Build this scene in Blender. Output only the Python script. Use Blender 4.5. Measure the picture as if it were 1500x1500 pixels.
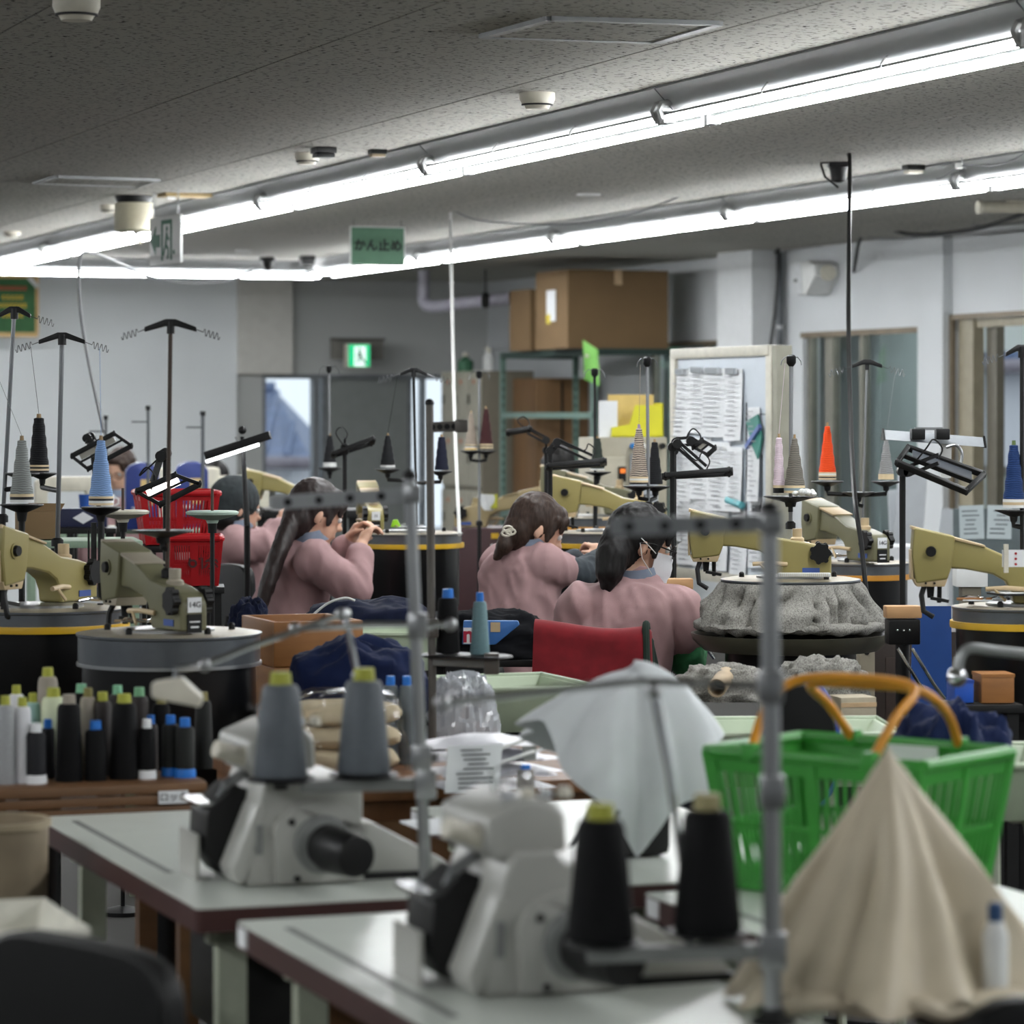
import bpy, bmesh, math, random
from mathutils import Vector, Matrix, Euler, noise
for _o in list(bpy.data.objects): bpy.data.objects.remove(_o, do_unlink=True)
SC = bpy.context.scene
COL = SC.collection
PI = math.pi
# ---------------------------------------------------------------- camera
F = 4800.0      # focal length in pixels of the 1500 px frame
CH = 1.57       # eye height
HY = 600.0      # horizon row
cam_d = bpy.data.cameras.new('camera'); cam = bpy.data.objects.new('camera', cam_d); COL.objects.link(cam)
cam.location = (0, 0, CH); cam.rotation_euler = (PI/2, 0, 0)
cam_d.sensor_fit = 'HORIZONTAL'; cam_d.sensor_width = 36.0; cam_d.lens = 36.0*F/1500.0
cam_d.shift_y = -(750.0-HY)/1500.0
cam_d.clip_end = 300; cam_d.clip_start = 0.05
cam_d.dof.use_dof = True; cam_d.dof.focus_distance = 9.8; cam_d.dof.aperture_fstop = 4.6
SC.camera = cam
# ---------------------------------------------------------------- exposure, sky
SC.view_settings.view_transform = 'Standard'; SC.view_settings.look = 'None'
SC.view_settings.gamma = 1.0; SC.view_settings.use_curve_mapping = False
SC.view_settings.exposure = 0.0
world = bpy.data.worlds.new('overcast_sky'); SC.world = world; world.use_nodes = True
_bg = world.node_tree.nodes['Background']; _bg.inputs[0].default_value = (0.86, 0.9, 1.0, 1); _bg.inputs[1].default_value = 1.6
TUBE_STRENGTH = 63.0
# ---------------------------------------------------------------- helpers
def W(x, y, Y): return Vector(((x-750.0)/F*Y, Y, CH-(y-HY)/F*Y))
def DZ(y, z): return (CH-z)*F/(y-HY)
ANG = math.radians(20.0)
EX, EY = math.cos(ANG), math.sin(ANG)
def R(e, t, z=0.0): return Vector((e*EX-t*EY, e*EY+t*EX, z))
def ET(v): return (v.x*EX+v.y*EY, -v.x*EY+v.y*EX)
def lin(c):
    c = c/255.0
    return c/12.92 if c <= 0.04045 else ((c+0.055)/1.055)**2.4
def rgb(c): return (lin(c[0]), lin(c[1]), lin(c[2]), 1.0)
MATS = {}
def mat(name, c, rough=0.55, metal=0.0, var=0.12, scale=14.0, bump=0.0, bscale=120.0, stretch=(1,1,1), emit=0.0, trans=0.0, spec=0.5, alpha=1.0, sheen=0.0):
    if name in MATS: return MATS[name]
    m = bpy.data.materials.new(name); m.use_nodes = True
    nt = m.node_tree; b = nt.nodes['Principled BSDF']
    b.inputs['Roughness'].default_value = rough; b.inputs['Metallic'].default_value = metal
    b.inputs['Specular IOR Level'].default_value = spec
    base = rgb(c)
    tc = nt.nodes.new('ShaderNodeTexCoord'); mp = nt.nodes.new('ShaderNodeMapping')
    nt.links.new(tc.outputs['Object'], mp.inputs['Vector']); mp.inputs['Scale'].default_value = stretch
    if var > 0:
        n = nt.nodes.new('ShaderNodeTexNoise'); n.inputs['Scale'].default_value = scale; n.inputs['Detail'].default_value = 4
        nt.links.new(mp.outputs[0], n.inputs['Vector'])
        r = nt.nodes.new('ShaderNodeValToRGB')
        r.color_ramp.elements[0].position = 0.3; r.color_ramp.elements[1].position = 0.7
        r.color_ramp.elements[0].color = tuple(max(0, v*(1-var)) for v in base[:3])+(1,)
        r.color_ramp.elements[1].color = tuple(min(1, v*(1+var)) for v in base[:3])+(1,)
        nt.links.new(n.outputs[0], r.inputs[0]); nt.links.new(r.outputs[0], b.inputs['Base Color'])
    else: b.inputs['Base Color'].default_value = base
    if bump > 0:
        n2 = nt.nodes.new('ShaderNodeTexNoise'); n2.inputs['Scale'].default_value = bscale; n2.inputs['Detail'].default_value = 3
        nt.links.new(mp.outputs[0], n2.inputs['Vector'])
        bp = nt.nodes.new('ShaderNodeBump'); bp.inputs['Strength'].default_value = bump; bp.inputs['Distance'].default_value = 0.004
        nt.links.new(n2.outputs[0], bp.inputs['Height']); nt.links.new(bp.outputs[0], b.inputs['Normal'])
    if emit > 0:
        b.inputs['Emission Color'].default_value = base; b.inputs['Emission Strength'].default_value = emit
    if trans > 0: b.inputs['Transmission Weight'].default_value = trans
    if sheen > 0: b.inputs['Sheen Weight'].default_value = sheen
    if alpha < 1: b.inputs['Alpha'].default_value = alpha
    MATS[name] = m
    return m
def speckle(name, base, dark, scale=70.0, thr=0.62, stretch=(1,2.2,1), rough=0.9, soft=0.04):
    m = bpy.data.materials.new(name); m.use_nodes = True; nt = m.node_tree; b = nt.nodes['Principled BSDF']
    b.inputs['Roughness'].default_value = rough; b.inputs['Specular IOR Level'].default_value = 0.2
    tc = nt.nodes.new('ShaderNodeTexCoord'); mp = nt.nodes.new('ShaderNodeMapping'); mp.inputs['Scale'].default_value = stretch
    nt.links.new(tc.outputs['Object'], mp.inputs['Vector'])
    n = nt.nodes.new('ShaderNodeTexNoise'); n.inputs['Scale'].default_value = scale; n.inputs['Detail'].default_value = 1.5
    nt.links.new(mp.outputs[0], n.inputs['Vector'])
    r = nt.nodes.new('ShaderNodeValToRGB')
    r.color_ramp.elements[0].position = thr; r.color_ramp.elements[1].position = thr+soft
    r.color_ramp.elements[0].color = rgb(base); r.color_ramp.elements[1].color = rgb(dark)
    nt.links.new(n.outputs[0], r.inputs[0]); nt.links.new(r.outputs[0], b.inputs['Base Color'])
    MATS[name] = m; return m
def stripes(name, cols, axis=2, freq=1.0, rough=0.6):
    """rings of colour along one object axis, cols = [(position, rgb)] over 0..1 of coordinate*freq"""
    m = bpy.data.materials.new(name); m.use_nodes = True; nt = m.node_tree; b = nt.nodes['Principled BSDF']
    b.inputs['Roughness'].default_value = rough
    tc = nt.nodes.new('ShaderNodeTexCoord'); sp = nt.nodes.new('ShaderNodeSeparateXYZ')
    nt.links.new(tc.outputs['Object'], sp.inputs[0])
    mu = nt.nodes.new('ShaderNodeMath'); mu.operation = 'MULTIPLY'; mu.inputs[1].default_value = freq
    nt.links.new(sp.outputs[axis], mu.inputs[0])
    r = nt.nodes.new('ShaderNodeValToRGB'); r.color_ramp.interpolation = 'CONSTANT'
    while len(r.color_ramp.elements) > 1: r.color_ramp.elements.remove(r.color_ramp.elements[-1])
    for i, (p, c) in enumerate(cols):
        e = r.color_ramp.elements[0] if i == 0 else r.color_ramp.elements.new(p)
        e.position = p; e.color = rgb(c)
    nt.links.new(mu.outputs[0], r.inputs[0]); nt.links.new(r.outputs[0], b.inputs['Base Color'])
    MATS[name] = m; return m
def wound(name, c, c2=None, freq=260.0, amount=0.3, rough=0.75):
    """thread wound in crossing diagonal layers on a cone"""
    m = bpy.data.materials.new(name); m.use_nodes = True; nt = m.node_tree; b = nt.nodes['Principled BSDF']
    b.inputs['Roughness'].default_value = rough; b.inputs['Specular IOR Level'].default_value = 0.25
    tc = nt.nodes.new('ShaderNodeTexCoord'); n = nt.nodes.new('ShaderNodeTexWave')
    n.bands_direction = 'Z'; n.inputs['Scale'].default_value = freq/6.0; n.inputs['Distortion'].default_value = 7.0
    n.inputs['Detail'].default_value = 1.5; n.inputs['Detail Scale'].default_value = 0.6
    nt.links.new(tc.outputs['Object'], n.inputs['Vector'])
    r = nt.nodes.new('ShaderNodeValToRGB'); base = rgb(c)
    r.color_ramp.elements[0].color = rgb(c2) if c2 else tuple(v*(1-amount) for v in base[:3])+(1,)
    r.color_ramp.elements[1].color = tuple(min(1, v*(1+amount*0.6)) for v in base[:3])+(1,)
    if c2: r.color_ramp.elements[0].position = 0.3; r.color_ramp.elements[1].position = 0.45
    nt.links.new(n.outputs[1], r.inputs[0]); nt.links.new(r.outputs[0], b.inputs['Base Color'])
    bp = nt.nodes.new('ShaderNodeBump'); bp.inputs['Strength'].default_value = 0.35; bp.inputs['Distance'].default_value = 0.002
    nt.links.new(n.outputs[1], bp.inputs['Height']); nt.links.new(bp.outputs[0], b.inputs['Normal'])
    MATS[name] = m; return m
def glass(name, tint=(235,240,240), rough=0.0):
    m = bpy.data.materials.new(name); m.use_nodes = True; nt = m.node_tree
    nt.nodes.remove(nt.nodes['Principled BSDF']); out = nt.nodes['Material Output']
    t = nt.nodes.new('ShaderNodeBsdfTransparent'); t.inputs[0].default_value = rgb(tint)
    g = nt.nodes.new('ShaderNodeBsdfGlossy'); g.inputs['Roughness'].default_value = rough
    fr = nt.nodes.new('ShaderNodeLayerWeight'); fr.inputs[0].default_value = 0.5
    mx = nt.nodes.new('ShaderNodeMixShader')
    pw = nt.nodes.new('ShaderNodeMath'); pw.operation = 'POWER'; pw.inputs[1].default_value = 5.0
    ad = nt.nodes.new('ShaderNodeMath'); ad.operation = 'MULTIPLY_ADD'; ad.inputs[1].default_value = 0.4; ad.inputs[2].default_value = 0.04
    nt.links.new(fr.outputs[1], pw.inputs[0]); nt.links.new(pw.outputs[0], ad.inputs[0])
    nt.links.new(ad.outputs[0], mx.inputs[0]); nt.links.new(t.outputs[0], mx.inputs[1]); nt.links.new(g.outputs[0], mx.inputs[2])
    nt.links.new(mx.outputs[0], out.inputs[0])
    MATS[name] = m; return m

class MB:
    """collects shapes, builds ONE mesh object"""
    def __init__(s): s.v = []; s.f = []; s.M = Matrix.Identity(4)
    def at(s, loc=(0,0,0), rot=(0,0,0)):
        s.M = Matrix.Translation(Vector(loc)) @ Euler(rot).to_matrix().to_4x4(); return s
    def _add(s, vs, fs):
        o = len(s.v); s.v += [s.M @ Vector(p) for p in vs]; s.f += [tuple(i+o for i in f) for f in fs]; return s
    def box(s, c, d, rz=0.0, taper=1.0):
        x, y, z = d[0]/2, d[1]/2, d[2]/2; k = taper
        vs = [(-x,-y,-z),(x,-y,-z),(x,y,-z),(-x,y,-z),(-x*k,-y*k,z),(x*k,-y*k,z),(x*k,y*k,z),(-x*k,y*k,z)]
        ca, sa = math.cos(rz), math.sin(rz)
        vs = [(c[0]+p[0]*ca-p[1]*sa, c[1]+p[0]*sa+p[1]*ca, c[2]+p[2]) for p in vs]
        return s._add(vs, [(0,3,2,1),(4,5,6,7),(0,1,5,4),(1,2,6,5),(2,3,7,6),(3,0,4,7)])
    def bar(s, a, b, w, h=None, up=(0,0,1)):
        """rectangular bar from a to b"""
        a, b = Vector(a), Vector(b); h = h or w; d = (b-a).normalized(); up = Vector(up)
        if abs(d.dot(up)) > 0.98: up = Vector((0,1,0))
        x = d.cross(up).normalized(); u = x.cross(d).normalized(); vs = []
        for p in (a, b):
            for i, j in ((-1,-1),(1,-1),(1,1),(-1,1)): vs.append(p+x*i*w/2+u*j*h/2)
        return s._add(vs, [(0,1,2,3),(7,6,5,4),(0,4,5,1),(1,5,6,2),(2,6,7,3),(3,7,4,0)])
    def cyl(s, a, b, r0, r1=None, n=16, cap=True):
        a, b = Vector(a), Vector(b); r1 = r0 if r1 is None else r1; d = (b-a).normalized()
        x = d.orthogonal().normalized(); y = d.cross(x); vs = []
        for p, r in ((a, r0), (b, r1)):
            for i in range(n):
                an = 2*PI*i/n; vs.append(p+x*math.cos(an)*r+y*math.sin(an)*r)
        fs = [(i, (i+1)%n, n+(i+1)%n, n+i) for i in range(n)]
        if cap: fs += [tuple(reversed(range(n))), tuple(range(n, 2*n))]
        return s._add(vs, fs)
    def tube(s, pts, r, n=8, closed=False, rs=None):
        pts = [Vector(p) for p in pts]; k = len(pts); vs = []; prev = None
        for i, p in enumerate(pts):
            if closed: d = pts[(i+1)%k]-pts[i-1]
            else: d = pts[min(i+1, k-1)]-pts[max(i-1, 0)]
            d = d.normalized()
            if prev is None: x = d.orthogonal().normalized()
            else:
                x = prev-d*prev.dot(d)
                x = x.normalized() if x.length > 1e-6 else d.orthogonal().normalized()
            prev = x; y = d.cross(x); rr = rs[i] if rs else r
            for j in range(n):
                an = 2*PI*j/n; vs.append(p+x*math.cos(an)*rr+y*math.sin(an)*rr)
        fs = []
        for i in range(k if closed else k-1):
            a, b = i*n, ((i+1)%k)*n
            fs += [(a+j, a+(j+1)%n, b+(j+1)%n, b+j) for j in range(n)]
        if not closed: fs += [tuple(reversed(range(n))), tuple(range((k-1)*n, k*n))]
        return s._add(vs, fs)
    def lathe(s, prof, c=(0,0,0), n=24, close=False):
        """prof: (radius, z) from bottom to top, capped unless it reaches r=0"""
        vs = []; fs = []
        for r, z in prof:
            for i in range(n):
                an = 2*PI*i/n; vs.append((c[0]+r*math.cos(an), c[1]+r*math.sin(an), c[2]+z))
        k = len(prof)
        for j in range(k-1 if not close else k):
            a, b = j*n, ((j+1)%k)*n
            fs += [(a+i, a+(i+1)%n, b+(i+1)%n, b+i) for i in range(n)]
        if not close: fs += [tuple(reversed(range(n))), tuple(range((k-1)*n, k*n))]
        return s._add(vs, fs)
    def prism(s, poly, a, b, plane='xz'):
        """extrude a 2D outline from a to b along the remaining axis"""
        n = len(poly)
        def mk(u, v, w): return {'xz': (u, w, v), 'xy': (u, v, w), 'yz': (w, u, v)}[plane]
        vs = [mk(p[0], p[1], a) for p in poly]+[mk(p[0], p[1], b) for p in poly]
        fs = [(i, (i+1)%n, n+(i+1)%n, n+i) for i in range(n)]+[tuple(reversed(range(n))), tuple(range(n, 2*n))]
        return s._add(vs, fs)
    def sph(s, c, r, n=12, m=8, rot=None):
        if not hasattr(r, '__len__'): r = (r, r, r)
        q = rot.to_matrix() if rot else Matrix.Identity(3)
        vs = []; fs = []
        for j in range(1, m):
            th = PI*j/m
            for i in range(n):
                an = 2*PI*i/n
                vs.append(Vector(c)+q@Vector((r[0]*math.sin(th)*math.cos(an), r[1]*math.sin(th)*math.sin(an), -r[2]*math.cos(th))))
        for j in range(m-2):
            fs += [(j*n+i, j*n+(i+1)%n, (j+1)*n+(i+1)%n, (j+1)*n+i) for i in range(n)]
        b = len(vs); vs.append(Vector(c)+q@Vector((0,0,-r[2]))); vs.append(Vector(c)+q@Vector((0,0,r[2])))
        fs += [(b, (i+1)%n, i) for i in range(n)]
        o = (m-2)*n
        fs += [(b+1, o+i, o+(i+1)%n) for i in range(n)]
        return s._add(vs, fs)
    def grid(s, fn, nu, nv, cu=False, cv=False):
        vs = [fn(i/(nu if cu else nu-1), j/(nv if cv else nv-1)) for j in range(nv) for i in range(nu)]; fs = []
        for j in range(nv if cv else nv-1):
            for i in range(nu if cu else nu-1):
                a = j*nu+i; b = j*nu+(i+1)%nu; jj = (j+1)%nv
                fs.append((a, b, jj*nu+(i+1)%nu, jj*nu+i))
        return s._add(vs, fs)
    def cap(s, a, b, ra, rb, n=12):
        """tapered capsule between two points"""
        s.cyl(a, b, ra, rb, n); s.sph(a, ra, n, 8); s.sph(b, rb, n, 8); return s
    def mesh(s, name, bevel=0.0, seg=2, angle=35.0, thick=0.0):
        me = bpy.data.meshes.new(name); bm = bmesh.new()
        vs = [bm.verts.new(p) for p in s.v]
        for f in s.f:
            try: bm.faces.new([vs[i] for i in f])
            except ValueError: pass
        bmesh.ops.recalc_face_normals(bm, faces=bm.faces)
        if bevel > 0:
            bm.edges.ensure_lookup_table()
            ed = [e for e in bm.edges if len(e.link_faces) == 2 and e.calc_face_angle(0) > math.radians(30)]
            bmesh.ops.bevel(bm, geom=ed, offset=bevel, segments=seg, profile=0.6, affect='EDGES', clamp_overlap=True)
        if thick: bmesh.ops.solidify(bm, geom=bm.faces[:], thickness=thick)
        bm.to_mesh(me); bm.free()
        me.polygons.foreach_set('use_smooth', [True]*len(me.polygons))
        me.set_sharp_from_angle(angle=math.radians(angle))
        return me
    def build(s, name, m, parent=None, loc=(0,0,0), rot=(0,0,0), bevel=0.0, seg=2, angle=35.0, thick=0.0):
        return link(name, s.mesh(name, bevel, seg, angle, thick), m, parent, loc, rot)
def link(name, me, m=None, parent=None, loc=(0,0,0), rot=(0,0,0)):
    o = bpy.data.objects.new(name, me); COL.objects.link(o)
    if m is not None and me is not None:
        if len(me.materials) == 0: me.materials.append(m)
    o.location = loc; o.rotation_euler = rot
    if parent: o.parent = parent
    return o
def tag(o, label, cat, group=None, kind=None):
    o['label'] = label; o['category'] = cat
    if group: o['group'] = group
    if kind: o['kind'] = kind
    return o
def thing(name, label, cat, loc=(0,0,0), rz=0.0, group=None):
    o = bpy.data.objects.new(name, None); COL.objects.link(o); o.empty_display_size = 0.05
    o.location = loc; o.rotation_euler = (0, 0, rz); return tag(o, label, cat, group)
def struct(o): o['kind'] = 'structure'; return o
def copy_tree(o, parent=None):
    c = o.copy(); COL.objects.link(c); c.parent = parent
    for ch in list(o.children): copy_tree(ch, c)
    return c
def text(s, size, m, parent, loc, rot=(PI/2,0,0), name='lettering', ext=0.0006, bold=0.0, align='CENTER'):
    cu = bpy.data.curves.new('t', 'FONT'); cu.body = s; cu.size = size; cu.extrude = ext; cu.offset = bold
    cu.align_x = align; cu.align_y = 'CENTER'; cu.resolution_u = 3
    o = bpy.data.objects.new('t', cu); COL.objects.link(o)
    bpy.context.view_layer.update()
    me = bpy.data.meshes.new_from_object(o.evaluated_get(bpy.context.evaluated_depsgraph_get()))
    bpy.data.objects.remove(o, do_unlink=True); me.materials.clear()
    return link(name, me, m, parent, loc, rot)
def bez(pts, n=24):
    """Catmull-Rom through points"""
    pts = [Vector(p) for p in pts]; q = [pts[0]*2-pts[1]]+pts+[pts[-1]*2-pts[-2]]; out = []
    k = len(pts)-1; per = max(2, n//k)
    for i in range(k):
        a, b, c, d = q[i:i+4]
        for j in range(per):
            t = j/per
            out.append(0.5*((2*b)+(c-a)*t+(2*a-5*b+4*c-d)*t*t+(3*b-a-3*c+d)*t**3))
    out.append(pts[-1]); return out
def rnd(a, b): return random.uniform(a, b)
random.seed(7)
# ================================================================ the room
CEIL = CH+1.03
M_wall = mat('white_paint', (196,199,201), 0.8, var=0.04, scale=1.5)
M_wall_lit = mat('lit_wall_paint', (226,230,232), 0.8, var=0.03, scale=1.5)  # wall paint whitened; light from the back row is put into the colour
M_wall2 = mat('wall_shaded', (176,178,176), 0.8, var=0.06, scale=1.2)  # darker copy for the unlit wall part, shade put into the colour
M_ceil = speckle('fissured_board', (174,172,164), (40,38,35), 42.0, 0.605, (1,1.7,1))
M_ceilf = speckle('fissured_field', (174,172,164), (96,94,88), 55.0, 0.66, (1,1.7,1))
M_floor = mat('floor_vinyl', (46,43,39), 0.7, var=0.15, scale=3)
M_dark = mat('dark_metal', (26,26,26), 0.5, 0.2, spec=0.35)
M_black = mat('black_plastic', (11,11,12), 0.45, var=0.1, spec=0.35)
M_cream = mat('cream_plastic', (205,200,184), 0.5)
M_white = mat('white_plastic', (215,216,214), 0.45, var=0.04)
M_steel = mat('brushed_steel', (165,167,168), 0.3, 0.9, var=0.08)
M_chrome = mat('chrome', (205,207,210), 0.12, 1.0, var=0.0)
M_alu = mat('aluminium_frame', (150,152,152), 0.4, 0.6)
M_glass = glass('window_glass')
M_paper = mat('paper', (222,224,226), 0.85, var=0.03)
M_ink = mat('ink', (60,62,66), 0.8, var=0)
ROT = (0, 0, ANG)
TB = 25.0; EW = 8.89; E0 = -6.0; T0 = -3.0     # back wall, right wall, far-left wall, wall behind the camera
def rbox(mb, e0, e1, t0, t1, z0, z1): return mb.box(((e0+e1)/2, (t0+t1)/2, (z0+z1)/2), (e1-e0, t1-t0, z1-z0))
def rstruct(name, boxes, m, parent=None, bevel=0):
    mb = MB()
    for b in boxes: rbox(mb, *b)
    o = mb.build(name, m, parent, rot=(0,0,0) if parent else ROT, bevel=bevel)
    if not parent: struct(o)
    return o
rstruct('floor', [(E0-0.2, 14, T0-0.2, TB+0.2, -0.1, 0)], M_floor)
ceil = rstruct('ceiling', [(E0-0.2, 14, T0-0.2, TB+0.2, CEIL+0.012, CEIL+0.12)], M_ceilf)
# lay-in boards, staggered by half a board from strip to strip
BW = 0.91; be0, bt0 = 2.664-3*BW, 9.37-4*BW
NB, NT = 10, 14
rstruct('ceiling_field', [(E0, 14, T0, bt0-BW/2, CEIL, CEIL+0.012), (E0, 14, bt0+NT*BW, TB, CEIL, CEIL+0.012),
    (E0, be0, bt0-BW/2, bt0+NT*BW, CEIL, CEIL+0.012), (be0+NB*BW, 14, bt0-BW/2, bt0+NT*BW, CEIL, CEIL+0.012)], M_ceilf, ceil)
_g = 0.004
bmesh_full = MB().box((0,0,0.006), (BW-_g, BW-_g, 0.012)).mesh('ceiling_board', 0.0025, 1)
bmesh_half = MB().box((0,0,0.006), (BW-_g, BW/2-_g, 0.012)).mesh('ceiling_board_half', 0.0025, 1)
for i in range(NB):
    for j in range(NT+1):
        odd = i % 2
        e = be0+(i+0.5)*BW
        if odd:
            if j == NT: continue
            o = link('ceiling_board', bmesh_full, M_ceil, ceil, (e, bt0+(j+0.5)*BW, CEIL))
            if j == 0: link('ceiling_board', bmesh_half, M_ceil, ceil, (e, bt0-BW*0.25, CEIL))
        else:
            if j == NT: link('ceiling_board', bmesh_half, M_ceil, ceil, (e, bt0+NT*BW-BW*0.25, CEIL))
            else: link('ceiling_board', bmesh_full, M_ceil, ceil, (e, bt0+j*BW, CEIL))
# back wall with its doorway
HD = 1.85
wb = rstruct('wall_back', [(E0-0.2, 7.0, TB, TB+0.15, 0, CEIL+0.01), (7.0, 8.6, TB, TB+0.15, HD, CEIL+0.01), (8.6, EW+0.1, TB, TB+0.15, 0, CEIL+0.01),
    (7.0, 7.46, TB, TB+0.15, 0, 0.9)], M_wall2)
rstruct('wall_panel_back', [(E0, 6.78, TB-0.05, TB, 0.0, CEIL)], M_wall_lit)
rstruct('trim_1', [(6.78, 7.22, TB-0.1, TB, HD, CEIL)], mat('pillar_paint', (206,204,198), 0.8, var=0.04))
rstruct('wall_left', [(E0-0.2, E0, T0-0.2, TB+0.1, 0, CEIL+0.01)], M_wall)
rstruct('wall_front', [(E0-0.2, 14, T0-0.2, T0, 0, CEIL+0.01)], M_wall)
# right wall: openings under a hanging wall panel
ZO = 2.06
wr = rstruct('wall_right', [(EW, EW+0.12, T0, 15.4, 0, CEIL+0.01), (EW, EW+0.12, 15.4, 16.97, ZO+0.06, CEIL+0.01), (EW-0.06, EW+0.12, 16.97, 17.29, 0, CEIL+0.01),
    (EW, EW+0.12, 17.29, 19.0, ZO, CEIL+0.01), (EW, EW+0.12, 17.29, 19.0, 0, 0.75), (EW, EW+0.12, 19.0, 19.9, 0, CEIL+0.01), (EW, EW+0.12, 19.9, TB, ZO-0.02, CEIL+0.01), (EW, EW+0.12, 21.6, TB, 0, ZO), (EW, EW+0.12, 19.9, 21.6, 0, 0.8)], M_wall)
rstruct('trim_2', [(8.66, EW, 19.28, 19.84, 0, CEIL)], mat('column_paint', (206,208,209), 0.75, var=0.03))
rstruct('trim_3', [(EW-0.02, EW, 17.29, 19.0, ZO-0.035, ZO), (EW-0.02, EW, 15.4, 16.97, ZO+0.03, ZO+0.06), (EW-0.02, EW, 16.93, 16.97, 0, ZO+0.06),
    (EW-0.015, EW, 19.9, 21.6, ZO-0.05, ZO-0.02)], mat('bronze_sill', (112,100,82), 0.5, 0.3))
# door jamb strips and window mullions of the right wall
rstruct('door_1', [(EW+0.02, EW+0.09, 16.75, 16.93, 0, ZO+0.03), (EW+0.02, EW+0.09, 15.4, 15.5, 0, ZO+0.03), (EW+0.04, EW+0.07, 15.4, 16.97, ZO-0.02, ZO+0.03)], mat('khaki_jamb', (140,132,112), 0.5))
rstruct('door_frame_post', [(EW+0.09, EW+0.14, 16.6, 16.72, 0, ZO)], mat('khaki_dark', (92,88,76), 0.5), None)
w1 = rstruct('window_1', [(EW+0.03, EW+0.08, 18.62, 18.74, 0.75, ZO), (EW+0.03, EW+0.08, 18.2, 18.25, 0.75, ZO), (EW+0.03, EW+0.08, 17.29, 17.33, 0.75, ZO), (EW+0.03, EW+0.08, 18.95, 19.0, 0.75, ZO)], mat('bronze_mullion', (120,118,108), 0.45, 0.4))
rstruct('pane', [(EW+0.05, EW+0.056, 17.33, 18.2, 0.75, ZO), (EW+0.05, EW+0.056, 18.25, 18.62, 0.75, ZO), (EW+0.05, EW+0.056, 18.74, 18.95, 0.75, ZO)], M_glass, w1)
w2 = rstruct('window_2', [(EW+0.03, EW+0.08, 19.9, 19.95, 0.8, ZO), (EW+0.03, EW+0.08, 20.6, 20.66, 0.8, ZO), (EW+0.03, EW+0.08, 21.55, 21.6, 0.8, ZO)], MATS['bronze_mullion'])
rstruct('pane', [(EW+0.05, EW+0.056, 19.95, 20.6, 0.8, ZO), (EW+0.05, EW+0.056, 20.66, 21.55, 0.8, ZO)], M_glass, w2)
# the neighbouring room seen through the openings
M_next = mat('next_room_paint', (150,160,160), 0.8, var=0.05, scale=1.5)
rstruct('wall_next_room', [(11.6, 11.75, 13.2, 19.9, 0, CEIL), (11.6, 11.75, 19.9, 21.9, 0, 1.15), (11.6, 11.75, 19.9, 21.9, 2.0, CEIL), (11.6, 11.75, 21.9, TB, 0, CEIL)], M_next)
rstruct('wall_next_end', [(EW+0.12, 11.7, TB, TB+0.15, 0, CEIL), (EW+0.12, 14, 13.05, 13.2, 0, CEIL)], M_next)
rstruct('trim_4', [(EW+0.5, 9.85, 18.9, 18.98, 0, CEIL), (9.55, 9.7, 18.4, 18.48, 0, ZO+0.1)], M_next)
w3 = rstruct('window_3', [(11.62, 11.68, 19.9, 19.96, 1.15, 2.0), (11.62, 11.68, 20.9, 20.97, 1.15, 2.0), (11.62, 11.68, 21.84, 21.9, 1.15, 2.0), (11.58, 11.7, 19.9, 21.9, 1.1, 1.15)], M_alu)
rstruct('pane', [(11.64, 11.646, 19.96, 20.9, 1.15, 2.0), (11.64, 11.646, 20.97, 21.84, 1.15, 2.0)], M_glass, w3)
# back doorway: window, posts, dark sliding door
d2 = rstruct('door_2', [(7.0, 7.03, TB, TB+0.1, 0.9, HD), (7.42, 7.47, TB, TB+0.1, 0, HD), (7.5, 7.54, TB+0.02, TB+0.1, 0, HD), (8.22, 8.25, TB+0.02, TB+0.1, 0, HD), (8.33, 8.36, TB, TB+0.1, 0, HD), (8.55, 8.6, TB, TB+0.1, 0, HD), (7.0, 8.6, TB-0.01, TB+0.1, HD-0.035, HD)], mat('door_frame', (120,124,128), 0.45, 0.3))
rstruct('door_leaf', [(7.54, 8.22, TB+0.04, TB+0.08, 0, HD-0.035)], mat('door_grey', (128,132,130), 0.55, var=0.05), d2)
rstruct('pane', [(7.03, 7.42, TB+0.05, TB+0.056, 0.9, HD-0.035)], M_glass, d2)
rstruct('pane', [(8.25, 8.33, TB+0.05, TB+0.056, 0, HD-0.035)], M_glass, d2)
rstruct('pane', [(8.36, 8.55, TB+0.05, TB+0.056, 0, HD-0.035)], M_glass, d2)
rstruct('pane', [(7.47, 7.5, TB+0.05, TB+0.056, 0, HD-0.035)], M_glass, d2)
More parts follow.
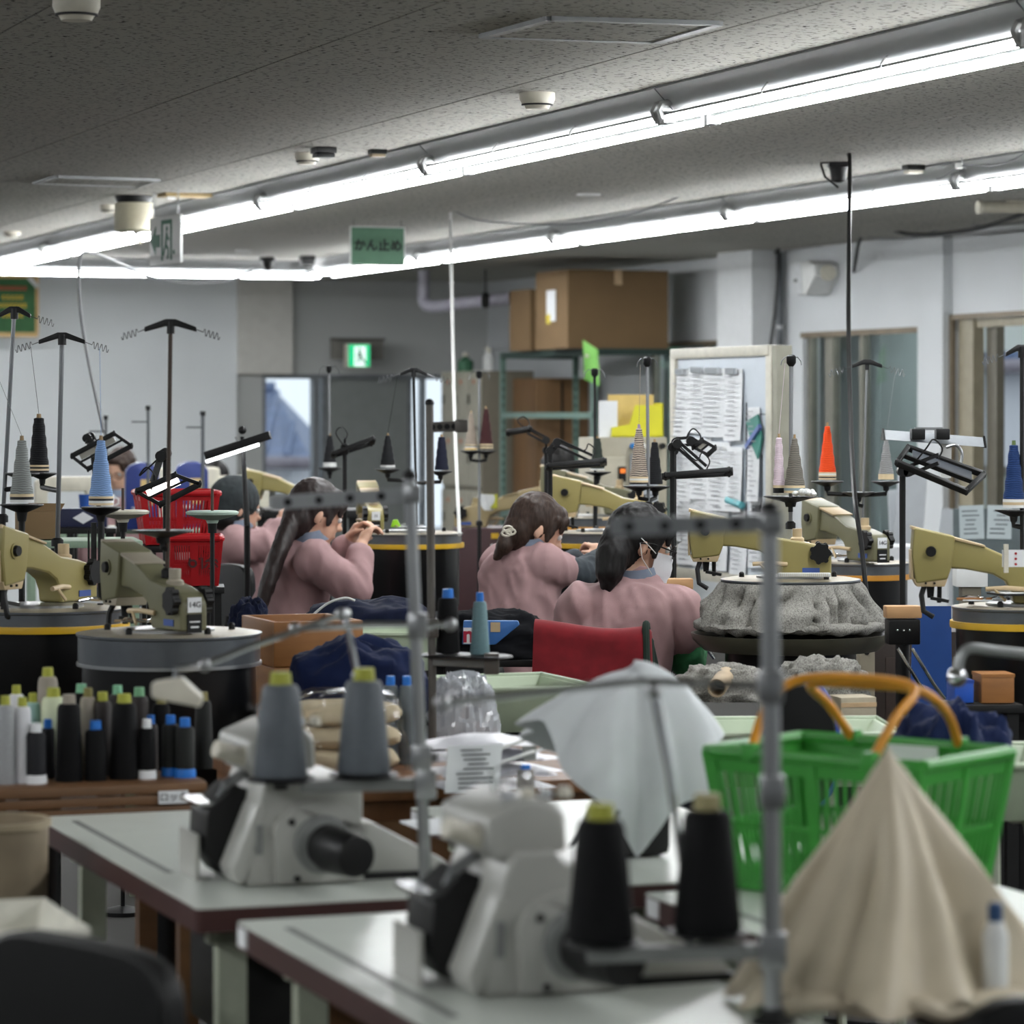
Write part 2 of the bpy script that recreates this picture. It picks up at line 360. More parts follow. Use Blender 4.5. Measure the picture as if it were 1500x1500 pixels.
# outside: ground and the neighbouring house with a tiled roof
rstruct('ground', [(-40, 60, TB+0.15, 110, -2.7, -2.6)], mat('asphalt', (120,120,120), 0.9))
def house(label, c, w, d, h, ridge, rz, wallc, roofc, hip=0.3):
    t = thing('house', label, 'house', c, rz)
    MB().box((0,0,h/2), (w, d, h)).build('wall', wallc, t)
    ov = 0.3; X, D, q = w/2+ov, d/2+ov, hip
    v = [(-X,-D,h),(X,-D,h),(X,D,h),(-X,D,h),(-X+q,0,h+ridge),(X-q,0,h+ridge),(-X,-D,h-0.12),(X,-D,h-0.12),(X,D,h-0.12),(-X,D,h-0.12)]
    ro = MB()._add(v, [(0,1,5,4),(1,2,5),(2,3,4,5),(3,0,4),(6,9,8,7),(0,6,7,1),(1,7,8,2),(2,8,9,3),(3,9,6,0)]).build('roof', roofc, t)
    bt = MB(); n = int(w/0.3)
    for i in range(n+1):
        x = -X+2*X*i/n; f = min(1.0, (X-abs(x))/q if q > 0 else 1.0)
        bt.cyl((x,-D,h+0.03), (x,-D+D*f,h+ridge*f+0.03), 0.045, n=6)
    bo = bt.build('tile_courses', roofc, ro); bo['kind'] = 'stuff'
    MB().cyl((-X+q,0,h+ridge+0.03),(X-q,0,h+ridge+0.03),0.1,n=8).build('ridge_cap', roofc, ro)
    MB().cyl((-w/2-ov, -d/2-ov-0.06, h-0.06), (w/2+ov, -d/2-ov-0.06, h-0.06), 0.09, n=8).build('gutter', mat('gutter_grey', (130,122,130), 0.5), t)
    return t
M_roof = mat('blue_roof_tile', (92,108,140), 0.5, var=0.2, scale=3); M_hw = mat('house_white', (225,225,228), 0.8, var=0.04)
# ================================================================ fluorescent rows
M_tube = mat('tube_glow', (250,253,255), 0.4, var=0, emit=TUBE_STRENGTH)
M_house = mat('fixture_enamel', (150,152,152), 0.35, var=0.03)
M_sock = mat('lamp_holder', (150,151,150), 0.4)
LP = 2.37
def make_fixture():
    """local x runs along the tubes, z = 0 at the ceiling"""
    L = LP-0.01
    r = thing('fluorescent_fixture', 'x', 'light')
    MB().prism([(-0.11,0),(0.11,0),(0.115,-0.008),(0.05,-0.075),(-0.05,-0.075),(-0.115,-0.008)], -L/2, L/2, 'yz').build('housing', M_house, r)
    for s in (-1, 1):
        arc = [(s*0.08+0.0165*math.sin(a), -0.1-0.0165*math.cos(a)) for a in [math.radians(-102+204*k/10) for k in range(11)]]
        MB().prism(arc, -L/2+0.035, L/2-0.035, 'yz').build('tube', M_tube, r)
        arc = [(s*0.08+0.0165*math.sin(a), -0.1-0.0165*math.cos(a)) for a in [math.radians(105+150*k/6) for k in range(7)]]
        MB().prism(arc, -L/2+0.035, L/2-0.035, 'yz').build('tube_back', M_house, r)
        for q in (-1, 1):
            x = q*(L/2-0.02)
            MB().tube([(x,s*0.07,-0.05),(x,s*0.1,-0.06),(x,s*0.108,-0.08),(x,s*0.1,-0.1),(x,s*0.082,-0.113)], 0.012, 6).box((x,s*0.08,-0.1), (0.03,0.036,0.036)).build('lamp_holder', M_sock, r)
        for q in (-1, 1):
            MB().tube([(q*L/6,s*0.08,-0.06),(q*L/6,s*0.10,-0.085),(q*L/6,s*0.099,-0.1)], 0.003, 5).build('tube_clip', M_sock, r)
    return r
_fx = make_fixture(); _first = [True]
def fixture(e, t, rz, label, group):
    o = _fx if _first[0] else copy_tree(_fx)
    _first[0] = False
    o.location = R(e, t, CEIL); o.rotation_euler = (0, 0, ANG+rz); o['label'] = label; o['group'] = group
    return o
E1, E2, T3 = 4.11, 6.48, 21.9
for k in range(10):
    fixture(E1, 21.5-LP*(k+0.5), PI/2, 'twin-tube fluorescent fixture in the long row passing beside the smoke detector', 'long fluorescent row')
for k in range(8):
    fixture(E2, 21.63-LP*(k+0.5), PI/2, 'twin-tube fluorescent fixture in the row above the cardboard boxes and whiteboard', 'fluorescent row over the whiteboard')
for k in range(5):
    fixture(6.56-LP*(k+0.5), T3, 0, 'twin-tube fluorescent fixture running along the pale back wall', 'fluorescent row along the back wall')
for k in range(8):  # unseen row added as fill light, out of view on the left
    fixture(-1.4, 18.5-LP*(k+0.5), PI/2, 'twin-tube fluorescent fixture in the added unseen fill row off to the left', 'added unseen fill row')
for k in range(3):
    fixture(10.3, 22.5-LP*(k+0.5), PI/2, 'twin-tube fluorescent fixture in the neighbouring room', 'fluorescent row next door')
# ================================================================ things on ceiling and walls
def Cp(x, y): return W(x, y, (CEIL-CH)*F/(HY-y))
RZD = ANG-PI/2          # local x towards the camera along the room, local -y faces into the room
house('white neighbouring house with blue-grey tiled hip roof outside the back window', Vector(((455-750)/F*45-4.3, 48.0, -2.6)), 8, 5.4, 3.5, 0.95, 0, M_hw, M_roof, 0.7)
house('white neighbouring house with blue roof edge outside the side room window', R(22, 37.0, -2.6), 9, 5, 4.75, 1.0, ANG-PI/2, M_hw, M_roof, 1.0)
def detector(x, y, d, label, m=None, h=0.4):
    t = thing('smoke_detector', label, 'detector', Cp(x, y))
    m = m or M_cream
    MB().lathe([(d*0.32,-d*h*1.15),(d*0.36,-d*h*0.95)], n=24).build('sensor_cap', m, t)
    MB().lathe([(d*0.36,-d*h*0.95),(d*0.44,-d*h*0.8),(d*0.5,-d*h*0.45),(d*0.5,0)], n=24).build('body', m, t, bevel=0)
    MB().lathe([(d*0.4,-d*h*0.92),(d*0.45,-d*h*0.9),(d*0.45,-d*h*0.8),(d*0.4,-d*h*0.8)], n=24, close=True).build('vent_ring', M_dark, t)
detector(787, 136, 0.115, 'round cream smoke detector beside the long fluorescent row')
detector(450, 224, 0.1, 'round white smoke detector next to a black ceiling socket')
detector(112, -2, 0.12, 'cream smoke detector on a ceiling board seam far from the lights')
detector(160, 300, 0.09, 'small white smoke detector behind the cream drum housing')
detector(18, 339, 0.1, 'low round white detector by the end of the long row', h=0.3)
def ceil_box(name, x, y, s, label, m, m2=None, cat='box'):
    t = thing(name, label, cat, Cp(x, y), ANG)
    MB().box((0,0,-s[2]*0.3), (s[0], s[1], s[2]*0.6)).build('base', m, t, bevel=0.003)
    MB().box((0,0,-s[2]*0.8), (s[0]*0.86, s[1]*0.86, s[2]*0.4)).build('cover', m2 or m, t, bevel=0.003)
    return t
ceil_box('ceiling_outlet', 474, 216, (0.085,0.085,0.04), 'black square ceiling socket touching a white detector', M_black)
ceil_box('ceiling_outlet', 553, 219, (0.065,0.05,0.03), 'small tan ceiling box with dark base above the long row', M_dark, mat('tan_box', (150,135,110)))
ceil_box('ceiling_outlet', 1338, 242, (0.08,0.06,0.035), 'cream ceiling box with black base beside the looping wire', M_black, M_cream)
ceil_box('ceiling_outlet', 450, 375, (0.09,0.09,0.06), 'small black ceiling socket above the corner of the rows', M_black)
def hatch(pts, label):
    c = sum((Cp(*p) for p in pts), Vector())/4
    t = thing('ceiling_hatch', label, 'hatch', c)
    q = [Cp(*p)-c for p in pts]
    for i in range(4): MB().bar(q[i]-Vector((0,0,0.006)), q[(i+1)%4]-Vector((0,0,0.006)), 0.028, 0.012).build('frame_rail', M_alu, t)
    k = [p*0.97-Vector((0,0,0.006)) for p in q]
    mb = MB(); mb._add([p-Vector((0,0,0.003)) for p in k]+[p for p in k], [(0,1,2,3),(7,6,5,4),(0,4,5,1),(1,5,6,2),(2,6,7,3),(3,7,4,0)]); mb.build('hatch_panel', M_ceil, t)
hatch([(708,50),(806,24),(1052,31),(960,58)], 'large square ceiling hatch with aluminium frame near the cream smoke detector')
hatch([(52,266),(84,257),(231,262),(202,271)], 'ceiling hatch with thin pale frame near the cream drum')
def downlight(x, y, d, label):
    t = thing('downlight', label, 'downlight', Cp(x, y))
    MB().lathe([(d*0.38,-0.006),(d*0.5,-0.008),(d*0.5,0),(d*0.38,0)], n=20, close=True).build('trim_ring', M_white, t)
    MB().lathe([(d*0.38,-0.004),(d*0.38,0)], n=20).build('lens', mat('lens_green', (110,125,100), 0.3), t)
downlight(862, 284, 0.115, 'small round ceiling trim between the two light rows')
downlight(357, 367, 0.11, 'pale round ceiling trim near the back wall row')
# cream drum housing with pull
t = thing('ceiling_drum', 'cream cylindrical drum housing hanging under the ceiling beside the exit arrow sign', 'drum housing', Cp(196, 287))
MB().lathe([(0.086,-0.172),(0.096,-0.165),(0.092,-0.035)], n=28).build('shell', mat('drum_cream', (196,190,165), 0.45), t)
MB().lathe([(0.08,-0.035),(0.09,-0.01),(0.09,0)], n=28).build('collar', M_dark, t)
MB().tube([(0.03,0,-0.17),(0.03,0,-0.21)], 0.004).sph((0.03,0,-0.222), (0.01,0.01,0.018)).build('pull', M_cream, t)
t = thing('ceiling_plate', 'flat tan board fixed on the ceiling behind the exit arrow sign', 'plate', Cp(272, 284), ANG)
MB().box((0,0,-0.008), (0.24,0.16,0.016)).build('board', mat('tan_board', (168,146,104), 0.7), t, bevel=0.002)
MB().box((-0.07,0,-0.02), (0.04,0.04,0.01)).build('latch', M_steel, t)
# exit arrow sign on chains
M_gs = mat('sign_green', (30,96,70), 0.5, var=0.03)
sp = W(243, 352, 15.4); t = thing('exit_arrow_sign', 'white hanging sign with green left arrow and doorway runner symbol', 'sign', sp, RZD+math.radians(7))
MB().box((0,0,0), (0.40,0.012,0.225)).build('panel', M_white, t, bevel=0.002)
for s in (-1, 1):
    mb = MB(); z = 0.1125; top = CEIL-sp.z; n = int((top-z)/0.02)
    for i in range(n):
        zc = z+(top-z)*(i+0.5)/n
        mb.tube([(s*0.16+(0.005*math.cos(a) if i%2 else 0), (0 if i%2 else 0.005*math.cos(a)), zc+0.011*math.sin(a)) for a in [k*PI/4 for k in range(8)]], 0.0015, 4, closed=True)
    mb.build('chain', M_steel, t)
MB().prism([(-0.185,0),(-0.115,0.07),(-0.115,0.03),(-0.06,0.03),(-0.06,-0.03),(-0.115,-0.03),(-0.115,-0.07)], -0.008, -0.006).build('arrow', M_gs, t)
mb = MB(); mb.box((-0.032,-0.007,0), (0.02,0.002,0.19)).box((0.085,-0.007,0), (0.02,0.002,0.19)).box((0.026,-0.007,0.085), (0.13,0.002,0.02)); mb.build('doorway_symbol', M_gs, t)
mb = MB(); mb.sph((0.03,-0.007,0.052), (0.014,0.002,0.014)).bar((0.03,-0.007,0.035),(0.015,-0.007,-0.02),0.002,0.024,(1,0,0)).bar((0.015,-0.007,-0.02),(0.05,-0.007,-0.045),0.002,0.016,(1,0,0)).bar((0.05,-0.007,-0.045),(0.04,-0.007,-0.09),0.002,0.016,(1,0,0)).bar((0.015,-0.007,-0.02),(-0.015,-0.007,-0.07),0.002,0.016,(1,0,0)).bar((0.028,-0.007,0.02),(0.06,-0.007,0.0),0.002,0.012,(1,0,0)); mb.build('runner_symbol', M_gs, t)
MB().box((0.12,-0.007,-0.06),(0.02,0.002,0.02)).build('mark', M_gs, t)
# green hanging section sign
sp = W(553, 360.5, 17.8); t = thing('section_sign', 'green hanging sign board with black Japanese lettering and white border', 'sign', sp, ANG)
MB().box((0,0,0), (0.315,0.008,0.215)).build('border_panel', M_white, t, bevel=0.002)
MB().box((0.0,-0.005,0.0), (0.298,0.004,0.2)).build('green_face', mat('sage_green', (84,122,98), 0.6, var=0.06), t)
text('かん止め', 0.069, M_ink if False else mat('black_ink', (22,26,24), 0.7, var=0), t, (0,-0.0085,0.0), bold=0.0022)
for s in (-1,1): MB().tube([(s*0.135,0,0.107),(s*0.135,0,CEIL-sp.z)], 0.0015, 5).build('string', M_dark, t)
# hanging cords
def cord(name, label, pts, r, m, n=40, cat='cord'):
    p = bez(pts, n); o = Vector(p[-1]); mb = MB(); mb.tube([q-o for q in p], r, 6)
    return tag(mb.build(name, m, None, o), label, cat)
M_cordw = mat('white_cord', (205,205,203), 0.6, var=0.02); M_cordg = mat('grey_cord', (120,122,124), 0.6, var=0.02)
cord('hanging_cord', 'white cord hanging straight down from the ceiling to the far round dial', [Cp(660,311), W(660,340,17.0), W(663,480,15.4), W(667,640,13.8), W(673,783,12.6)], 0.0075, M_cordw)
cord('sagging_cord', 'thin white cord sagging along the ceiling between the light rows', [Cp(666,310), W(700,322,17.0), W(770,328,16.6), W(850,327,16.4), W(930,312,16.2), Cp(992,289)], 0.004, M_cordg)
cord('hanging_cord', 'grey cord dropping from the long light row to the task lamp by the blue cone', [W(372,392,21.5), W(350,406,20.5), W(290,415,19), W(220,405,17), W(180,388,16.2), W(140,372,15.4), W(118,376,15.0), W(117,440,14.6), W(128,520,13.8), W(152,632,12.2)], 0.0075, M_cordg, 60)
cord('looping_wire', 'thin wire with white clips looping along the light row over the whiteboard', [Cp(1130,306), W(1180,300,16.2), W(1240,279,15.2), W(1272,262,14.6), W(1300,266,14.4), W(1350,254,14.0), W(1375,262,13.8), W(1408,243,13.4), W(1450,243,13.2), W(1480,236,12.8), W(1525,208,12.4)], 0.003, M_cordg, 60)
for x, y, Y in ((1272,262,14.6),(1408,243,13.4)):
    p = W(x, y, Y); t = thing('wire_clip', 'white hook clip holding the looping wire near %s' % ('the black cord reel' if x < 1300 else 'the cream ceiling box'), 'clip', (p.x, p.y, CEIL))
    d = CEIL-p.z
    MB().tube([(0,0,0),(0.004,0,-d*0.6),(0,0,-d),(0.02,0,-d-0.012)], 0.003, 6).build('hook', M_steel, t); MB().box((-0.01,0,-d), (0.03,0.02,0.025)).build('clip_body', M_white, t, bevel=0.004)
# black cord reel on its wire bracket
p = Cp(1228, 238); t = thing('cord_reel', 'black ceiling socket hanging in a wire bracket with one long drop cable', 'socket', p)
MB().box((0,0,-0.01),(0.085,0.085,0.02)).build('mount', M_black, t, bevel=0.004)
MB().lathe([(0.012,-0.085),(0.03,-0.075),(0.034,-0.04),(0.04,-0.02)], n=20).build('socket_body', M_black, t)
MB().tube([(-0.07,0,0.035-0.035),(-0.072,0,-0.01),(-0.055,0,-0.06),(0.0,0,-0.105)], 0.005).bar((-0.07,0,-0.002),(0.05,-0.05,-0.002),0.012,0.006).build('bracket', M_dark, t)
cord('drop_cable', 'long black cable dropping from the ceiling bracket past the orange cone', [Cp(1243,226), W(1245,250,13.0), W(1243,480,12.0), W(1250,700,10.7), W(1262,800,10.45), W(1270,880,10.4)], 0.0085, M_black, 50)
for x, y in ((392,377),):
    t = thing('ceiling_plug', 'black plug socket hanging on a ceiling base near the back wall', 'socket', Cp(x, y))
    MB().box((0,0,-0.012),(0.1,0.1,0.024)).build('base', M_black, t, bevel=0.004); MB().lathe([(0.012,-0.09),(0.03,-0.07),(0.042,-0.024)], n=16).build('socket_body', M_black, t)
# wall speaker, conduit, cables on the right wall
p = R(EW-0.11, 18.62, 2.40); t = thing('wall_speaker', 'white wedge wall speaker on the hanging wall below the ceiling', 'speaker', p, RZD)
MB().prism([(-0.20,0.09),(-0.165,-0.11),(0.02,-0.11),(0.155,0.0),(0.14,0.075),(0.05,0.10)], -0.06, 0.11).build('cabinet', M_white, t, bevel=0.01)
MB().prism([(-0.20,0.085),(-0.167,-0.105),(-0.02,-0.105),(-0.05,0.085)], -0.066, -0.058).build('grille', mat('grille_white', (200,202,204), 0.7), t)
MB().box((-0.11,-0.068,-0.02),(0.045,0.004,0.02)).build('badge', M_dark, t); MB().lathe([(0.0,0.0),(0.05,0.0),(0.05,0.03),(0.0,0.03)], n=16).build('swivel', M_cream, t, (0.14,0.03,0.02), (0,PI/2,0))
cord('speaker_cable', 'thick black cable draped along the wall top from the speaker', [R(EW-0.03,18.2,2.42), W(1262,346,19.6), W(1291,334,19.2), W(1330,343,18.8), W(1375,343,18.4), W(1440,333,17.8), W(1510,310,17.0)], 0.012, M_black, 50)
cord('thin_wall_wire', 'thin grey wire pinned along the top of the hanging wall', [W(1240,346,19.9), W(1300,350,19.4), W(1350,346,19.0), W(1395,329,18.6), W(1450,331,18.0), W(1510,324,17.4)], 0.005, M_cordg, 40)
t = thing('batten_lamp', 'unlit cream batten lamp holder on the ceiling by the door', 'light', Cp(1480, 294), ANG)
MB().cyl((-0.16,0,-0.035),(0.3,-0.05,-0.035),0.028,n=16).build('tube_cover', mat('aged_cream', (190,184,166),0.4), t); MB().box((0.05,0,-0.01),(0.12,0.05,0.02)).build('base', M_cream, t); MB().cyl((-0.18,0.002,-0.035),(-0.16,0,-0.035),0.034,n=16).build('end_cap', M_cream, t)
t = thing('conduit', 'dark grey conduit pipe running down beside the white column', 'pipe', R(8.84, 19.25, 0))
MB().cyl((0,0,0.0),(0,0,CEIL-0.02),0.022,n=12).build('pipe', mat('conduit_grey', (84,88,92), 0.5), t)
for z in (2.1,1.2): MB().box((0,-0.0,z),(0.07,0.05,0.03)).build('saddle', M_steel, t, bevel=0.003)
cord('wall_cable', 'black cable slanting down the shaded side of the white column', [R(8.80,19.22,CEIL-0.02), W(1141,372,20.9), W(1136,450,20.9), W(1128,510,20.9), W(1122,560,20.9)], 0.012, M_black)
p0 = W(621,398,24.0); t = thing('wall_pipe', 'thick lilac-grey pipe with an elbow under the ceiling by the boxes', 'pipe', p0)
MB().tube(bez([p-p0 for p in (W(621,396,24.0), W(621,425,24.0), W(621,440,24.0), W(626,447,23.95), W(640,449,23.9), W(680,444,23.7), W(748,437,23.5))], 42), 0.046, 14).build('pipe', mat('pipe_lilac', (150,148,158), 0.45), t)
MB().tube([W(711,395,23.35)-p0, W(711,440,23.35)-p0], 0.006).build('hanger_rod', M_dark, t)
MB().lathe([(0.047,-0.02),(0.055,-0.02),(0.055,0.02),(0.047,0.02)], n=16, close=True).build('pipe_clamp', M_dark, t, W(711,440,23.35)-p0, (0,PI/2,0.2))
# framed green notice, lit exit sign
p = R(4.99, TB-0.07, 0); pz = W(14,447,24.55); t = thing('framed_notice', 'green framed notice board with red and yellow lines high on the back wall', 'notice', (W(22,447,24.62).x, W(22,447,24.62).y, pz.z), ANG)
for a, b in (((-0.17,0,-0.22),(0.17,0,-0.22)),((-0.17,0,0.22),(0.17,0,0.22)),((-0.165,0,-0.22),(-0.165,0,0.22)),((0.165,0,-0.22),(0.165,0,0.22))): MB().bar(a,b,0.025,0.035).build('frame_rail', mat('pine', (190,158,104), 0.6), t)
MB().box((0,0.0,0),(0.31,0.012,0.42)).build('green_board', mat('board_green', (44,92,50), 0.7), t)
for z, c, w in ((0.13,'r',0.22),(0.06,'y',0.17),(0.0,'y',0.22),(-0.075,'y',0.17)):
    mb = MB(); n = int(w/0.03)
    for i in range(n):
        x = -w/2+w*(i+0.5)/n-0.02
        mb.box((x,-0.008,z+0.011),(0.024,0.004,0.008)).box((x,-0.008,z-0.010),(0.025,0.004,0.008)).box((x-0.004,-0.008,z),(0.010,0.004,0.03))
    mb.build('lettering', mat('red_ink',(200,70,56),0.7,var=0) if c=='r' else mat('yellow_ink',(214,176,50),0.7,var=0), t)
MB().bar((0.1,-0.02,0.21),(0.17,-0.02,0.14),0.004,0.03).build('white_corner', M_white, t)
p = W(526,521,25.6); t = thing('exit_light', 'lit green emergency exit sign with running figure above the back door', 'sign', (p.x,p.y,p.z), ANG)
MB().box((0,0.05,0),(0.19,0.1,0.19)).build('housing', M_cream, t, bevel=0.006)
MB().box((0,-0.004,0),(0.17,0.008,0.17)).build('green_face', mat('exit_green',(20,190,125),0.4,var=0,emit=1.0), t)
MB().box((0.005,-0.01,-0.005),(0.095,0.006,0.155)).build('white_face', mat('exit_white',(225,250,240),0.4,var=0,emit=1.0), t)
M_exg = mat('exit_dark_green',(30,120,85),0.5,var=0)
mb = MB(); mb.sph((0.0,-0.014,0.045),(0.012,0.003,0.012)).bar((0,-0.014,0.03),(0.01,-0.014,-0.015),0.003,0.022,(1,0,0)).bar((0.01,-0.014,-0.015),(-0.025,-0.014,-0.055),0.003,0.014,(1,0,0)).bar((0.01,-0.014,-0.015),(0.035,-0.014,-0.035),0.003,0.014,(1,0,0)).bar((0.035,-0.014,-0.035),(0.05,-0.014,-0.07),0.003,0.014,(1,0,0)).bar((0,-0.014,0.02),(-0.03,-0.014,-0.005),0.003,0.01,(1,0,0)); mb.build('running_figure', M_exg, t)
p = W(524,511,25.72); t = thing('sign_bracket', 'dusty grey metal backing plate behind the lit exit sign', 'bracket', (p.x,p.y,p.z), ANG)
MB().box((0,0.02,0),(0.43,0.02,0.17)).build('plate', mat('dusty_grey',(112,110,104),0.8), t)
MB().box((0,0.0,0.075),(0.44,0.05,0.02)).build('top_lip', mat('dusty_dark',(84,82,76),0.8), t)
# ================================================================ furniture along the walls
def rthing(name, label, cat, e, t, z=0, rz=0, group=None): return thing(name, label, cat, R(e,t,z), ANG+rz, group)
# lockers, doors face into the room (-e); local x = e, y = t
t = rthing('locker_unit', 'cream steel locker block with orange number tags by the back doorway', 'locker', 8.16, 23.1)
M_lk = mat('locker_cream', (172,168,152), 0.45, var=0.05); M_lk_shade = mat('locker_shaded_side', (118,112,98), 0.5, var=0.05)  # locker cream and a darker copy with the side's shade in its colour
MB().box((0.215,0.45,0.93),(0.41,0.9,1.86)).build('body', M_lk_shade, t, bevel=0.004)
for j in range(3):
    for k in range(4):
        d = MB().box((0,0,0),(0.018,0.29,0.42)).build('locker_door', M_lk, t, (0.0,0.155+0.295*j,0.3+0.45*k), bevel=0.004)
        MB().box((-0.012,0.09,0.0),(0.012,0.02,0.07)).build('handle', M_black, d); MB().box((-0.011,-0.02,0.13),(0.006,0.035,0.03)).build('number_tag', mat('orange_tag',(190,110,70),0.6), d)
for i,(e,tt,h,r,m,lab) in enumerate([(8.3,23.3,0.14,0.035,M_white,'white spray bottle on the lockers beside the green pot'),(8.35,23.5,0.16,0.03,M_white,'taller white bottle standing on the lockers'),(8.3,23.85,0.12,0.06,mat('leaf_green',(60,110,80),0.6),'green pot on the locker top'),]):
    b = rthing('bottle' if i<2 else 'pot', lab, 'bottle' if i<2 else 'pot', e, tt, 1.86)
    MB().lathe([(r,0),(r,h*0.7),(r*0.5,h*0.85),(r*0.35,h)], n=16).build('body', m, b); MB().lathe([(r*0.4,h),(r*0.4,h+0.03)],n=12).build('cap', M_cream, b)
# steel shelf unit with boxes
SE0,SE1,ST0,ST1,SZ = 8.04,8.64,20.5,22.35,1.98
t = rthing('steel_shelf', 'tall grey-green slotted steel shelf unit carrying two cardboard boxes', 'shelf', SE0, ST0)
M_sg = mat('steel_green', (110,134,124), 0.4, 0.25, var=0.06); M_sgd = mat('steel_green_dark',(52,70,64),0.45,0.25)
dx, dy = SE1-SE0, ST1-ST0
for x in (0.02,dx-0.02):
    for y in (0.02,dy-0.02):
        po = MB().box((x,y,SZ/2),(0.04,0.006,SZ)).box((x-0.017 if x<0.2 else x+0.017,y,SZ/2),(0.006,0.04,SZ)).build('post', M_sg, t)
        mb = MB()
        for k in range(30): mb.box((x,y-0.0036,0.1+0.06*k),(0.012,0.002,0.022))
        q_ = mb.build('slots', M_black, po); q_['kind'] = 'stuff'
for z in (0.25,0.85,1.53,SZ):
    MB().box((dx/2,dy/2,z-0.02),(dx,dy,0.008)).box((dx/2,0.004,z-0.02),(dx,0.008,0.045)).box((dx/2,dy-0.004,z-0.02),(dx,0.008,0.045)).box((0.004,dy/2,z-0.02),(0.008,dy,0.045)).build('shelf_board' if z<1 or z>1.6 else 'shelf_rail', M_sg if z<SZ else M_sgd, t) if z!=1.53 else MB().box((0.004,dy/2,z),(0.008,dy,0.04)).box((dx/2,dy-0.004,z),(dx,0.008,0.04)).build('shelf_rail', M_sg, t)
M_card = mat('cardboard', (116,92,62), 0.8, var=0.06, scale=4); M_tape = mat('packing_tape',(196,168,132),0.35)
def carton(label, e, tt, z, w, d, h, bulge=0.0, lab=True):
    """local x = e, y = t; label on the -e face"""
    b = rthing('cardboard_box', label, 'box', e, tt, z)
    mb = MB(); s = bulge
    mb.grid(lambda u,v: (-s*math.sin(PI*u)*math.sin(PI*v), d*u, h*v), 7, 7).grid(lambda u,v: (w*u, 0, h*v), 5, 5).grid(lambda u,v: (w*u, d, h*v), 5, 5).grid(lambda u,v: (w, d*u, h*v), 5, 5).grid(lambda u,v: (w*u, d*v, 0), 5, 5).grid(lambda u,v: (w*u, d*v, h+0.0*s), 5, 5)
    mb.build('carton', M_card, b)
    MB().box((w/2,d/2,h+0.0015),(0.055,d,0.002)).box((w/2,-0.001,h-0.05),(0.055,0.002,0.1)).build('tape', M_tape, b)
    if lab:
        MB().box((-s*0.9-0.004,d*0.42,h*0.55),(0.002,d*0.28,h*0.4)).build('shipping_label', M_paper, b); MB().box((-s*0.9-0.006,d*0.5,h*0.38),(0.002,d*0.12,h*0.12)).build('yellow_sticker', mat('sticker_yellow',(200,180,60),0.7), b)
    return b
carton('large brown cardboard box with white shipping label on top of the steel shelf', 7.89, 20.58, SZ+0.004, 0.73, 0.62, 0.53, 0.02)
carton('narrow small cardboard box on the steel shelf behind the large box', 7.96, 21.5, SZ+0.004, 0.45, 0.42, 0.43, 0.0, False)
t = rthing('wooden_cabinet', 'tall brown plywood panel cabinet behind the steel shelf', 'cabinet', 8.36, 22.45)
M_ply = mat('brown_plywood', (112,82,50), 0.55, var=0.18, scale=3, stretch=(4,4,0.4))
MB().box((0.22,0.25,0.9),(0.44,0.5,1.8)).build('carcass', M_ply, t, bevel=0.004); MB().box((0.425,-0.004,0.9),(0.03,0.012,1.8)).build('edge_strip', M_alu, t); MB().box((0.2,-0.005,0.9),(0.012,0.01,1.75)).build('door_gap', M_dark, t)
# green paper tag clipped to the shelf
p = W(866,528,21.6); t = thing('green_paper', 'bright green paper sheet clipped hanging from the shelf corner', 'paper', p)
mb = MB(); mb.grid(lambda u,v: Vector((-0.045+0.1*u-0.01*v, 0.02*math.sin(3*u+2*v), -0.17+0.13*(1-u)*(0.35+v)+0.24*v*(0.55+0.45*u))), 8, 8); mb.build('sheet', mat('green_paper_m',(128,190,96),0.8,var=0.05), t, thick=0.001)
MB().box((-0.03,0,0.03),(0.025,0.012,0.02)).build('clip', M_cream, t)
# beige control cabinet with a yellow tray
t = rthing('control_cabinet', 'beige control cabinet with knobs and a clipped list beside the whiteboard', 'cabinet', *ET(W(925,700,15.3)))
MB().box((0,0.11,0.72),(0.36,0.22,1.44)).build('body', mat('cab_beige',(160,154,136),0.5,var=0.05), t, bevel=0.006)
MB().box((-0.1,-0.008,0.7),(0.13,0.014,1.3)).build('door', mat('cab_beige2',(172,166,148),0.5), t, bevel=0.004)
MB().box((-0.055,-0.02,1.27),(0.035,0.012,0.07)).build('switch', M_black, t); MB().box((-0.055,-0.028,1.285),(0.024,0.006,0.02)).build('indicator', mat('orange_glow',(230,120,40),0.5,var=0,emit=0.6), t)
mb = MB(); mb.box((0.06,-0.008,1.08),(0.14,0.004,0.56)); mb.build('list_sheet', mat('list_grey',(170,176,182),0.8), t)
mb = MB(); [mb.box((0.06+rnd(-.01,.01),-0.011,0.84+0.03*k),(0.1*rnd(.6,1),0.001,0.006)) for k in range(17)]; mb.build('list_lines', M_ink, t)
mb = MB(); mb.bar((-0.01,-0.02,1.35),(0.13,-0.02,1.35),0.008,0.03).cyl((0.02,-0.03,1.34),(0.02,-0.01,1.34),0.015); mb.build('clip_bar', M_steel, t)
for x,c in ((0.005,'b'),(0.05,'w'),(0.15,'k')):
    MB().cyl((x,-0.025,1.40),(x,0,1.40),0.014,n=14).build('knob', {'b':mat('blue_knob',(20,110,180),0.4),'w':M_white,'k':M_black}[c], t)
y = rthing('yellow_holder', 'bright yellow open file holder box on the beige cabinet', 'file holder', *ET(W(925,628,15.42)), 1.441)
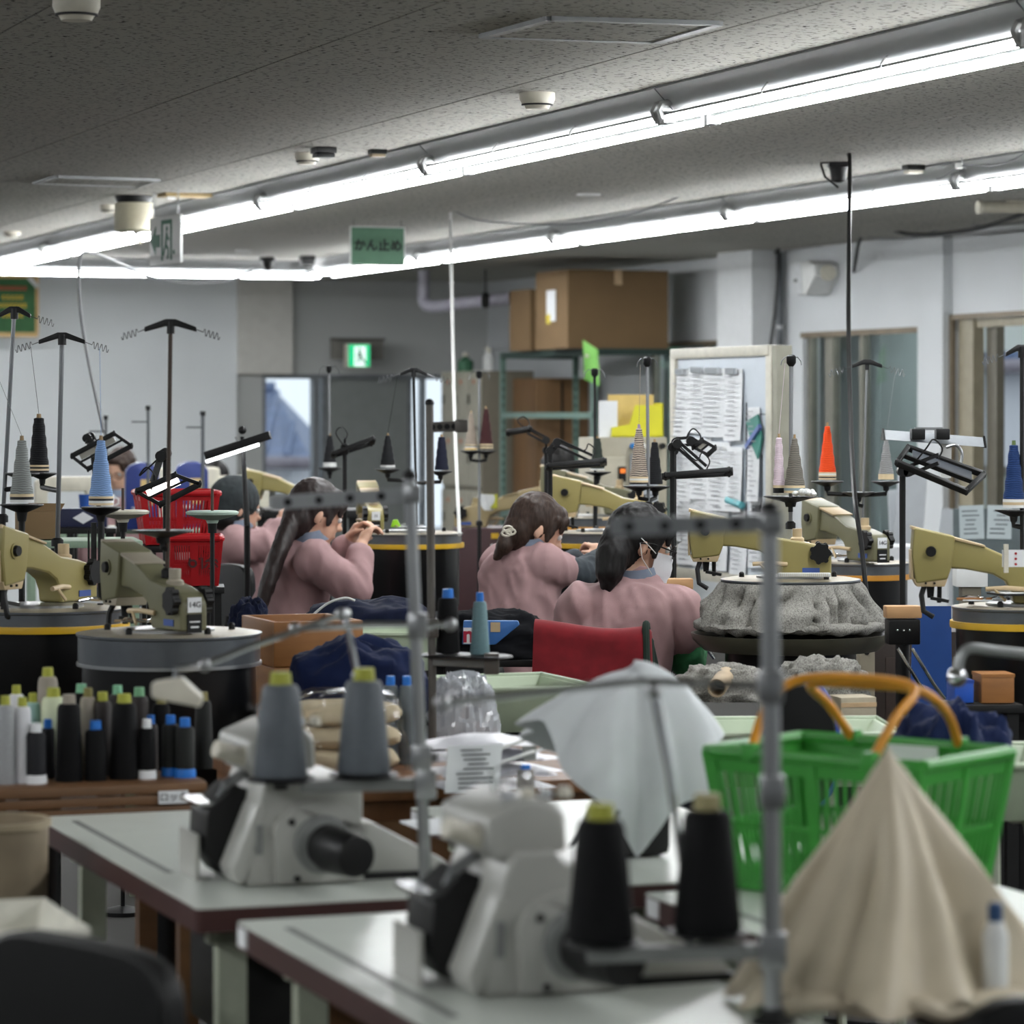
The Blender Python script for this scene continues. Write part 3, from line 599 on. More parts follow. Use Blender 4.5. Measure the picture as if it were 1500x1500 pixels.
mb = MB(); mb.prism([(-0.12,0),(0.14,0),(0.14,0.15),(0.0,0.15),(-0.03,0.06),(-0.12,0.045)], -0.05, -0.045).prism([(-0.12,0),(0.14,0),(0.14,0.16),(-0.12,0.16)], 0.1, 0.105).box((0.01,0.025,0.0035),(0.26,0.15,0.007)).box((0.138,0.025,0.08),(0.006,0.15,0.16)); mb.build('tray', mat('acid_yellow',(205,200,40),0.5,var=0.05), y)
MB().box((0.02,0.06,0.1),(0.23,0.012,0.2)).build('tan_folder', mat('tan_folder_m',(196,170,104),0.7), y); MB().box((-0.13,-0.03,0.085),(0.09,0.012,0.17)).build('white_sheet', M_paper, y)
# whiteboard on a stand, papers under clips. local x towards the camera, -y faces the room
t = rthing('whiteboard', 'freestanding whiteboard covered with clipped paper sheets', 'whiteboard', 5.75, 13.1, 0, -PI/2)
MB().box((0,0,1.33),(1.02,0.02,0.94)).build('board', mat('whiteboard_face',(196,204,212),0.25,var=0.02), t)
M_wf = mat('whiteboard_frame',(190,186,172),0.45)
for a,b,w in (((-0.53,0,1.82),(0.53,0,1.82),0.045),((-0.53,0,0.84),(0.53,0,0.84),0.045),((-0.52,0,0.82),(-0.52,0,1.84),0.05),((0.52,0,0.82),(0.52,0,1.84),0.05)): MB().bar(a,b,0.06,w).build('frame_rail', M_wf, t, bevel=0.004)
MB().box((0.575,0.015,0.92),(0.05,0.07,1.84)).build('end_panel', mat('panel_khaki',(138,136,122),0.6), t, bevel=0.003)
for s in (-1,1): MB().box((s*0.45,0,0.42),(0.04,0.04,0.84)).box((s*0.45,0,0.02),(0.05,0.3,0.04)).build('leg', M_wf, t)
random.seed(11)
for (x,z,w,h) in [(-0.46,1.45,.1,.3),(-0.46,1.15,.1,.34),(0.0,1.02,.2,.3),(-0.42,1.60,.16,.3),(-0.24,1.61,.22,.29),(-0.05,1.6,.24,.3),(0.16,1.59,.17,.31),(-0.4,1.30,.17,.28),(-0.2,1.31,.2,.27),(0.0,1.28,.23,.3),(0.17,1.27,.15,.28),(-0.38,1.03,.18,.3),(-0.17,1.03,.2,.3),(0.2,1.0,.16,.28),(0.37,1.38,.11,.4),(0.38,1.05,.14,.3)]:
    yy = -0.014-rnd(0,0.012); tilt = rnd(-.03,.03)
    mb = MB(); mb.grid(lambda u,v: ((u-.5)*w, -0.012*(1-v)*(1-v)-0.004*math.sin(5*u), (v-.5)*h), 6, 6); pp = mb.build('paper_sheet', M_paper if rnd(0,1)<.85 else mat('paper_grey',(190,194,198),0.85), t, (x,yy,z), (0,tilt,0), thick=0.001)
    mb = MB(); n = int(h/0.022)
    for k in range(n): 
        mb.box((rnd(-.02,.02),-0.017,-h/2+0.025+k*0.021),(w*rnd(.35,.8),0.001,0.004))
    if mb.v: mb.build('print_lines', mat('faint_print',(158,160,164),0.8,var=0), pp)
    if z > 1.5: MB().box((0,-0.012,h/2-0.01),(w*0.55,0.016,0.025)).build('clip', M_chrome, pp)
MB().box((-0.13,-0.05,1.0),(0.1,0.003,0.2)).build('pink_note', mat('pink_paper',(206,158,156),0.8), t)
MB().prism([(0.3,1.52),(0.42,1.55),(0.46,1.45),(0.42,1.36),(0.36,1.42)], -0.03, -0.022).build('teal_scraper', mat('teal_plastic',(60,130,118),0.4), t)
MB().bar((0.32,-0.035,1.41),(0.46,-0.035,1.5),0.015,0.02).build('blue_pen', mat('pen_blue',(90,110,170),0.4), t); MB().cyl((0.11,-0.03,1.18),(0.26,-0.03,1.16),0.016,n=12).build('turquoise_tube', mat('turquoise',(96,170,178),0.4), t)
mb = MB()
for a,b in (((0.27,1.6),(0.27,1.0)),((0.27,1.55),(0.47,1.55)),((0.27,1.3),(0.33,1.3)),((0.35,1.38),(0.35,1.15)),((0.43,1.38),(0.43,1.15))): mb.bar((a[0],-0.0135,a[1]),(b[0],-0.0135,b[1]),0.006,0.004)
mb.box((0.39,-0.02,1.15),(0.08,0.01,0.03)); mb.build('drawn_lines', mat('marker_black',(50,52,56),0.6,var=0), t)
# ================================================================ linking machines, dials, yarn stands, lamps
M_olive = mat('olive_enamel', (144,133,82), 0.38, var=0.06, scale=6); M_olived = mat('olive_enamel_dark', (106,104,78), 0.4, var=0.1, scale=8)
M_tan = mat('tan_enamel', (156,140,104), 0.4, var=0.05); M_creamp = mat('cream_plate', (190,168,132), 0.45, var=0.04)
M_rim = mat('dial_rim', (104,108,112), 0.3, 0.7, var=0.1); M_yel = mat('yellow_ring', (206,164,34), 0.4, var=0.06); M_org = mat('orange_ring', (196,136,44), 0.4, var=0.06)
M_drum = mat('drum_black', (11,11,12), 0.3, var=0.15, spec=0.4); M_plate = mat('dial_plate', (168,160,142), 0.4, 0.5, var=0.15)
M_wood = mat('pale_wood', (190,148,104), 0.6, var=0.14, scale=8, stretch=(1,6,6)); M_woodo = mat('orange_wood', (150,100,52), 0.5, var=0.16, scale=6, stretch=(1,1,5))
M_wire = mat('wire_steel', (110,112,114), 0.3, 0.9, var=0)
M_lblb = mat('label_blue', (58,84,150), 0.5, var=0); M_lblw = mat('label_white', (228,230,232), 0.6, var=0)
def linker(label, loc, rz, enamel, sc=1.0, num=None, face=None, top=True, decal=None, on=None):
    loc = Vector(loc)
    if on: loc.z = on.z+0.0085
    t = thing('linking_machine', label, 'machine', loc, rz); t.scale = (sc, sc, sc)
    prof = [(0.078,0),(0.078,0.066),(0.06,0.086),(0.0,0.1),(-0.079,0.112),(-0.157,0.147),(-0.262,0.176),(-0.30,0.186),(-0.30,0.10),(-0.245,0.088),(-0.2,0.086),(-0.13,0.073),(-0.098,0.055),(-0.082,0.028),(-0.078,0)]
    MB().prism(prof, -0.034, 0.034).build('arm', enamel, t, bevel=0.01, seg=3)
    MB().prism([(-0.245,0.06),(-0.235,0.09),(-0.225,0.17),(-0.33,0.194),(-0.335,0.12),(-0.325,0.05)], -0.044, 0.044).build('head', enamel, t, bevel=0.008, seg=3)
    MB().prism([(-0.252,0.042),(-0.244,0.062),(-0.332,0.062),(-0.322,0.042)], -0.04, 0.04).prism([(-0.337,0.06),(-0.33,0.06),(-0.331,0.135),(-0.338,0.135)], -0.036, 0.036).build('face_plate', face or M_creamp, t, bevel=0.003)
    MB().prism([(-0.335,0.187),(-0.15,0.142),(-0.149,0.147),(-0.335,0.196)], -0.04, 0.04).build('top_cover', face or M_creamp, t, bevel=0.002)
    for s in (-1, 1):
        k = MB(); k.cyl((0,0,0),(0,s*0.012,0),0.0145,0.012,n=18); k.build('thumb_knob', M_black, t, (-0.287,s*0.043,0.132)); MB().cyl((0,0,0),(0,s*0.004,0),0.019,n=20).build('knob_collar', enamel, t, (-0.287,s*0.043,0.132))
        w = MB(); w.cyl((0,0,0),(0,s*0.018,0),0.027,n=24)
        for i in range(7): a = 2*PI*i/7; w.cyl((0.025*math.cos(a),0,0.025*math.sin(a)),(0.025*math.cos(a),s*0.017,0.025*math.sin(a)),0.008,n=8)
        w.build('handwheel', M_black, t, (0.046,s*0.033,0.068))
        MB().box((-0.001 if s<0 else 0.0,s*0.0352,0.018),(0.05,0.002,0.015)).build('maker_plate', M_lblb, t, (0.02,0,0))
    MB().lathe([(0.02,0),(0.02,0.012),(0.014,0.016),(0.014,0.04)], n=16).build('stand_boss', face or M_creamp, t, (-0.02,0,0.098))
    MB().cyl((-0.285,0,0.045),(-0.285,0,0.012),0.011,0.008,n=12).cyl((-0.262,0,0.045),(-0.262,0.01,0.0),0.006,n=8).bar((-0.285,-0.01,0.012),(-0.24,-0.02,0.004),0.012,0.008).build('needle_bar', M_dark, t)
    MB().tube([(-0.30,-0.02,0.05),(-0.31,-0.03,0.02),(-0.305,-0.035,-0.02),(-0.28,-0.04,-0.035)], 0.007, 8).build('hook_lever', M_dark, t)
    MB().tube([(-0.05,-0.036,0.036),(-0.1,-0.05,0.04),(-0.15,-0.055,0.037)], 0.006, 8).tube([(-0.13,-0.055,0.038),(-0.1,-0.06,0.008)], 0.004, 6).build('lever', M_creamp, t)
    for i in range(2): MB().cyl((0,0,0),(0,-0.004,0),0.003,n=8).build('screw', M_black, t, (-0.30+0.022*i,-0.0405,0.051))
    if num:
        MB().box((0,0,0),(0.003,0.034,0.034)).build('number_label', M_lblw, t, (0.0795,0,0.06)); text(num, 0.018, mat('label_ink',(40,40,44),0.7,var=0), t, (0.0815,0,0.06), (PI/2,0,PI/2), 'number_text')
        MB().box((0,0,0),(0.004,0.036,0.042)).build('spec_plate', M_black, t, (0.079,0,0.018)); MB().box((0,0,0),(0.001,0.02,0.004)).box((0,0,0.012),(0.001,0.026,0.003)).build('spec_lines', M_lblw, t, (0.0815,0,0.01))
    if decal: text(decal, 0.02, M_black, t, (-0.2,-0.0355,0.128), (PI/2,0.27,0), 'maker_lettering')
    return t
def dial(label, c, r, stripe=None, hub=True, rim_h=0.03, drum_h=0.30, tools=True, seed=1):
    """c = centre of the top plate"""
    t = thing('linking_dial', label, 'dial', (c.x, c.y, 0)); z = c.z; random.seed(seed)
    MB().lathe([(r*0.99,z-0.012),(r*0.99,z-0.004),(r*0.9,z)], n=48).build('top_plate', M_plate, t)
    MB().lathe([(r*0.955,z-0.012-rim_h),(r,z-0.012-rim_h),(r,z-0.012),(r*1.02,z-0.009),(r*1.02,z-0.004),(r*0.955,z-0.004)], n=56, close=True).build('rim', M_rim, t)
    if stripe:
        MB().lathe([(r*0.96,z-0.03-rim_h),(r*1.045,z-0.03-rim_h),(r*1.05,z-0.021-rim_h),(r*1.045,z-0.012-rim_h),(r*0.96,z-0.012-rim_h)], n=56, close=True).build('stripe_ring', stripe, t)
    else:
        MB().lathe([(r*0.96,z-0.02-rim_h),(r*1.015,z-0.02-rim_h),(r*1.015,z-0.012-rim_h),(r*0.96,z-0.012-rim_h)], n=56, close=True).build('lower_bead', M_steel, t)
    MB().lathe([(r*0.9,z-drum_h),(r*0.955,z-drum_h+0.02),(r*0.955,z-0.02-rim_h)], n=48).build('drum', M_drum, t)
    MB().lathe([(0.05,0.03),(0.05,z-drum_h)], n=20).build('column', M_drum, t); MB().lathe([(0.2,0),(0.2,0.02),(0.06,0.045)], n=32).build('foot', M_drum, t)
    if hub: MB().lathe([(r*0.5,z),(r*0.5,z+0.006),(r*0.45,z+0.008)], n=32).build('inner_plate', M_steel, t)
    for k in range(5): a = 2*PI*k/5+0.4; MB().lathe([(0.008,0),(0.008,0.012),(0.004,0.016)], n=8).build('bolt', M_dark, t, (r*0.72*math.cos(a), r*0.72*math.sin(a), z))
    return t
def yarn_cone(label, c, h, rb, rt, m, bands=None, core=None, dz=0.0, tilt=0):
    t = thing('yarn_cone', label, 'cone', c); hb = h*0.14 if bands else 0.0
    mb = MB(); n = 22; pr = [(rb*1.0,hb)]
    for i in range(1,13): u = i/12; pr.append((rb+(rt-rb)*u+0.0012*math.sin(i*2.1), hb+(h-hb)*u))
    pr.append((rt*0.6,h+0.002)); mb.lathe(pr, n=n); mb.build('yarn', m, t)
    MB().lathe([(rt*0.5,h),(rt*0.42,h+h*0.085)], n=14).build('core_tip', core or mat('kraft_core',(150,126,92),0.7), t)
    if bands:
        k = len(bands)
        for i, bm_ in enumerate(bands): MB().lathe([(rb*1.04,hb*i/k),(rb*1.03,hb*(i+1)/k)], n=n).build('core_band', bm_, t)
    return t
def zig(a, d, n, amp, up):
    """zigzag wire from a along d"""
    pts = []
    for i in range(n*6+1):
        u = i/(n*6); pts.append(Vector(a)+Vector(d)*u+Vector(up)*amp*math.sin(u*n*2*PI))
    return pts
def yarn_stand(label, base, top, Y, Yt=None, wing=37, r=0.006, m=None, trays=(), head='wing', drop=8, flat=0, floor=False):
    """pole given by pixels of its foot and head at depth Y; trays = (x, y, radius px, Y)"""
    b = W(base[0], base[1], Y); tp = W(top[0], top[1], Yt or Y)-b; t = thing('yarn_stand', label, 'stand', b); k = Y/F; m = m or M_wire
    MB().cyl((0,0,0), tp, r, n=12).build('pole', m, t); MB().lathe([(r*2.6,0),(r*2.6,0.018),(r*1.6,0.024)], n=14).build('pole_clamp', M_dark, t)
    if head == 'wing':
        w = wing*k; mb = MB(); d = drop*k
        mb.prism([(-w,-d-0.012),(-w,-d),(0-0.012,0.006),(0.012,0.006),(w,-d),(w,-d-0.012),(0.014,-0.012),(-0.014,-0.012)], -0.008, 0.008); h = mb.build('guide_head', M_black, t, tp, bevel=0.002)
        MB().cyl((0,0,-0.03),(0,0,0.0),r*1.8,n=12).build('head_socket', M_black, h)
        for s in (-1, 1):
            a = Vector((s*w,0,-d-0.006)); e1 = a+Vector((s*10*k,0,-4*k))
            MB().tube([a]+zig(e1,(s*24*k,0,-7*k),4,5.5*k,(0.15*s,0,1)), 0.0013, 5).build('guide_wire', M_wire, h)
    elif head == 'hook':
        mb = MB(); mb.lathe([(r*1.2,-0.02),(r*2.4,-0.01),(r*2.4,0.01),(r*1.5,0.015)], n=12); h = mb.build('guide_head', M_black, t, tp)
        for s in (-1, 1): MB().tube([(0,0,0),(s*9*k,0,4*k),(s*14*k,0,-2*k),(s*15*k,0,-8*k)], 0.0016, 5).build('guide_wire', M_wire, h)
    elif head == 'bar':
        MB().lathe([(r*1.5,-0.01),(r*1.5,0.012)], n=12).build('pole_cap', M_black, t, tp); MB().box((-12*k,0,-20*k),(24*k,0.01,0.008)).build('guide_bar', m, t, tp)
    if floor: floor_post(t, b)
    for tr in trays:
        x, y, rp, Yy = tr; c = W(x, y, Yy)-b; R_ = rp*Yy/F
        q = MB().lathe([(R_*0.18,-0.03),(R_*0.22,-0.016),(R_*0.7,-0.006),(R_,0.0),(R_*0.98,0.003),(0.006,0.001)], n=28).build('cone_tray', M_black, t, c)
        pz = min(max(c.z-0.045, 0.02), tp.z-0.02); f = pz/tp.z
        MB().tube([c+Vector((0,0,-0.028)), c+Vector((0,0,-0.04)), Vector((tp.x*f, tp.y*f, pz))], 0.0075, 8).build('tray_arm', M_black, t)
    return t
def floor_post(t, base, r=0.009):
    MB().cyl((0,0,0), (0,0,-base.z+0.015), r, n=10).build('floor_post', M_black, t); MB().lathe([(0.07,-base.z),(0.07,-base.z+0.012),(0.02,-base.z+0.025)], n=24).build('foot', M_black, t)
def frame_lamp(label, pts, Y, arm, lit=False, bw=0.02, strips=True, dy=(0,0,0,0), plate=False):
    """flat lamp head with open frame from four pixel corners; arm = list of (x, y, dY)"""
    q = [W(x, y, Y+d) for (x, y), d in zip(pts, dy)]; base = W(arm[-1][0], arm[-1][1], Y+arm[-1][2]); t = thing('task_lamp', label, 'lamp', base)
    q = [p-base for p in q]; nn = (q[1]-q[0]).cross(q[3]-q[0]).normalized()
    hd = MB()
    for i in range(4): hd.bar(q[i], q[(i+1)%4], bw*1.6 if i in (0,2) else bw, 0.016, nn); hd.sph(q[i], (bw*0.55,bw*0.55,0.012), 8, 6)
    mid0, mid1 = (q[0]+q[3])/2, (q[1]+q[2])/2
    h = hd.build('lamp_frame', M_black, t, bevel=0.002)
    if strips:
        a, b = q[0]*0.72+q[3]*0.28, q[1]*0.72+q[2]*0.28; a2, b2 = q[0]*0.28+q[3]*0.72, q[1]*0.28+q[2]*0.72
        w = (q[0]-q[3]).length*(0.42 if lit or plate else 0.26); ins = (b-a)*0.1
        MB().bar(a+ins, b-ins, w, 0.006, nn).build('light_strip', mat('lamp_on',(255,246,242),0.4,var=0,emit=6.0) if lit else (mat('lamp_plate',(66,70,76),0.4,var=0.03) if plate else mat('lamp_off',(150,148,138),0.3,var=0.03)), h)
        MB().bar(mid0, mid1, bw*0.7, 0.012, nn).build('centre_bar', M_black, h)
    pts3 = [W(x, y, Y+d)-base for x, y, d in arm]
    if len(pts3) > 2:
        for o in (-0.012, 0.012):
            off = Vector((0,0,o)); mb = MB()
            for a, b in zip(pts3[:-2], pts3[1:-1]): mb.bar(a+off, b+off, 0.008, 0.01)
            mb.build('arm_rod', M_black, t)
    MB().cyl(pts3[-2], pts3[-1], 0.009, n=12).build('lamp_post', M_black, t)
    floor_post(t, base)
    for p in pts3[1:-1]: MB().cyl(p+Vector((0,-0.02,0)), p+Vector((0,0.02,0)), 0.016, n=14).build('joint', M_black, t)
    p0 = pts3[0]; MB().tube(bez([p0, p0+Vector((0.01,0,0.03)), p0+Vector((-0.015,0,0.055)), p0+Vector((-0.035,0,0.03)), pts3[1] if len(pts3)>2 else p0+Vector((-0.03,0,0))], 16), 0.0025, 6).build('lamp_wire', M_black, t)
    return t
def cone_colors():
    return dict(grey=wound('yarn_grey',(136,140,138),None,300), black=wound('yarn_black',(24,25,28),None,300,0.4), blue=wound('yarn_sky',(126,158,204),None,330), stripe=wound('yarn_stripe',(170,156,142),(40,36,36),260), maroon=wound('yarn_maroon',(62,30,32),None,300),
        green=wound('yarn_dkgreen',(44,52,46),None,300), pink=wound('yarn_pink',(214,196,206),None,330,0.12), brown=wound('yarn_taupe',(108,104,96),None,300), orange=wound('yarn_orange',(222,72,22),None,320,0.25), silver=wound('yarn_silver',(140,140,140),None,300), navy=wound('yarn_navy',(26,52,98),None,320,0.3))
YC = cone_colors()
B_w, B_c, B_k, B_b = M_white, mat('band_cream',(206,186,150),0.6), M_black, mat('band_blue',(120,140,150),0.6)
# --- the big linker with the grey knit on its dial
zt = 1.085
c8 = W(1158, 846, 9.8); d8 = dial('round dial hidden under grey knitted garments beside the masked worker', Vector((c8.x,c8.y,c8.z)), 0.205, None, tools=False)
linker('large olive linking machine standing over the grey knitted garment dial', W(1178,840,9.72), math.radians(-4), M_olive, 1.02, on=c8)
# --- right-hand linker
c10 = W(1492, 886, 8.8); dial('round dial with yellow ring beside the black framed lamp', c10, 0.175, M_yel, seed=4)
linker('olive linking machine with red-dotted white paper strip tied on its arm', W(1528,884,8.75), math.radians(-3), M_olive, 1.05, on=c10)
p = W(1500,818,8.62); s = thing('paper_strip', 'white paper strip with red dots tied round the olive machine arm', 'paper strip', p)
MB().box((0,0,0),(0.115,0.003,0.045)).build('strip', M_paper, s); MB().box((-0.048,-0.004,0.0),(0.012,0.012,0.075)).build('tie', M_cream, s)
for k in range(3): MB().cyl((0,0,0),(0,-0.002,0),0.0035,n=10).build('red_dot', mat('dot_red',(170,40,40),0.6,var=0), s, (-0.022,-0.0015,-0.015+0.014*k))
# --- far right 14G linker
c9 = W(1262, 822, 11.3); dial('round dial with orange ring below the olive 14G machine by the orange cone', c9, 0.165, M_org, seed=5)
linker('olive 14G linking machine by the orange yarn cone', W(1272,816,11.15), math.radians(-62), M_olived, 1.05, '14G', on=c9)
# --- front left dial with dark 14G
c2 = W(248, 924, 8.0); dial('steel-rimmed round dial with black drum carrying the 14G machine nearest the thread shelf', c2, 0.222, None, rim_h=0.062, drum_h=0.36, seed=6)
linker('dark grey-green 14G linking machine on the steel-rimmed dial', W(262,926,7.92), math.radians(-58), M_olived, 1.06, '14G', mat('grey_plate',(150,142,126),0.5), on=c2)
# --- left dial with yellow ring
c1 = W(62, 888, 8.75); dial('round dial with yellow ring and black drum beside the grey yarn cone', c1, 0.222, M_yel, seed=7)
linker('olive linking machine with cream face plate on the yellow-ringed dial beside the blue yarn cone', W(100,884,8.86), math.radians(64), M_olive, 1.12, on=c1)
# --- dial of the seated pair, end-on machine
c4 = W(598, 779, 12.75); dial('round dial with yellow ring at the hands of the long-haired worker', c4, 0.208, M_yel, seed=8)
linker('olive linking machine seen end-on at the dial of the long-haired worker', W(548,780,12.7), math.radians(-82), M_olive, 0.95, 'III', on=c4)
c7 = W(880, 778, 12.5); dial('round dial with yellow ring at the reaching worker with tied hair', c7, 0.19, M_yel, seed=9)
linker('bright olive linking machine in front of the worker with tied brown hair', W(945,812,12.5), math.radians(-6), M_olive, 1.06, on=c7)
c6 = W(866, 756, 14.6); dial('round dial in the row behind the reaching worker', c6, 0.19, M_org, seed=10)
linker('grey-olive linking machine in the row behind the reaching worker', W(915,764,14.6), math.radians(-8), M_olived, 1.12, on=c6)
# --- tan machine with lettering and its maroon bench box
b5 = W(762, 770, 15.6); linker('tan linking machine with black lettering and a yellow-tied bag on its arm', W(690,772,15.5), math.radians(174), M_tan, 1.0, None, M_tan, decal='SA-1 N' if False else None)
t = thing('machine_bench', 'dark maroon machine bench box with a yellow sticker', 'bench', (W(725,800,15.4).x, 15.4, 0), 0.06)
zz = W(725,774,15.4).z; MB().box((0,0.2,zz/2),(0.36,0.4,zz)).build('box', mat('maroon_box',(58,28,32),0.5,var=0.1), t, bevel=0.006); MB().box((0.0,-0.003,zz-0.035),(0.035,0.004,0.025)).build('yellow_sticker', M_yel, t); MB().box((0.005,-0.003,zz-0.085),(0.05,0.004,0.02)).build('white_sticker', M_lblw, t)
t = thing('plastic_bag', 'small clear bag tied with a yellow-green band on the tan machine arm', 'bag', W(715,735,15.35))
mb = MB(); mb.grid(lambda u,v: Vector((0.035*math.cos(2*PI*u)*(0.4+0.8*v)+0.012*math.sin(9*u*PI+v*4), 0.03*math.sin(2*PI*u), -0.04+0.075*v)), 14, 8, True); mb.build('bag_film', mat('white_film',(214,216,216),0.35), t); MB().lathe([(0.02,-0.03),(0.024,-0.03),(0.024,0.035),(0.02,0.035)],n=14,close=True).build('tie_band', mat('lime_band',(176,176,50),0.5), t, (0.02,0,0))
# --- back machines at the window
linker('olive linking machine close to the back window', W(455,745,15.8), math.radians(-10), M_olive, 1.0)
t = thing('work_bench', 'dark bench carrying the linking machine close to the back window', 'bench', (W(452,745,15.85).x, 15.85, 0)); zz = W(455,746,15.85).z
MB().box((0,0.1,zz-0.02),(0.5,0.5,0.04)).build('top', M_dark, t, bevel=0.004)
for x in (-0.22,0.22):
    for y in (-0.1,0.3): MB().box((x,y,(zz-0.04)/2),(0.04,0.04,zz-0.04)).build('leg', M_dark, t)
# --- yarn stands
yarn_stand('tall yarn stand with black wing head in front of the framed notice', (4,765), (21,452), 9.3, trays=[(32,694,26,9.3)], wing=24, floor=True)
yarn_stand('yarn stand with black wing head over the olive machine by the blue cone', (84,800), (91,490), 9.4, trays=[(62,694,22,9.6)], wing=34, r=0.0068, floor=True)
yarn_stand('tall dark yarn stand with wide wing head rising from the 14G machine', (245,846), (250,471), 8.0, trays=[(238,778,46,8.0)], wing=38, r=0.0055, m=mat('rust_pole',(62,50,42),0.5,0.4))
yarn_stand('thin yarn stand with bent wire hooks in front of the dark door', (483,724), (482,540), 14.2, trays=[(483,686,18,14.2)], head='hook', r=0.005, m=M_cordg, floor=True)
yarn_stand('yarn stand with wing head beside the bright door strip', (610,778), (606,541), 12.9, trays=[(568,688,19,12.9),(645,691,18,12.9)], wing=20, r=0.0055, drop=5, m=M_dark)
yarn_stand('yarn stand by the lockers holding the striped and maroon cones', (702,770), (702,548), 14.8, trays=[(690,661,16,14.8),(712,661,16,14.8)], head='hook', m=M_cordg, floor=True)
yarn_stand('yarn stand by the steel shelf holding the dark green cone', (872,730), (871,545), 13.2, trays=[(876,692,20,13.2)], head='hook', m=M_dark, floor=True)
yarn_stand('yarn stand by the beige cabinet holding the striped grey cone', (950,745), (948,529), 11.4, trays=[(936,713,23,11.4),(960,713,24,11.5)], head='hook', m=M_cordg, floor=True)
yarn_stand('yarn stand at the whiteboard edge holding pink and taupe cones', (1158,775), (1159,527), 9.9, trays=[(1158,728,40,9.9)], head='hook', m=M_cordg)
yarn_stand('yarn stand with wing head in front of the glazed opening', (1262,820), (1270,529), 11.2, trays=[(1212,706,24,11.2),(1298,706,22,11.2),(1257,722,24,11.2)], wing=22, r=0.004, drop=5, m=M_cordg)
yarn_stand('yarn stand at the door holding the dark blue cone', (1497,884), (1497,508), 8.9, trays=[(1485,748,28,8.9)], wing=24, m=M_dark)
# --- cones
def cone_px(label, x, ytop, ybot, wb, wt, Y, m, bands=None, core=None, to=None):
    k = Y/F; b = W(x, ybot, Y)+Vector((0,0,0.004)); t = yarn_cone(label, b, (ybot-ytop)*k, wb*k/2, wt*k/2, m, bands, core)
    if to: MB().tube([Vector((0,0,(ybot-ytop)*k*1.08)), W(to[0],to[1],to[2])-b], 0.0009, 4).build('strand', m, t)
    return t
cone_px('grey wound yarn cone with cream and black base bands', 32, 647, 693, 0, 0, 9.3, YC['grey']) if False else None
cone_px('grey wound yarn cone with cream and black base bands', 32, 648, 738, 34, 13, 9.2, YC['grey'], [B_w,B_k,B_c], None, (-8,540,9.3))
MB_t = thing('cone_tray', 'black dish tray with a spindle under the grey yarn cone', 'tray', W(32,740,9.2)); MB().lathe([(0.012,-0.045),(0.016,-0.02),(0.045,-0.008),(0.062,0),(0.06,0.003),(0.005,0.001)],n=28).build('dish', M_black, MB_t); floor_post(MB_t, W(32,740,9.2))
cone_px('black yarn cone with cream base band in front of the pale wall', 57, 615, 694, 29, 15, 9.6, YC['black'], [B_k,B_c,B_k,B_c], None, (45,508,9.4))
cone_px('light blue wound yarn cone with kraft paper tip', 148, 648, 742, 35, 12, 9.0, YC['blue'], [B_c,B_w,M_dark,B_c], None, (146,510,9.4))
MB_t = thing('cone_tray', 'black dish tray on a post under the light blue yarn cone', 'tray', W(148,744,9.0)); MB().lathe([(0.008,-0.04),(0.014,-0.02),(0.045,-0.008),(0.056,0),(0.054,0.003),(0.005,0.001)],n=28).build('dish', M_black, MB_t); MB().cyl((-0.02,0,-0.04),(-0.02,0,-0.22),0.008).cyl((-0.034,0,-0.06),(-0.034,0,-0.16),0.003).cyl((-0.004,0,-0.06),(-0.004,0,-0.16),0.003).build('stem', M_black, MB_t); floor_post(MB_t, W(148,744,9.0))
cone_px('black yarn cone in front of the dark door with pale tip', 568, 640, 686, 21, 7, 12.9, YC['black'], [B_w,B_k], None, (582,552,12.9))
cone_px('navy black yarn cone against the bright door strip', 647, 642, 690, 21, 10, 12.9, wound('yarn_nightblue',(22,26,44),None,300,0.3))
cone_px('black yarn cone on the thin hook stand', 483, 640, 685, 19, 7, 14.2, YC['black'], [B_w])
cone_px('striped grey yarn cone with banded base beside the maroon cone', 690, 607, 660, 18, 6, 14.8, YC['stripe'], [M_yel,B_c,B_w,B_k,B_c])
cone_px('maroon yarn cone with cream striped base', 712, 601, 660, 20, 6, 14.8, YC['maroon'], [B_k,B_c,B_k,B_c])
cone_px('dark green yarn cone by the steel shelf', 875, 644, 690, 20, 9, 13.2, YC['green'], [B_w,YC['green'],YC['green']])
cone_px('striped black and grey yarn cone with violet tip', 936, 630, 711, 27, 9, 11.4, YC['stripe'], [B_k,B_c,B_w,B_c], mat('violet_tip',(150,130,170),0.6), (938,534,11.4))
cone_px('black yarn cone touching the striped cone near the beige cabinet', 959, 650, 711, 24, 9, 11.5, YC['black'])
cone_px('pale pink yarn cone at the whiteboard edge', 1141, 644, 724, 17, 9, 9.9, YC['pink'], [B_k,B_k,B_c], None, (1150,532,9.9))
cone_px('taupe yarn cone with blue-grey base band leaning by the pink cone', 1164, 645, 724, 30, 8, 9.85, YC['brown'], [B_c,B_b,B_c])
cone_px('bright orange yarn cone with white and black base bands', 1212, 627, 704, 25, 8, 11.2, YC['orange'], [B_c,B_k,B_c,B_w,B_c])
cone_px('silver grey yarn cone under the white lamp bar', 1298, 646, 704, 22, 6, 11.2, YC['silver'], [B_c], None, (1312,540,11.2))
cone_px('dark blue yarn cone with white base and green tip', 1485, 655, 746, 31, 13, 8.9, YC['navy'], [B_w,M_creamp,B_w], mat('green_tip',(90,110,60),0.6))
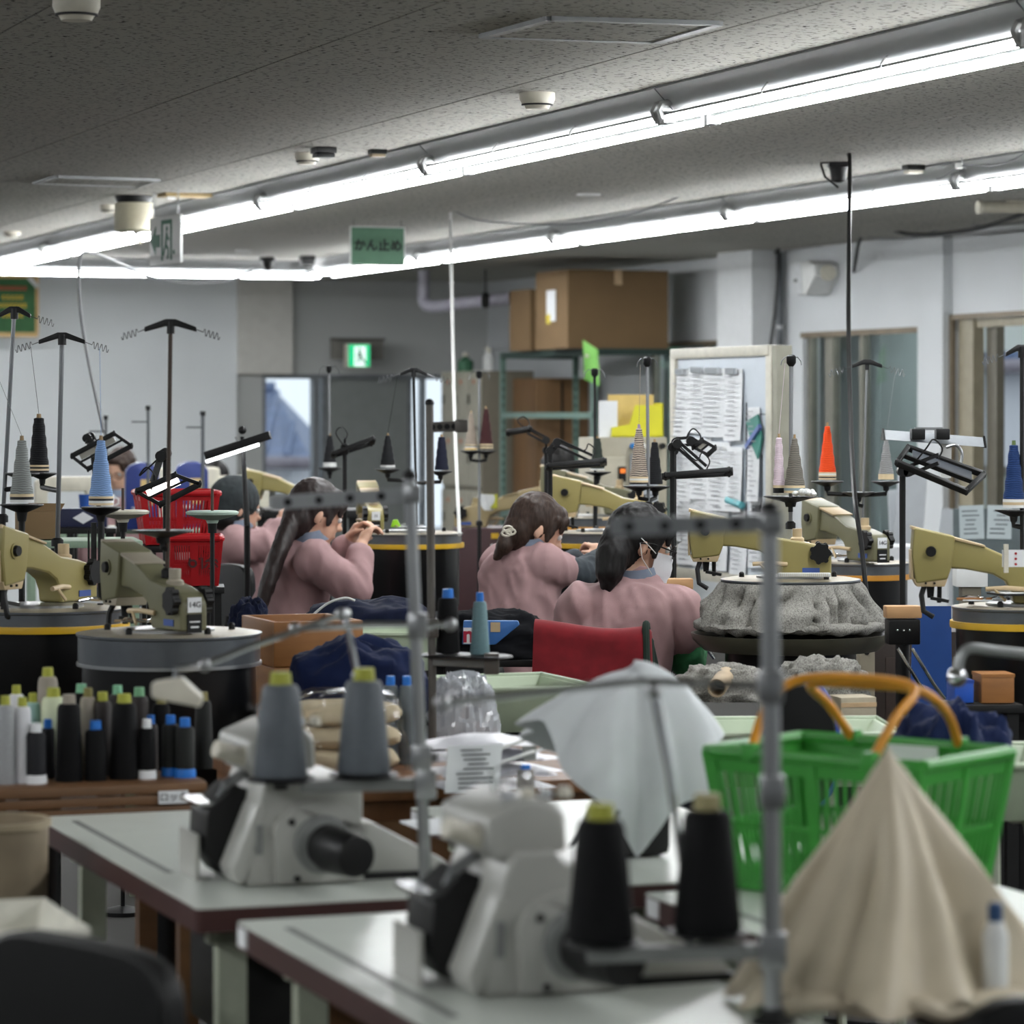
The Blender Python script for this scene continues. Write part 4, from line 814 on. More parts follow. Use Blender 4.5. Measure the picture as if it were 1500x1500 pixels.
# loose white fluff on tray
t = thing('yarn_fluff', 'tuft of loose white yarn lying on the tray beside the taupe cone', 'yarn', W(1180,727,9.8)); mb = MB(); random.seed(3)
for k in range(9): mb.sph((rnd(-0.03,0.03),rnd(-0.02,0.02),0.006+rnd(0,0.008)),(rnd(.008,.016),rnd(.008,.016),rnd(.005,.012)),8,6)
tag(mb.build('yarn_fluff_mesh', M_white, t), '', '') if False else mb.build('tuft', M_white, t)
# empty cone dishes
def dish(label, x, y, rp, Y, m, spike=36, post=70):
    k = Y/F; t = thing('empty_cone_dish', label, 'dish', W(x,y,Y)); r = rp*k
    MB().lathe([(r*0.2,-0.03),(r*0.25,-0.02),(r*0.6,-0.014),(r*0.97,-0.003),(r,0.004),(r*0.9,0.008),(0.01,0.008)], n=36).build('plate', m, t)
    MB().cyl((0,0,0),(0,0,spike*k),0.0045,n=10).build('spindle', mat('rust_spindle',(70,52,42),0.6), t); MB().cyl((0,0,-0.02),(0,0,-0.06),0.016,0.013,n=14).build('post', M_black, t); floor_post(t, W(x,y,Y), 0.007)
dish('empty cream cone dish with spindle between the blue cone and red baskets', 180, 751, 39, 10.2, M_cream)
dish('empty pale mint cone dish with spindle in front of the red baskets', 311, 752, 39, 10.0, mat('mint_dish',(176,196,182),0.5))
# --- task lamps
frame_lamp('black framed task lamp tilted behind the light blue cone', [(105,668),(167,635),(193,653),(129,687)], 11.5, [(140,662,0),(128,642,0.05),(133,640,0.1),(150,790,0.1)], False, 0.011)
frame_lamp('switched-on black framed task lamp above the red baskets', [(235,739),(293,709),(257,696),(200,720)][::-1] if False else [(200,720),(257,696),(293,709),(235,739)], 9.6, [(222,712,0),(236,668,0.02),(243,664,0.03),(243,800,0.05)], True, 0.011)
frame_lamp('black framed task lamp on a post below the white lamp bar', [(1330,656),(1441,695),(1415,720),(1314,678)], 9.3, [(1375,672,0),(1330,690,0.05),(1322,690,0.05),(1322,888,0.05)], False, 0.014, dy=(0.1,0.1,-0.05,-0.05), plate=True)
frame_lamp('small black framed lamp head in front of the whiteboard sheets', [(1015,655),(1029,645),(1048,656),(1037,666)], 10.95, [(1022,652,0),(1012,646,0),(990,648,0),(987,660,0),(987,852,0)], False, 0.01)
frame_lamp('flat black panel lamp on folding arm in front of the whiteboard', [(975,696),(975,699),(1068,694),(1068,688)], 10.75, [(1035,688,0),(992,650,0.03),(985,655,0.05),(985,858,0.05)], False, 0.016, False, (0,0.06,0.06,0))
frame_lamp('flat black panel lamp beside the dark green cone', [(804,682),(804,686),(884,680),(884,674)], 12.05, [(868,672,0),(816,648,0.03),(806,660,0.05),(806,790,0.05)], False, 0.016, False, (0,0.06,0.06,0))
frame_lamp('slim grey lamp on a long jointed arm above the tan machine', [(745,632),(745,635),(775,630),(775,627)], 13.4, [(772,630,0),(800,645,0),(800,660,0.05),(800,780,0.05)], False, 0.016, False, (0,0.04,0.04,0))
frame_lamp('slanted black panel lamp in front of the dark sliding door', [(488,664),(489,668),(544,650),(546,642)], 13.0, [(505,646,0),(505,655,0.03),(505,662,0.05),(505,745,0.05)], False, 0.014, False, (0,0.07,0.07,0))
# lit bar lamp
b = W(362,770,12.4); t = thing('bar_lamp', 'switched-on black bar lamp with long white glowing underside by the back window', 'lamp', b)
q0, q1 = W(301,668,12.4)-b, W(396,637,12.4)-b; up = Vector((0,0,1))
MB().bar(q0, q1, 0.07, 0.032).build('housing', M_black, t, bevel=0.004); MB().bar(q0-Vector((0,0,0.022))+(q1-q0)*0.02, q1-Vector((0,0,0.022))-(q1-q0)*0.18, 0.055, 0.012).build('light_strip', mat('bar_on',(250,252,255),0.4,var=0,emit=7.0), t)
MB().cyl((0,0,0), W(355,640,12.45)-b, 0.012, 0.008, n=12).build('lamp_post', M_black, t); floor_post(t, b, 0.012); MB().sph(W(355,630,12.45)-b, 0.016).build('joint', M_black, t); MB().bar(W(352,655,12.37)-b, W(345,640,12.37)-b, 0.008).build('bracket', M_steel, t)
# white lamp bar with black mounts
b = W(1385,700,9.6); t = thing('bar_lamp', 'white triangular lamp bar with black mounts above the black framed lamp', 'lamp', b)
a0, a1 = W(1295,637,9.6)-b, W(1440,648,9.6)-b; d = (a1-a0)
mb = MB(); pr = [(-0.028,-0.018),(0.028,-0.018),(0.0,0.02)]; 
for i,(f) in enumerate((0,1)):
    pass
vs = []
for p in (a0,a1): vs += [p+Vector((0,-0.034,-0.014)), p+Vector((0,0.034,-0.014)), p+Vector((0,0.0,0.016))]
mb._add(vs, [(0,1,4,3),(1,2,5,4),(2,0,3,5),(0,2,1),(3,4,5)]); mb.build('bar', mat('bar_enamel',(150,154,158),0.5), t, bevel=0.004)
for p,s in ((a0,-1),(a1,1)): 
    mb = MB(); vv=[p+Vector((s*o,y,z)) for o in (0,0.006) for y,z in ((-0.036,-0.016),(0.036,-0.016),(0,0.019))]; mb._add(vv,[(0,1,4,3),(1,2,5,4),(2,0,3,5),(0,2,1),(3,4,5)]); mb.build('end_cap', M_black, t)
for x in (1344,1380): MB().box(W(x,636,9.55)-b,(0.04,0.05,0.032)).build('mount', M_black, t, bevel=0.004)
MB().bar(W(1340,628,9.55)-b, W(1380,628,9.55)-b, 0.02, 0.008).build('mount_strap', M_steel, t); MB().bar(W(1386,640,9.6)-b, (0,0,0), 0.03, 0.02).build('bracket', M_white, t)
MB().tube(bez([W(1386,655,9.5)-b, W(1400,652,9.5)-b, W(1409,664,9.5)-b, W(1406,685,9.5)-b],14), 0.005, 8).build('lamp_wire', M_steel, t)
# ================================================================ people
def remeshed(mb, voxel, smooth, wr=0.0, wf=(14,14,5), seed=0.0, sm2=0):
    me = mb.mesh('tmp'); o = bpy.data.objects.new('tmp', me); COL.objects.link(o)
    m = o.modifiers.new('r', 'REMESH'); m.mode = 'VOXEL'; m.voxel_size = voxel; m.use_smooth_shade = True
    if smooth: s = o.modifiers.new('s', 'SMOOTH'); s.factor = 0.5; s.iterations = smooth
    bpy.context.view_layer.update()
    me2 = bpy.data.meshes.new_from_object(o.evaluated_get(bpy.context.evaluated_depsgraph_get()))
    bpy.data.objects.remove(o, do_unlink=True)
    if wr:
        nr = [v.normal.copy() for v in me2.vertices]; cs = [v.co.copy() for v in me2.vertices]; out = []
        for p, vn in zip(cs, nr):
            q = Vector((p.x*wf[0]+seed, p.y*wf[1], p.z*wf[2]+p.x*6))
            n = 1-abs(noise.noise(q))*2; n2 = 1-abs(noise.noise(q*2.3+Vector((5,3,1))))*2
            out += list(p+vn*(wr*(n*0.75+n2*0.35)))
        me2.vertices.foreach_set('co', out); me2.update()
    me2.polygons.foreach_set('use_smooth', [True]*len(me2.polygons)); return me2
def hand_shape(mb, wrist, d, up, side=1, curl=0.6, sc=1.0):
    """palm and five bent fingers; d = pointing direction, up = back of the hand"""
    d = Vector(d).normalized(); up = Vector(up); up = (up-d*up.dot(d)).normalized(); x = d.cross(up)*side
    P = lambda a, b, c: Vector(wrist)+(d*a+x*b+up*c)*sc
    mb.cap(P(0.0,0,0), P(0.045,0.012,0), 0.02*sc, 0.02*sc, 10).cap(P(0.0,0,0), P(0.045,-0.014,0), 0.02*sc, 0.018*sc, 10).cap(P(0.05,0.022,0),P(0.05,-0.024,0),0.014*sc,0.013*sc,10)
    for i, (b, L) in enumerate(((0.028,0.068),(0.010,0.076),(-0.009,0.07),(-0.026,0.055))):
        k = curl*(1+0.12*i); a0 = P(0.055,b,0.002); a1 = a0+(d*math.cos(k*0.6)-up*math.sin(k*0.6))*L*0.5*sc
        a2 = a1+(d*math.cos(k*1.5)-up*math.sin(k*1.5))*L*0.32*sc; a3 = a2+(d*math.cos(k*2.2)-up*math.sin(k*2.2))*L*0.25*sc
        mb.cap(a0,a1,0.0088*sc,0.008*sc,8).cap(a1,a2,0.008*sc,0.0072*sc,8).cap(a2,a3,0.0072*sc,0.006*sc,8)
    t0 = P(0.012,0.024,-0.004); t1 = P(0.045,0.044,-0.018); t2 = P(0.07,0.04,-0.034); mb.cap(t0,t1,0.013*sc,0.009*sc,8).cap(t1,t2,0.009*sc,0.007*sc,8)
def frame3(f):
    f = Vector(f).normalized(); r = f.cross(Vector((0,0,1))).normalized(); u = r.cross(f).normalized(); return f, r, u
def oell(mb, c, f, r, u, rad):
    q = Matrix((r, f, u)).transposed().to_quaternion(); mb.sph(c, rad, 16, 12, q)
M_skin = mat('skin', (206,164,140), 0.55, var=0.05, scale=20); M_pink = mat('dusty_pink_cloth', (160,128,129), 0.85, var=0.07, scale=10, bump=0.15, bscale=400)
M_hairb = mat('hair_brown', (52,38,31), 0.55, var=0.5, scale=30, stretch=(6,6,0.7), spec=0.3); M_hairk = mat('hair_black', (20,18,18), 0.55, var=0.4, scale=30, stretch=(6,6,0.7), spec=0.25)
M_collar = mat('collar_blue', (120,132,150), 0.8); M_sleeved = mat('sleeve_dark', (40,48,54), 0.8); M_sleeveg = mat('sleeve_green', (52,126,78), 0.8, bump=0.2); M_trou = mat('navy_trousers', (34,38,52), 0.85)
def person(label, Y, J, head, fwd, hair, hairm, head_s=1.0, sleeve=None, cloth=None, body_f=(0.4,0.9,0), extra=None, rough=False, hat=None, seed=1.0):
    """J: pixel joints (x, y, dY): pelvis mid chest neck shL shR elL elR wrL wrR"""
    A = {k: W(v[0], v[1], Y+v[2]) for k, v in J.items()}; pel = A['pelvis']; o = Vector((pel.x, pel.y, 0))
    A = {k: v-o for k, v in A.items()}; hc = W(head[0], head[1], Y+head[2])-o; f, r, u = frame3(fwd); s = head_s
    t = thing('person', label, 'person', o); vox = 0.007 if rough else 0.0052
    bf = Vector(body_f).normalized(); lat = Vector((bf.y, -bf.x, 0))
    if (A['shR']-A['shL']).dot(lat) < 0: lat = -lat
    hipz = 0.52; hL, hR = A['pelvis']-lat*0.085, A['pelvis']+lat*0.085
    kL, kR = hL+bf*0.40-lat*0.04, hR+bf*0.40+lat*0.04; kL.z = kR.z = 0.50
    fL, fR = kL+bf*0.02, kR+bf*0.02; fL.z = fR.z = 0.07
    # ---- one continuous body
    b = MB(); nk = A['neck']
    b.cap(nk-Vector((0,0,0.02)), hc-u*0.06*s-f*0.02, 0.055, 0.05).cap(A['shL'],A['shR'],0.055,0.055).cap(A['chest'],A['mid'],0.085,0.085).cap(A['mid'],A['pelvis'],0.085,0.095).cap(nk,A['chest'],0.06,0.085)
    for q in 'LR':
        b.cap(A['sh'+q],A['el'+q],0.047,0.038).cap(A['el'+q],A['wr'+q],0.037,0.026)
        hd = (A['wr'+q]-A['el'+q]).normalized(); h2 = (A['ha'+q]-A['wr'+q]) if 'ha'+q in A else hd
        hand_shape(b, A['wr'+q]+hd*0.01, h2, Vector((0,0,1)) if abs(hd.z)<0.8 else -bf, 1 if q=='L' else -1, 0.75)
        hp, kn, ft = (hL,kL,fL) if q=='L' else (hR,kR,fR)
        b.cap(hp,kn,0.075,0.055).cap(kn,ft,0.052,0.035).cap(ft,ft+bf*0.12-Vector((0,0,0.03)),0.035,0.028)
    oell(b, hc+u*0.015*s, f, r, u, (0.073*s,0.092*s,0.1*s)); oell(b, hc-u*0.045*s+f*0.022*s, f, r, u, (0.056*s,0.068*s,0.075*s)); oell(b, hc-u*0.1*s+f*0.06*s, f, r, u, (0.026*s,0.025*s,0.02*s))
    oell(b, hc+f*0.094*s-u*0.028*s, f, r, u, (0.013*s,0.017*s,0.012*s)); oell(b, hc+f*0.088*s-u*0.008*s, f, r, u, (0.009*s,0.012*s,0.026*s)); oell(b, hc+f*0.084*s-u*0.062*s, f, r, u, (0.02*s,0.009*s,0.008*s)); oell(b, hc+f*0.08*s+u*0.018*s, f, r, u, (0.045*s,0.012*s,0.008*s))
    for q in (-1,1): oell(b, hc+r*q*0.074*s-f*0.008*s-u*0.012*s, (f+r*q*0.5).normalized(), (r-f*0.5*q).normalized(), u, (0.0075*s,0.016*s,0.027*s))
    link('body', remeshed(b, vox, 3), M_skin, t)
    for q in (-1,1):
        e = MB(); e.sph(hc+f*0.079*s+r*q*0.031*s+u*0.0*s, 0.011*s, 10, 8); eo = e.build('eye', M_white, t); MB().sph(hc+f*0.087*s+r*q*0.032*s-u*0.001*s, 0.0055*s, 8, 6).build('iris', M_hairk, eo)
        MB().bar(hc+f*0.083*s+r*q*0.015*s+u*0.02*s, hc+f*0.07*s+r*q*0.05*s+u*0.02*s, 0.005, 0.006).build('eyebrow', hairm, t)
    # ---- smock
    c = MB(); cl = cloth or M_pink; cap_ = A['chest']; w = 0.042
    c.cap(A['shL'],A['shR'],0.068,0.068).cap(nk-Vector((0,0,0.035)),cap_,0.08,0.108)
    for q in (-1,1): c.cap(cap_+lat*q*w, A['mid']+lat*q*w, 0.108, 0.108).cap(A['mid']+lat*q*w, A['pelvis']+lat*q*0.06+Vector((0,0,0.02)), 0.108, 0.125)
    fr = 0.5
    for q in 'LR':
        if sleeve: c.cap(A['sh'+q],A['sh'+q].lerp(A['el'+q],fr),0.066,0.066)
        else: c.cap(A['sh'+q],A['el'+q],0.064,0.057).cap(A['el'+q],A['el'+q].lerp(A['wr'+q],0.72),0.055,0.044)
    link('smock', remeshed(c, 0.0085, 5, 0.016, (8,8,4.5), seed), cl, t)
    if sleeve:
        for q in 'LR':
            k = MB(); k.cap(A['sh'+q].lerp(A['el'+q],0.4),A['el'+q],0.054,0.054).cap(A['el'+q],A['el'+q].lerp(A['wr'+q],0.85),0.053,0.038); link('undersleeve', remeshed(k, 0.007, 3, 0.005, (22,22,22), seed), sleeve, t)
    k = MB(); k.lathe([(0.06,-0.018),(0.072,-0.02),(0.066,0.022),(0.056,0.02)], n=20, close=True); ko = k.build('collar', M_collar, t, nk+Vector((0,0,0.028)), (0.2*bf.y,-0.2*bf.x,0))
    k = MB()
    for hp, kn, ft in ((hL,kL,fL),(hR,kR,fR)): k.cap(hp,kn,0.095,0.072).cap(kn,ft+Vector((0,0,0.04)),0.07,0.055)
    k.cap(hL,hR,0.11,0.11); link('trousers', remeshed(k, 0.012, 4, 0.006), M_trou, t)
    for ft in (fL,fR): MB().cap(ft+Vector((0,0,-0.03)), ft+bf*0.14+Vector((0,0,-0.035)), 0.045, 0.038).build('shoe', M_black, t)
    # ---- hair
    if hat:
        h = MB(); oell(h, hc-f*0.018*s+u*0.03*s, f, r, u, (0.088*s,0.108*s,0.103*s)); oell(h, hc-f*0.05*s-u*0.01*s, f, r, u, (0.08*s,0.07*s,0.08*s)); link('knit_cap', remeshed(h, 0.007, 2, 0.003, (40,40,8)), hat, t)
        h = MB(); oell(h, hc-f*0.045*s-u*0.055*s, f, r, u, (0.07*s,0.055*s,0.05*s)); link('hair', remeshed(h, 0.007, 1), hairm, t)
    else:
        h = MB(); oell(h, hc-f*0.022*s+u*0.026*s, f, r, u, (0.08*s,0.094*s,0.098*s)); oell(h, hc-f*0.055*s-u*0.03*s, f, r, u, (0.074*s,0.06*s,0.085*s)); oell(h, hc+f*0.035*s+u*0.07*s, f, r, u, (0.062*s,0.05*s,0.036*s))
        for q in (-1,1): h.cap(hc+r*q*0.066*s+f*0.042*s+u*0.05*s, hc+r*q*0.071*s+f*0.034*s-u*0.03*s, 0.017*s, 0.007*s, 8); h.cap(hc+r*q*0.05*s+f*0.075*s+u*0.06*s, hc+r*q*0.055*s+f*0.07*s+u*0.015*s, 0.014*s, 0.007*s, 8)
        for pts in hair:
            pp = [W(x,y,Y+d)-o for x,y,d,_ in pts]; rr = [q[3] for q in pts]
            for a, b2, ra, rb in zip(pp[:-1],pp[1:],rr[:-1],rr[1:]): h.cap(a,b2,ra,rb,10)
        link('hair', remeshed(h, 0.006, 2, 0.0045, (45,45,10), seed), hairm, t)
    if extra: extra(t, hc, f, r, u, s, o, A)
    return t
def mask_glasses(t, hc, f, r, u, s, o, A):
    mb = MB()
    def g(a, v):
        an = (a-0.5)*2.5; z = -0.1+0.085*v; rad = 0.098 if v<0.6 else 0.094
        k = math.cos(an); return hc+(f*(rad*k+0.006)+r*0.076*math.sin(an)*(0.88+0.14*v)+u*z)*s+f*0.012*math.exp(-(an/0.5)**2)*s*(1 if 0.2<v<0.95 else 0.4)
    mb.grid(g, 15, 8); mb.build('face_mask', mat('mask_white',(214,216,220),0.8,var=0.02), t, thick=0.002)
    for q in (-1,1):
        MB().tube([hc+(f*0.035+r*q*0.082-u*0.02)*s, hc+(f*0.01+r*q*0.088-u*0.005)*s, hc+(-f*0.022+r*q*0.082+u*0.015)*s],0.0016,5).tube([hc+(f*0.04+r*q*0.076-u*0.085)*s, hc+(-f*0.005+r*q*0.087-u*0.045)*s, hc+(-f*0.022+r*q*0.082+u*0.0)*s],0.0016,5).build('ear_loop', M_white, t)
        c = hc+(f*0.104+r*q*0.033-u*0.002)*s
        MB().tube([c+(r*0.026*math.cos(a)+u*0.019*math.sin(a)-f*abs(math.cos(a))*0.004)*s for a in [k*PI/6 for k in range(12)]],0.0028,6,closed=True).build('spectacle_rim', M_black, t)
        MB().tube([c+(r*q*0.026)*s, hc+(r*q*0.082+f*0.02+u*0.006)*s, hc+(r*q*0.083-f*0.02)*s],0.0024,6).build('spectacle_temple', M_black, t)
    MB().tube([hc+(f*0.107+r*0.01)*s,hc+(f*0.107-r*0.01)*s],0.0025).build('spectacle_bridge', M_black, t)
def specs(t, hc, f, r, u, s, o, A):
    for q in (-1,1):
        c = hc+(f*0.1+r*q*0.033-u*0.002)*s
        MB().tube([c+(r*0.024*math.cos(a)+u*0.018*math.sin(a))*s for a in [k*PI/6 for k in range(12)]],0.002,6,closed=True).tube([c+(r*q*0.024)*s, hc+(r*q*0.082+f*0.01+u*0.004)*s],0.002,5).build('spectacle_rim', M_black, t)
def bobble(t, hc, f, r, u, s, o, A):
    for i,(x,y) in enumerate(((744,775),(748,779),(742,781))): MB().tube([W(x,y,11.22)-o+Vector((0.016*math.cos(a),0,0.010*math.sin(a))) for a in [k*PI/5 for k in range(10)]],0.004,6,closed=True).build('hair_tie', M_cream, t)
person('worker in dusty pink smock with green undersleeves, face mask and glasses, on the red-draped chair', 10.0,
    dict(pelvis=(900,1085,0.05),mid=(905,990,0.03),chest=(918,905,0.06),neck=(932,852,0.10),shL=(852,888,0.06),shR=(990,890,0.06),elL=(832,975,0.12),elR=(1008,968,0.06),wrL=(895,915,0.36),wrR=(1022,930,0.32)),
    (938,796,0.12), (0.95,0.2,-0.25), [[(905,790,0.08,0.05),(897,815,0.04,0.052),(893,838,0.02,0.042),(890,858,0.01,0.02)]], M_hairk, 1.0, M_sleeveg, None, (0.35,0.94,0), mask_glasses, seed=2.0)
person('worker in dusty pink smock with dark undersleeve and tied brown hair reaching to her machine', 11.3,
    dict(pelvis=(752,1028,0.05),mid=(755,925,0.04),chest=(764,850,0.06),neck=(778,806,0.05),shL=(735,828,0.14),shR=(800,828,-0.02),elL=(790,850,0.3),elR=(848,842,0.06),wrL=(850,815,0.36),wrR=(884,816,0.20),haR=(868,796,0.25)),
    (787,774,0.05), (0.93,0.2,-0.42), [[(757,772,0.02,0.035),(742,784,0.0,0.02),(738,800,-0.01,0.028),(728,816,-0.01,0.012)]], M_hairb, 0.98, M_sleeved, None, (0.6,0.8,0), bobble, seed=4.0)
person('worker in dusty pink smock with very long dark ponytail working at the yellow-ringed dial', 12.0,
    dict(pelvis=(405,1005,0.05),mid=(414,915,0.04),chest=(436,838,0.04),neck=(455,796,0.03),shL=(440,815,0.20),shR=(462,822,-0.12),elL=(492,838,0.22),elR=(520,862,-0.12),wrL=(514,788,0.14),wrR=(529,800,-0.02),haL=(528,772,0.12),haR=(540,778,0.02)),
    (464,752,0.03), (0.9,0.28,-0.32), [[(440,742,0.02,0.05),(425,768,-0.04,0.035),(408,810,-0.1,0.03),(393,855,-0.13,0.028),(382,890,-0.14,0.02),(376,905,-0.14,0.01)]], mat('hair_dark',(38,28,26),0.5,var=0.5,scale=30,stretch=(6,6,0.7)), 1.02, None, None, (0.85,0.5,0), None, seed=6.0)
person('worker in dusty pink smock and dark grey knit cap leaning to the bar lamp machine', 13.5,
    dict(pelvis=(335,962,0.05),mid=(336,870,0.04),chest=(342,812,0.04),neck=(346,778,0.03),shL=(352,792,0.16),shR=(346,798,-0.12),elL=(385,795,0.2),elR=(392,800,-0.1),wrL=(410,772,0.2),wrR=(412,768,-0.02),haR=(420,748,0.02)),
    (347,744,0.03), (0.88,0.35,-0.15), [], M_hairk, 1.0, None, None, (0.85,0.5,0), specs, True, mat('knit_charcoal',(44,50,52),0.95,var=0.2,scale=60), seed=8.0)
def simple_J(x, y, Y):
    """seated figure whose head centre is at pixel x, y"""
    h = W(x,y,Y); k = F/Y
    P = lambda dx, dz, dy: (x+dx*k, y-dz*k, dy)
    return dict(pelvis=(x-0.06*k, HY+(CH-0.55)*k, 0.05), mid=P(-0.05,-0.5,0.04), chest=P(-0.03,-0.33,0.04), neck=P(-0.02,-0.17,0.03), shL=P(-0.17,-0.26,0.05), shR=P(0.15,-0.26,0.05), elL=P(-0.2,-0.48,0.15), elR=P(0.2,-0.48,0.15), wrL=P(-0.06,-0.42,0.38), wrR=P(0.1,-0.42,0.38))
person('worker with short black hair behind the grey-olive machine', 16.2, simple_J(818,688,16.2), (818,688,0.03), (-0.1,1,-0.2), [], M_hairk, 1.0, None, M_sleeved, (0,1,0), None, True, seed=9.0)
person('worker with glasses half hidden behind the blue machines and the light blue cone', 18.0, simple_J(176,688,18.0), (176,688,0.03), (-0.3,-0.9,-0.3), [], M_hairb, 1.0, None, M_pink, (0,-1,0), specs, True, seed=10.0)
person('worker with dark hair bent low behind the second blue machine', 18.4, simple_J(314,706,18.4), (314,706,0.03), (-0.2,-0.8,-0.7), [], M_hairk, 1.0, None, M_pink, (0,-1,0), None, True, seed=11.0)
# ================================================================ cloth tools
def ridge(p, k=1.0): return 1-abs(noise.noise(p))*2*k
def pile(name, label, cat, c, rx, ry, h, m, seed=0.0, amp=0.25, rz=0.0, freq=2.2, flat=0.6, nu=72, nv=22):
    """crumpled heap of cloth resting at c"""
    t = tag(link(name, None), label, cat) if False else None
    mb = MB(); sd = Vector((seed*3.1, seed*1.7, seed))
    def g(u, v):
        an = 2*PI*u; th = (1-v)*PI*0.5; rr = math.sin(th)**flat if th > 0 else 0; zz = math.cos(th)
        d = Vector((math.cos(an)*rr, math.sin(an)*rr, zz))
        n = ridge(d*freq+sd)*0.6+ridge(d*freq*2.1+sd*2)*0.3+ridge(d*freq*4.3+sd*3)*0.12
        k = 1+amp*(n-0.4)
        return Vector((d.x*rx*k, d.y*ry*k, max(0.0, d.z*h*(1+amp*1.2*(n-0.4)))))
    mb.grid(g, nu, nv, True)
    ring = [Vector((math.cos(2*PI*i/nu)*rx*0.5, math.sin(2*PI*i/nu)*ry*0.5, 0)) for i in range(nu)]
    o0 = len(mb.v); mb.v += ring; mb.f += [(i, (i+1)%nu, o0+(i+1)%nu, o0+i) for i in range(nu)]; mb.f.append(tuple(range(o0, o0+nu)))
    o = mb.build(name, m, None, c, (0,0,rz), angle=80); return tag(o, label, cat)
M_navy = mat('navy_cloth', (18,24,46), 0.95, var=0.15, scale=30, sheen=0.05, spec=0.2); M_navyb = mat('navy_bright', (18,30,64), 0.95, var=0.12, scale=30, sheen=0.08, spec=0.2); M_blkcloth = mat('black_cloth', (14,15,19), 0.95, spec=0.2, var=0.2, scale=30)
M_knit = speckle('heather_grey', (146,144,138), (92,90,84), 230.0, 0.40, (1,1,1), 0.95, 0.35); M_tub = mat('pale_green_plastic', (178,192,166), 0.45, var=0.04, spec=0.6)
M_film = glass('clear_film', (240,242,244), 0.12); M_greycone = mat('grey_thread', (84,90,96), 0.6, var=0.12, scale=60, stretch=(1,1,12)); M_blkcone = mat('black_thread', (8,8,10), 0.75, spec=0.2, var=0.25, scale=60, stretch=(1,1,12))
M_lime = mat('lime_tip', (158,160,56), 0.5); M_bluetip = mat('blue_tip', (18,108,196), 0.45); M_mint = mat('mint_tip', (120,176,140), 0.5)
M_lam = mat('laminate_grey', (206,211,203), 0.28, var=0.03); M_edge = mat('maroon_edge', (66,40,38), 0.4); M_leg = mat('leg_green_grey', (168,174,156), 0.4)
M_over = mat('machine_grey', (172,172,166), 0.35, var=0.03); M_overd = mat('machine_grey_dark', (122,124,122), 0.4)  # second grey is a darker tone for strips, rings and small patches
def tub(label, c, lx, ly, h, rz, stand=True, m=None):
    """flared open bin on a tube stand; c = floor point, rim height c.z"""
    t = thing('cloth_tub', label, 'tub', (c.x,c.y,0), rz); z1 = c.z; z0 = z1-h; m = m or M_tub
    mb = MB(); k = 0.72; w = 0.006
    o = [(-lx,-ly),(lx,-ly),(lx,ly),(-lx,ly)]
    def rect(s, z, d=0.0): return [(x*s+(d if x<0 else -d), y*s+(d if y<0 else -d), z) for x, y in o]
    vs = rect(1,z1)+rect(k,z0)+rect(1,z1,w)+rect(k,z0+w,w)
    mb._add(vs, [(0,1,5,4),(1,2,6,5),(2,3,7,6),(3,0,4,7),(4,5,6,7),(8,12,13,9),(9,13,14,10),(10,14,15,11),(11,15,12,8),(15,14,13,12),(0,8,9,1),(1,9,10,2),(2,10,11,3),(3,11,8,0)])
    mb.build('bin', m, t, bevel=0.003)
    mb = MB(); mb.tube([(x*1.01,y*1.01,z1) for x,y in o], 0.008, 8, closed=True); mb.build('rim', m, t)
    for sx in (-1,1):
        MB().tube(bez([(sx*lx*0.55,-ly*0.8,0.012),(sx*lx*0.5,-ly*0.6,z0*0.7),(sx*lx*0.48,-ly*0.5,z0-0.02),(sx*lx*0.48,0,z0-0.012),(sx*lx*0.48,ly*0.5,z0-0.02),(sx*lx*0.5,ly*0.6,z0*0.7),(sx*lx*0.55,ly*0.8,0.012)],36), 0.012, 8).build('leg_frame', M_leg, t)
    return t
def thread_cone(label, c, h, rb, rt, m, tip, tiph=0.02, base=None, group=None):
    t = thing('thread_cone', label, 'cone', c, 0, group)
    MB().lathe([(rb*0.97,0),(rb,0.006),(rt*1.05,h*0.93),(rt*0.9,h*0.985),(rt*0.5,h)], n=24).build('thread', m, t)
    MB().lathe([(rt*0.62,h-0.004),(rt*0.56,h+tiph)], n=16).build('tip', tip, t)
    if base: MB().lathe([(rb*1.12,0),(rb*1.12,0.008),(rb*1.02,0.018)], n=20).build('base_flange', base, t)
    return t
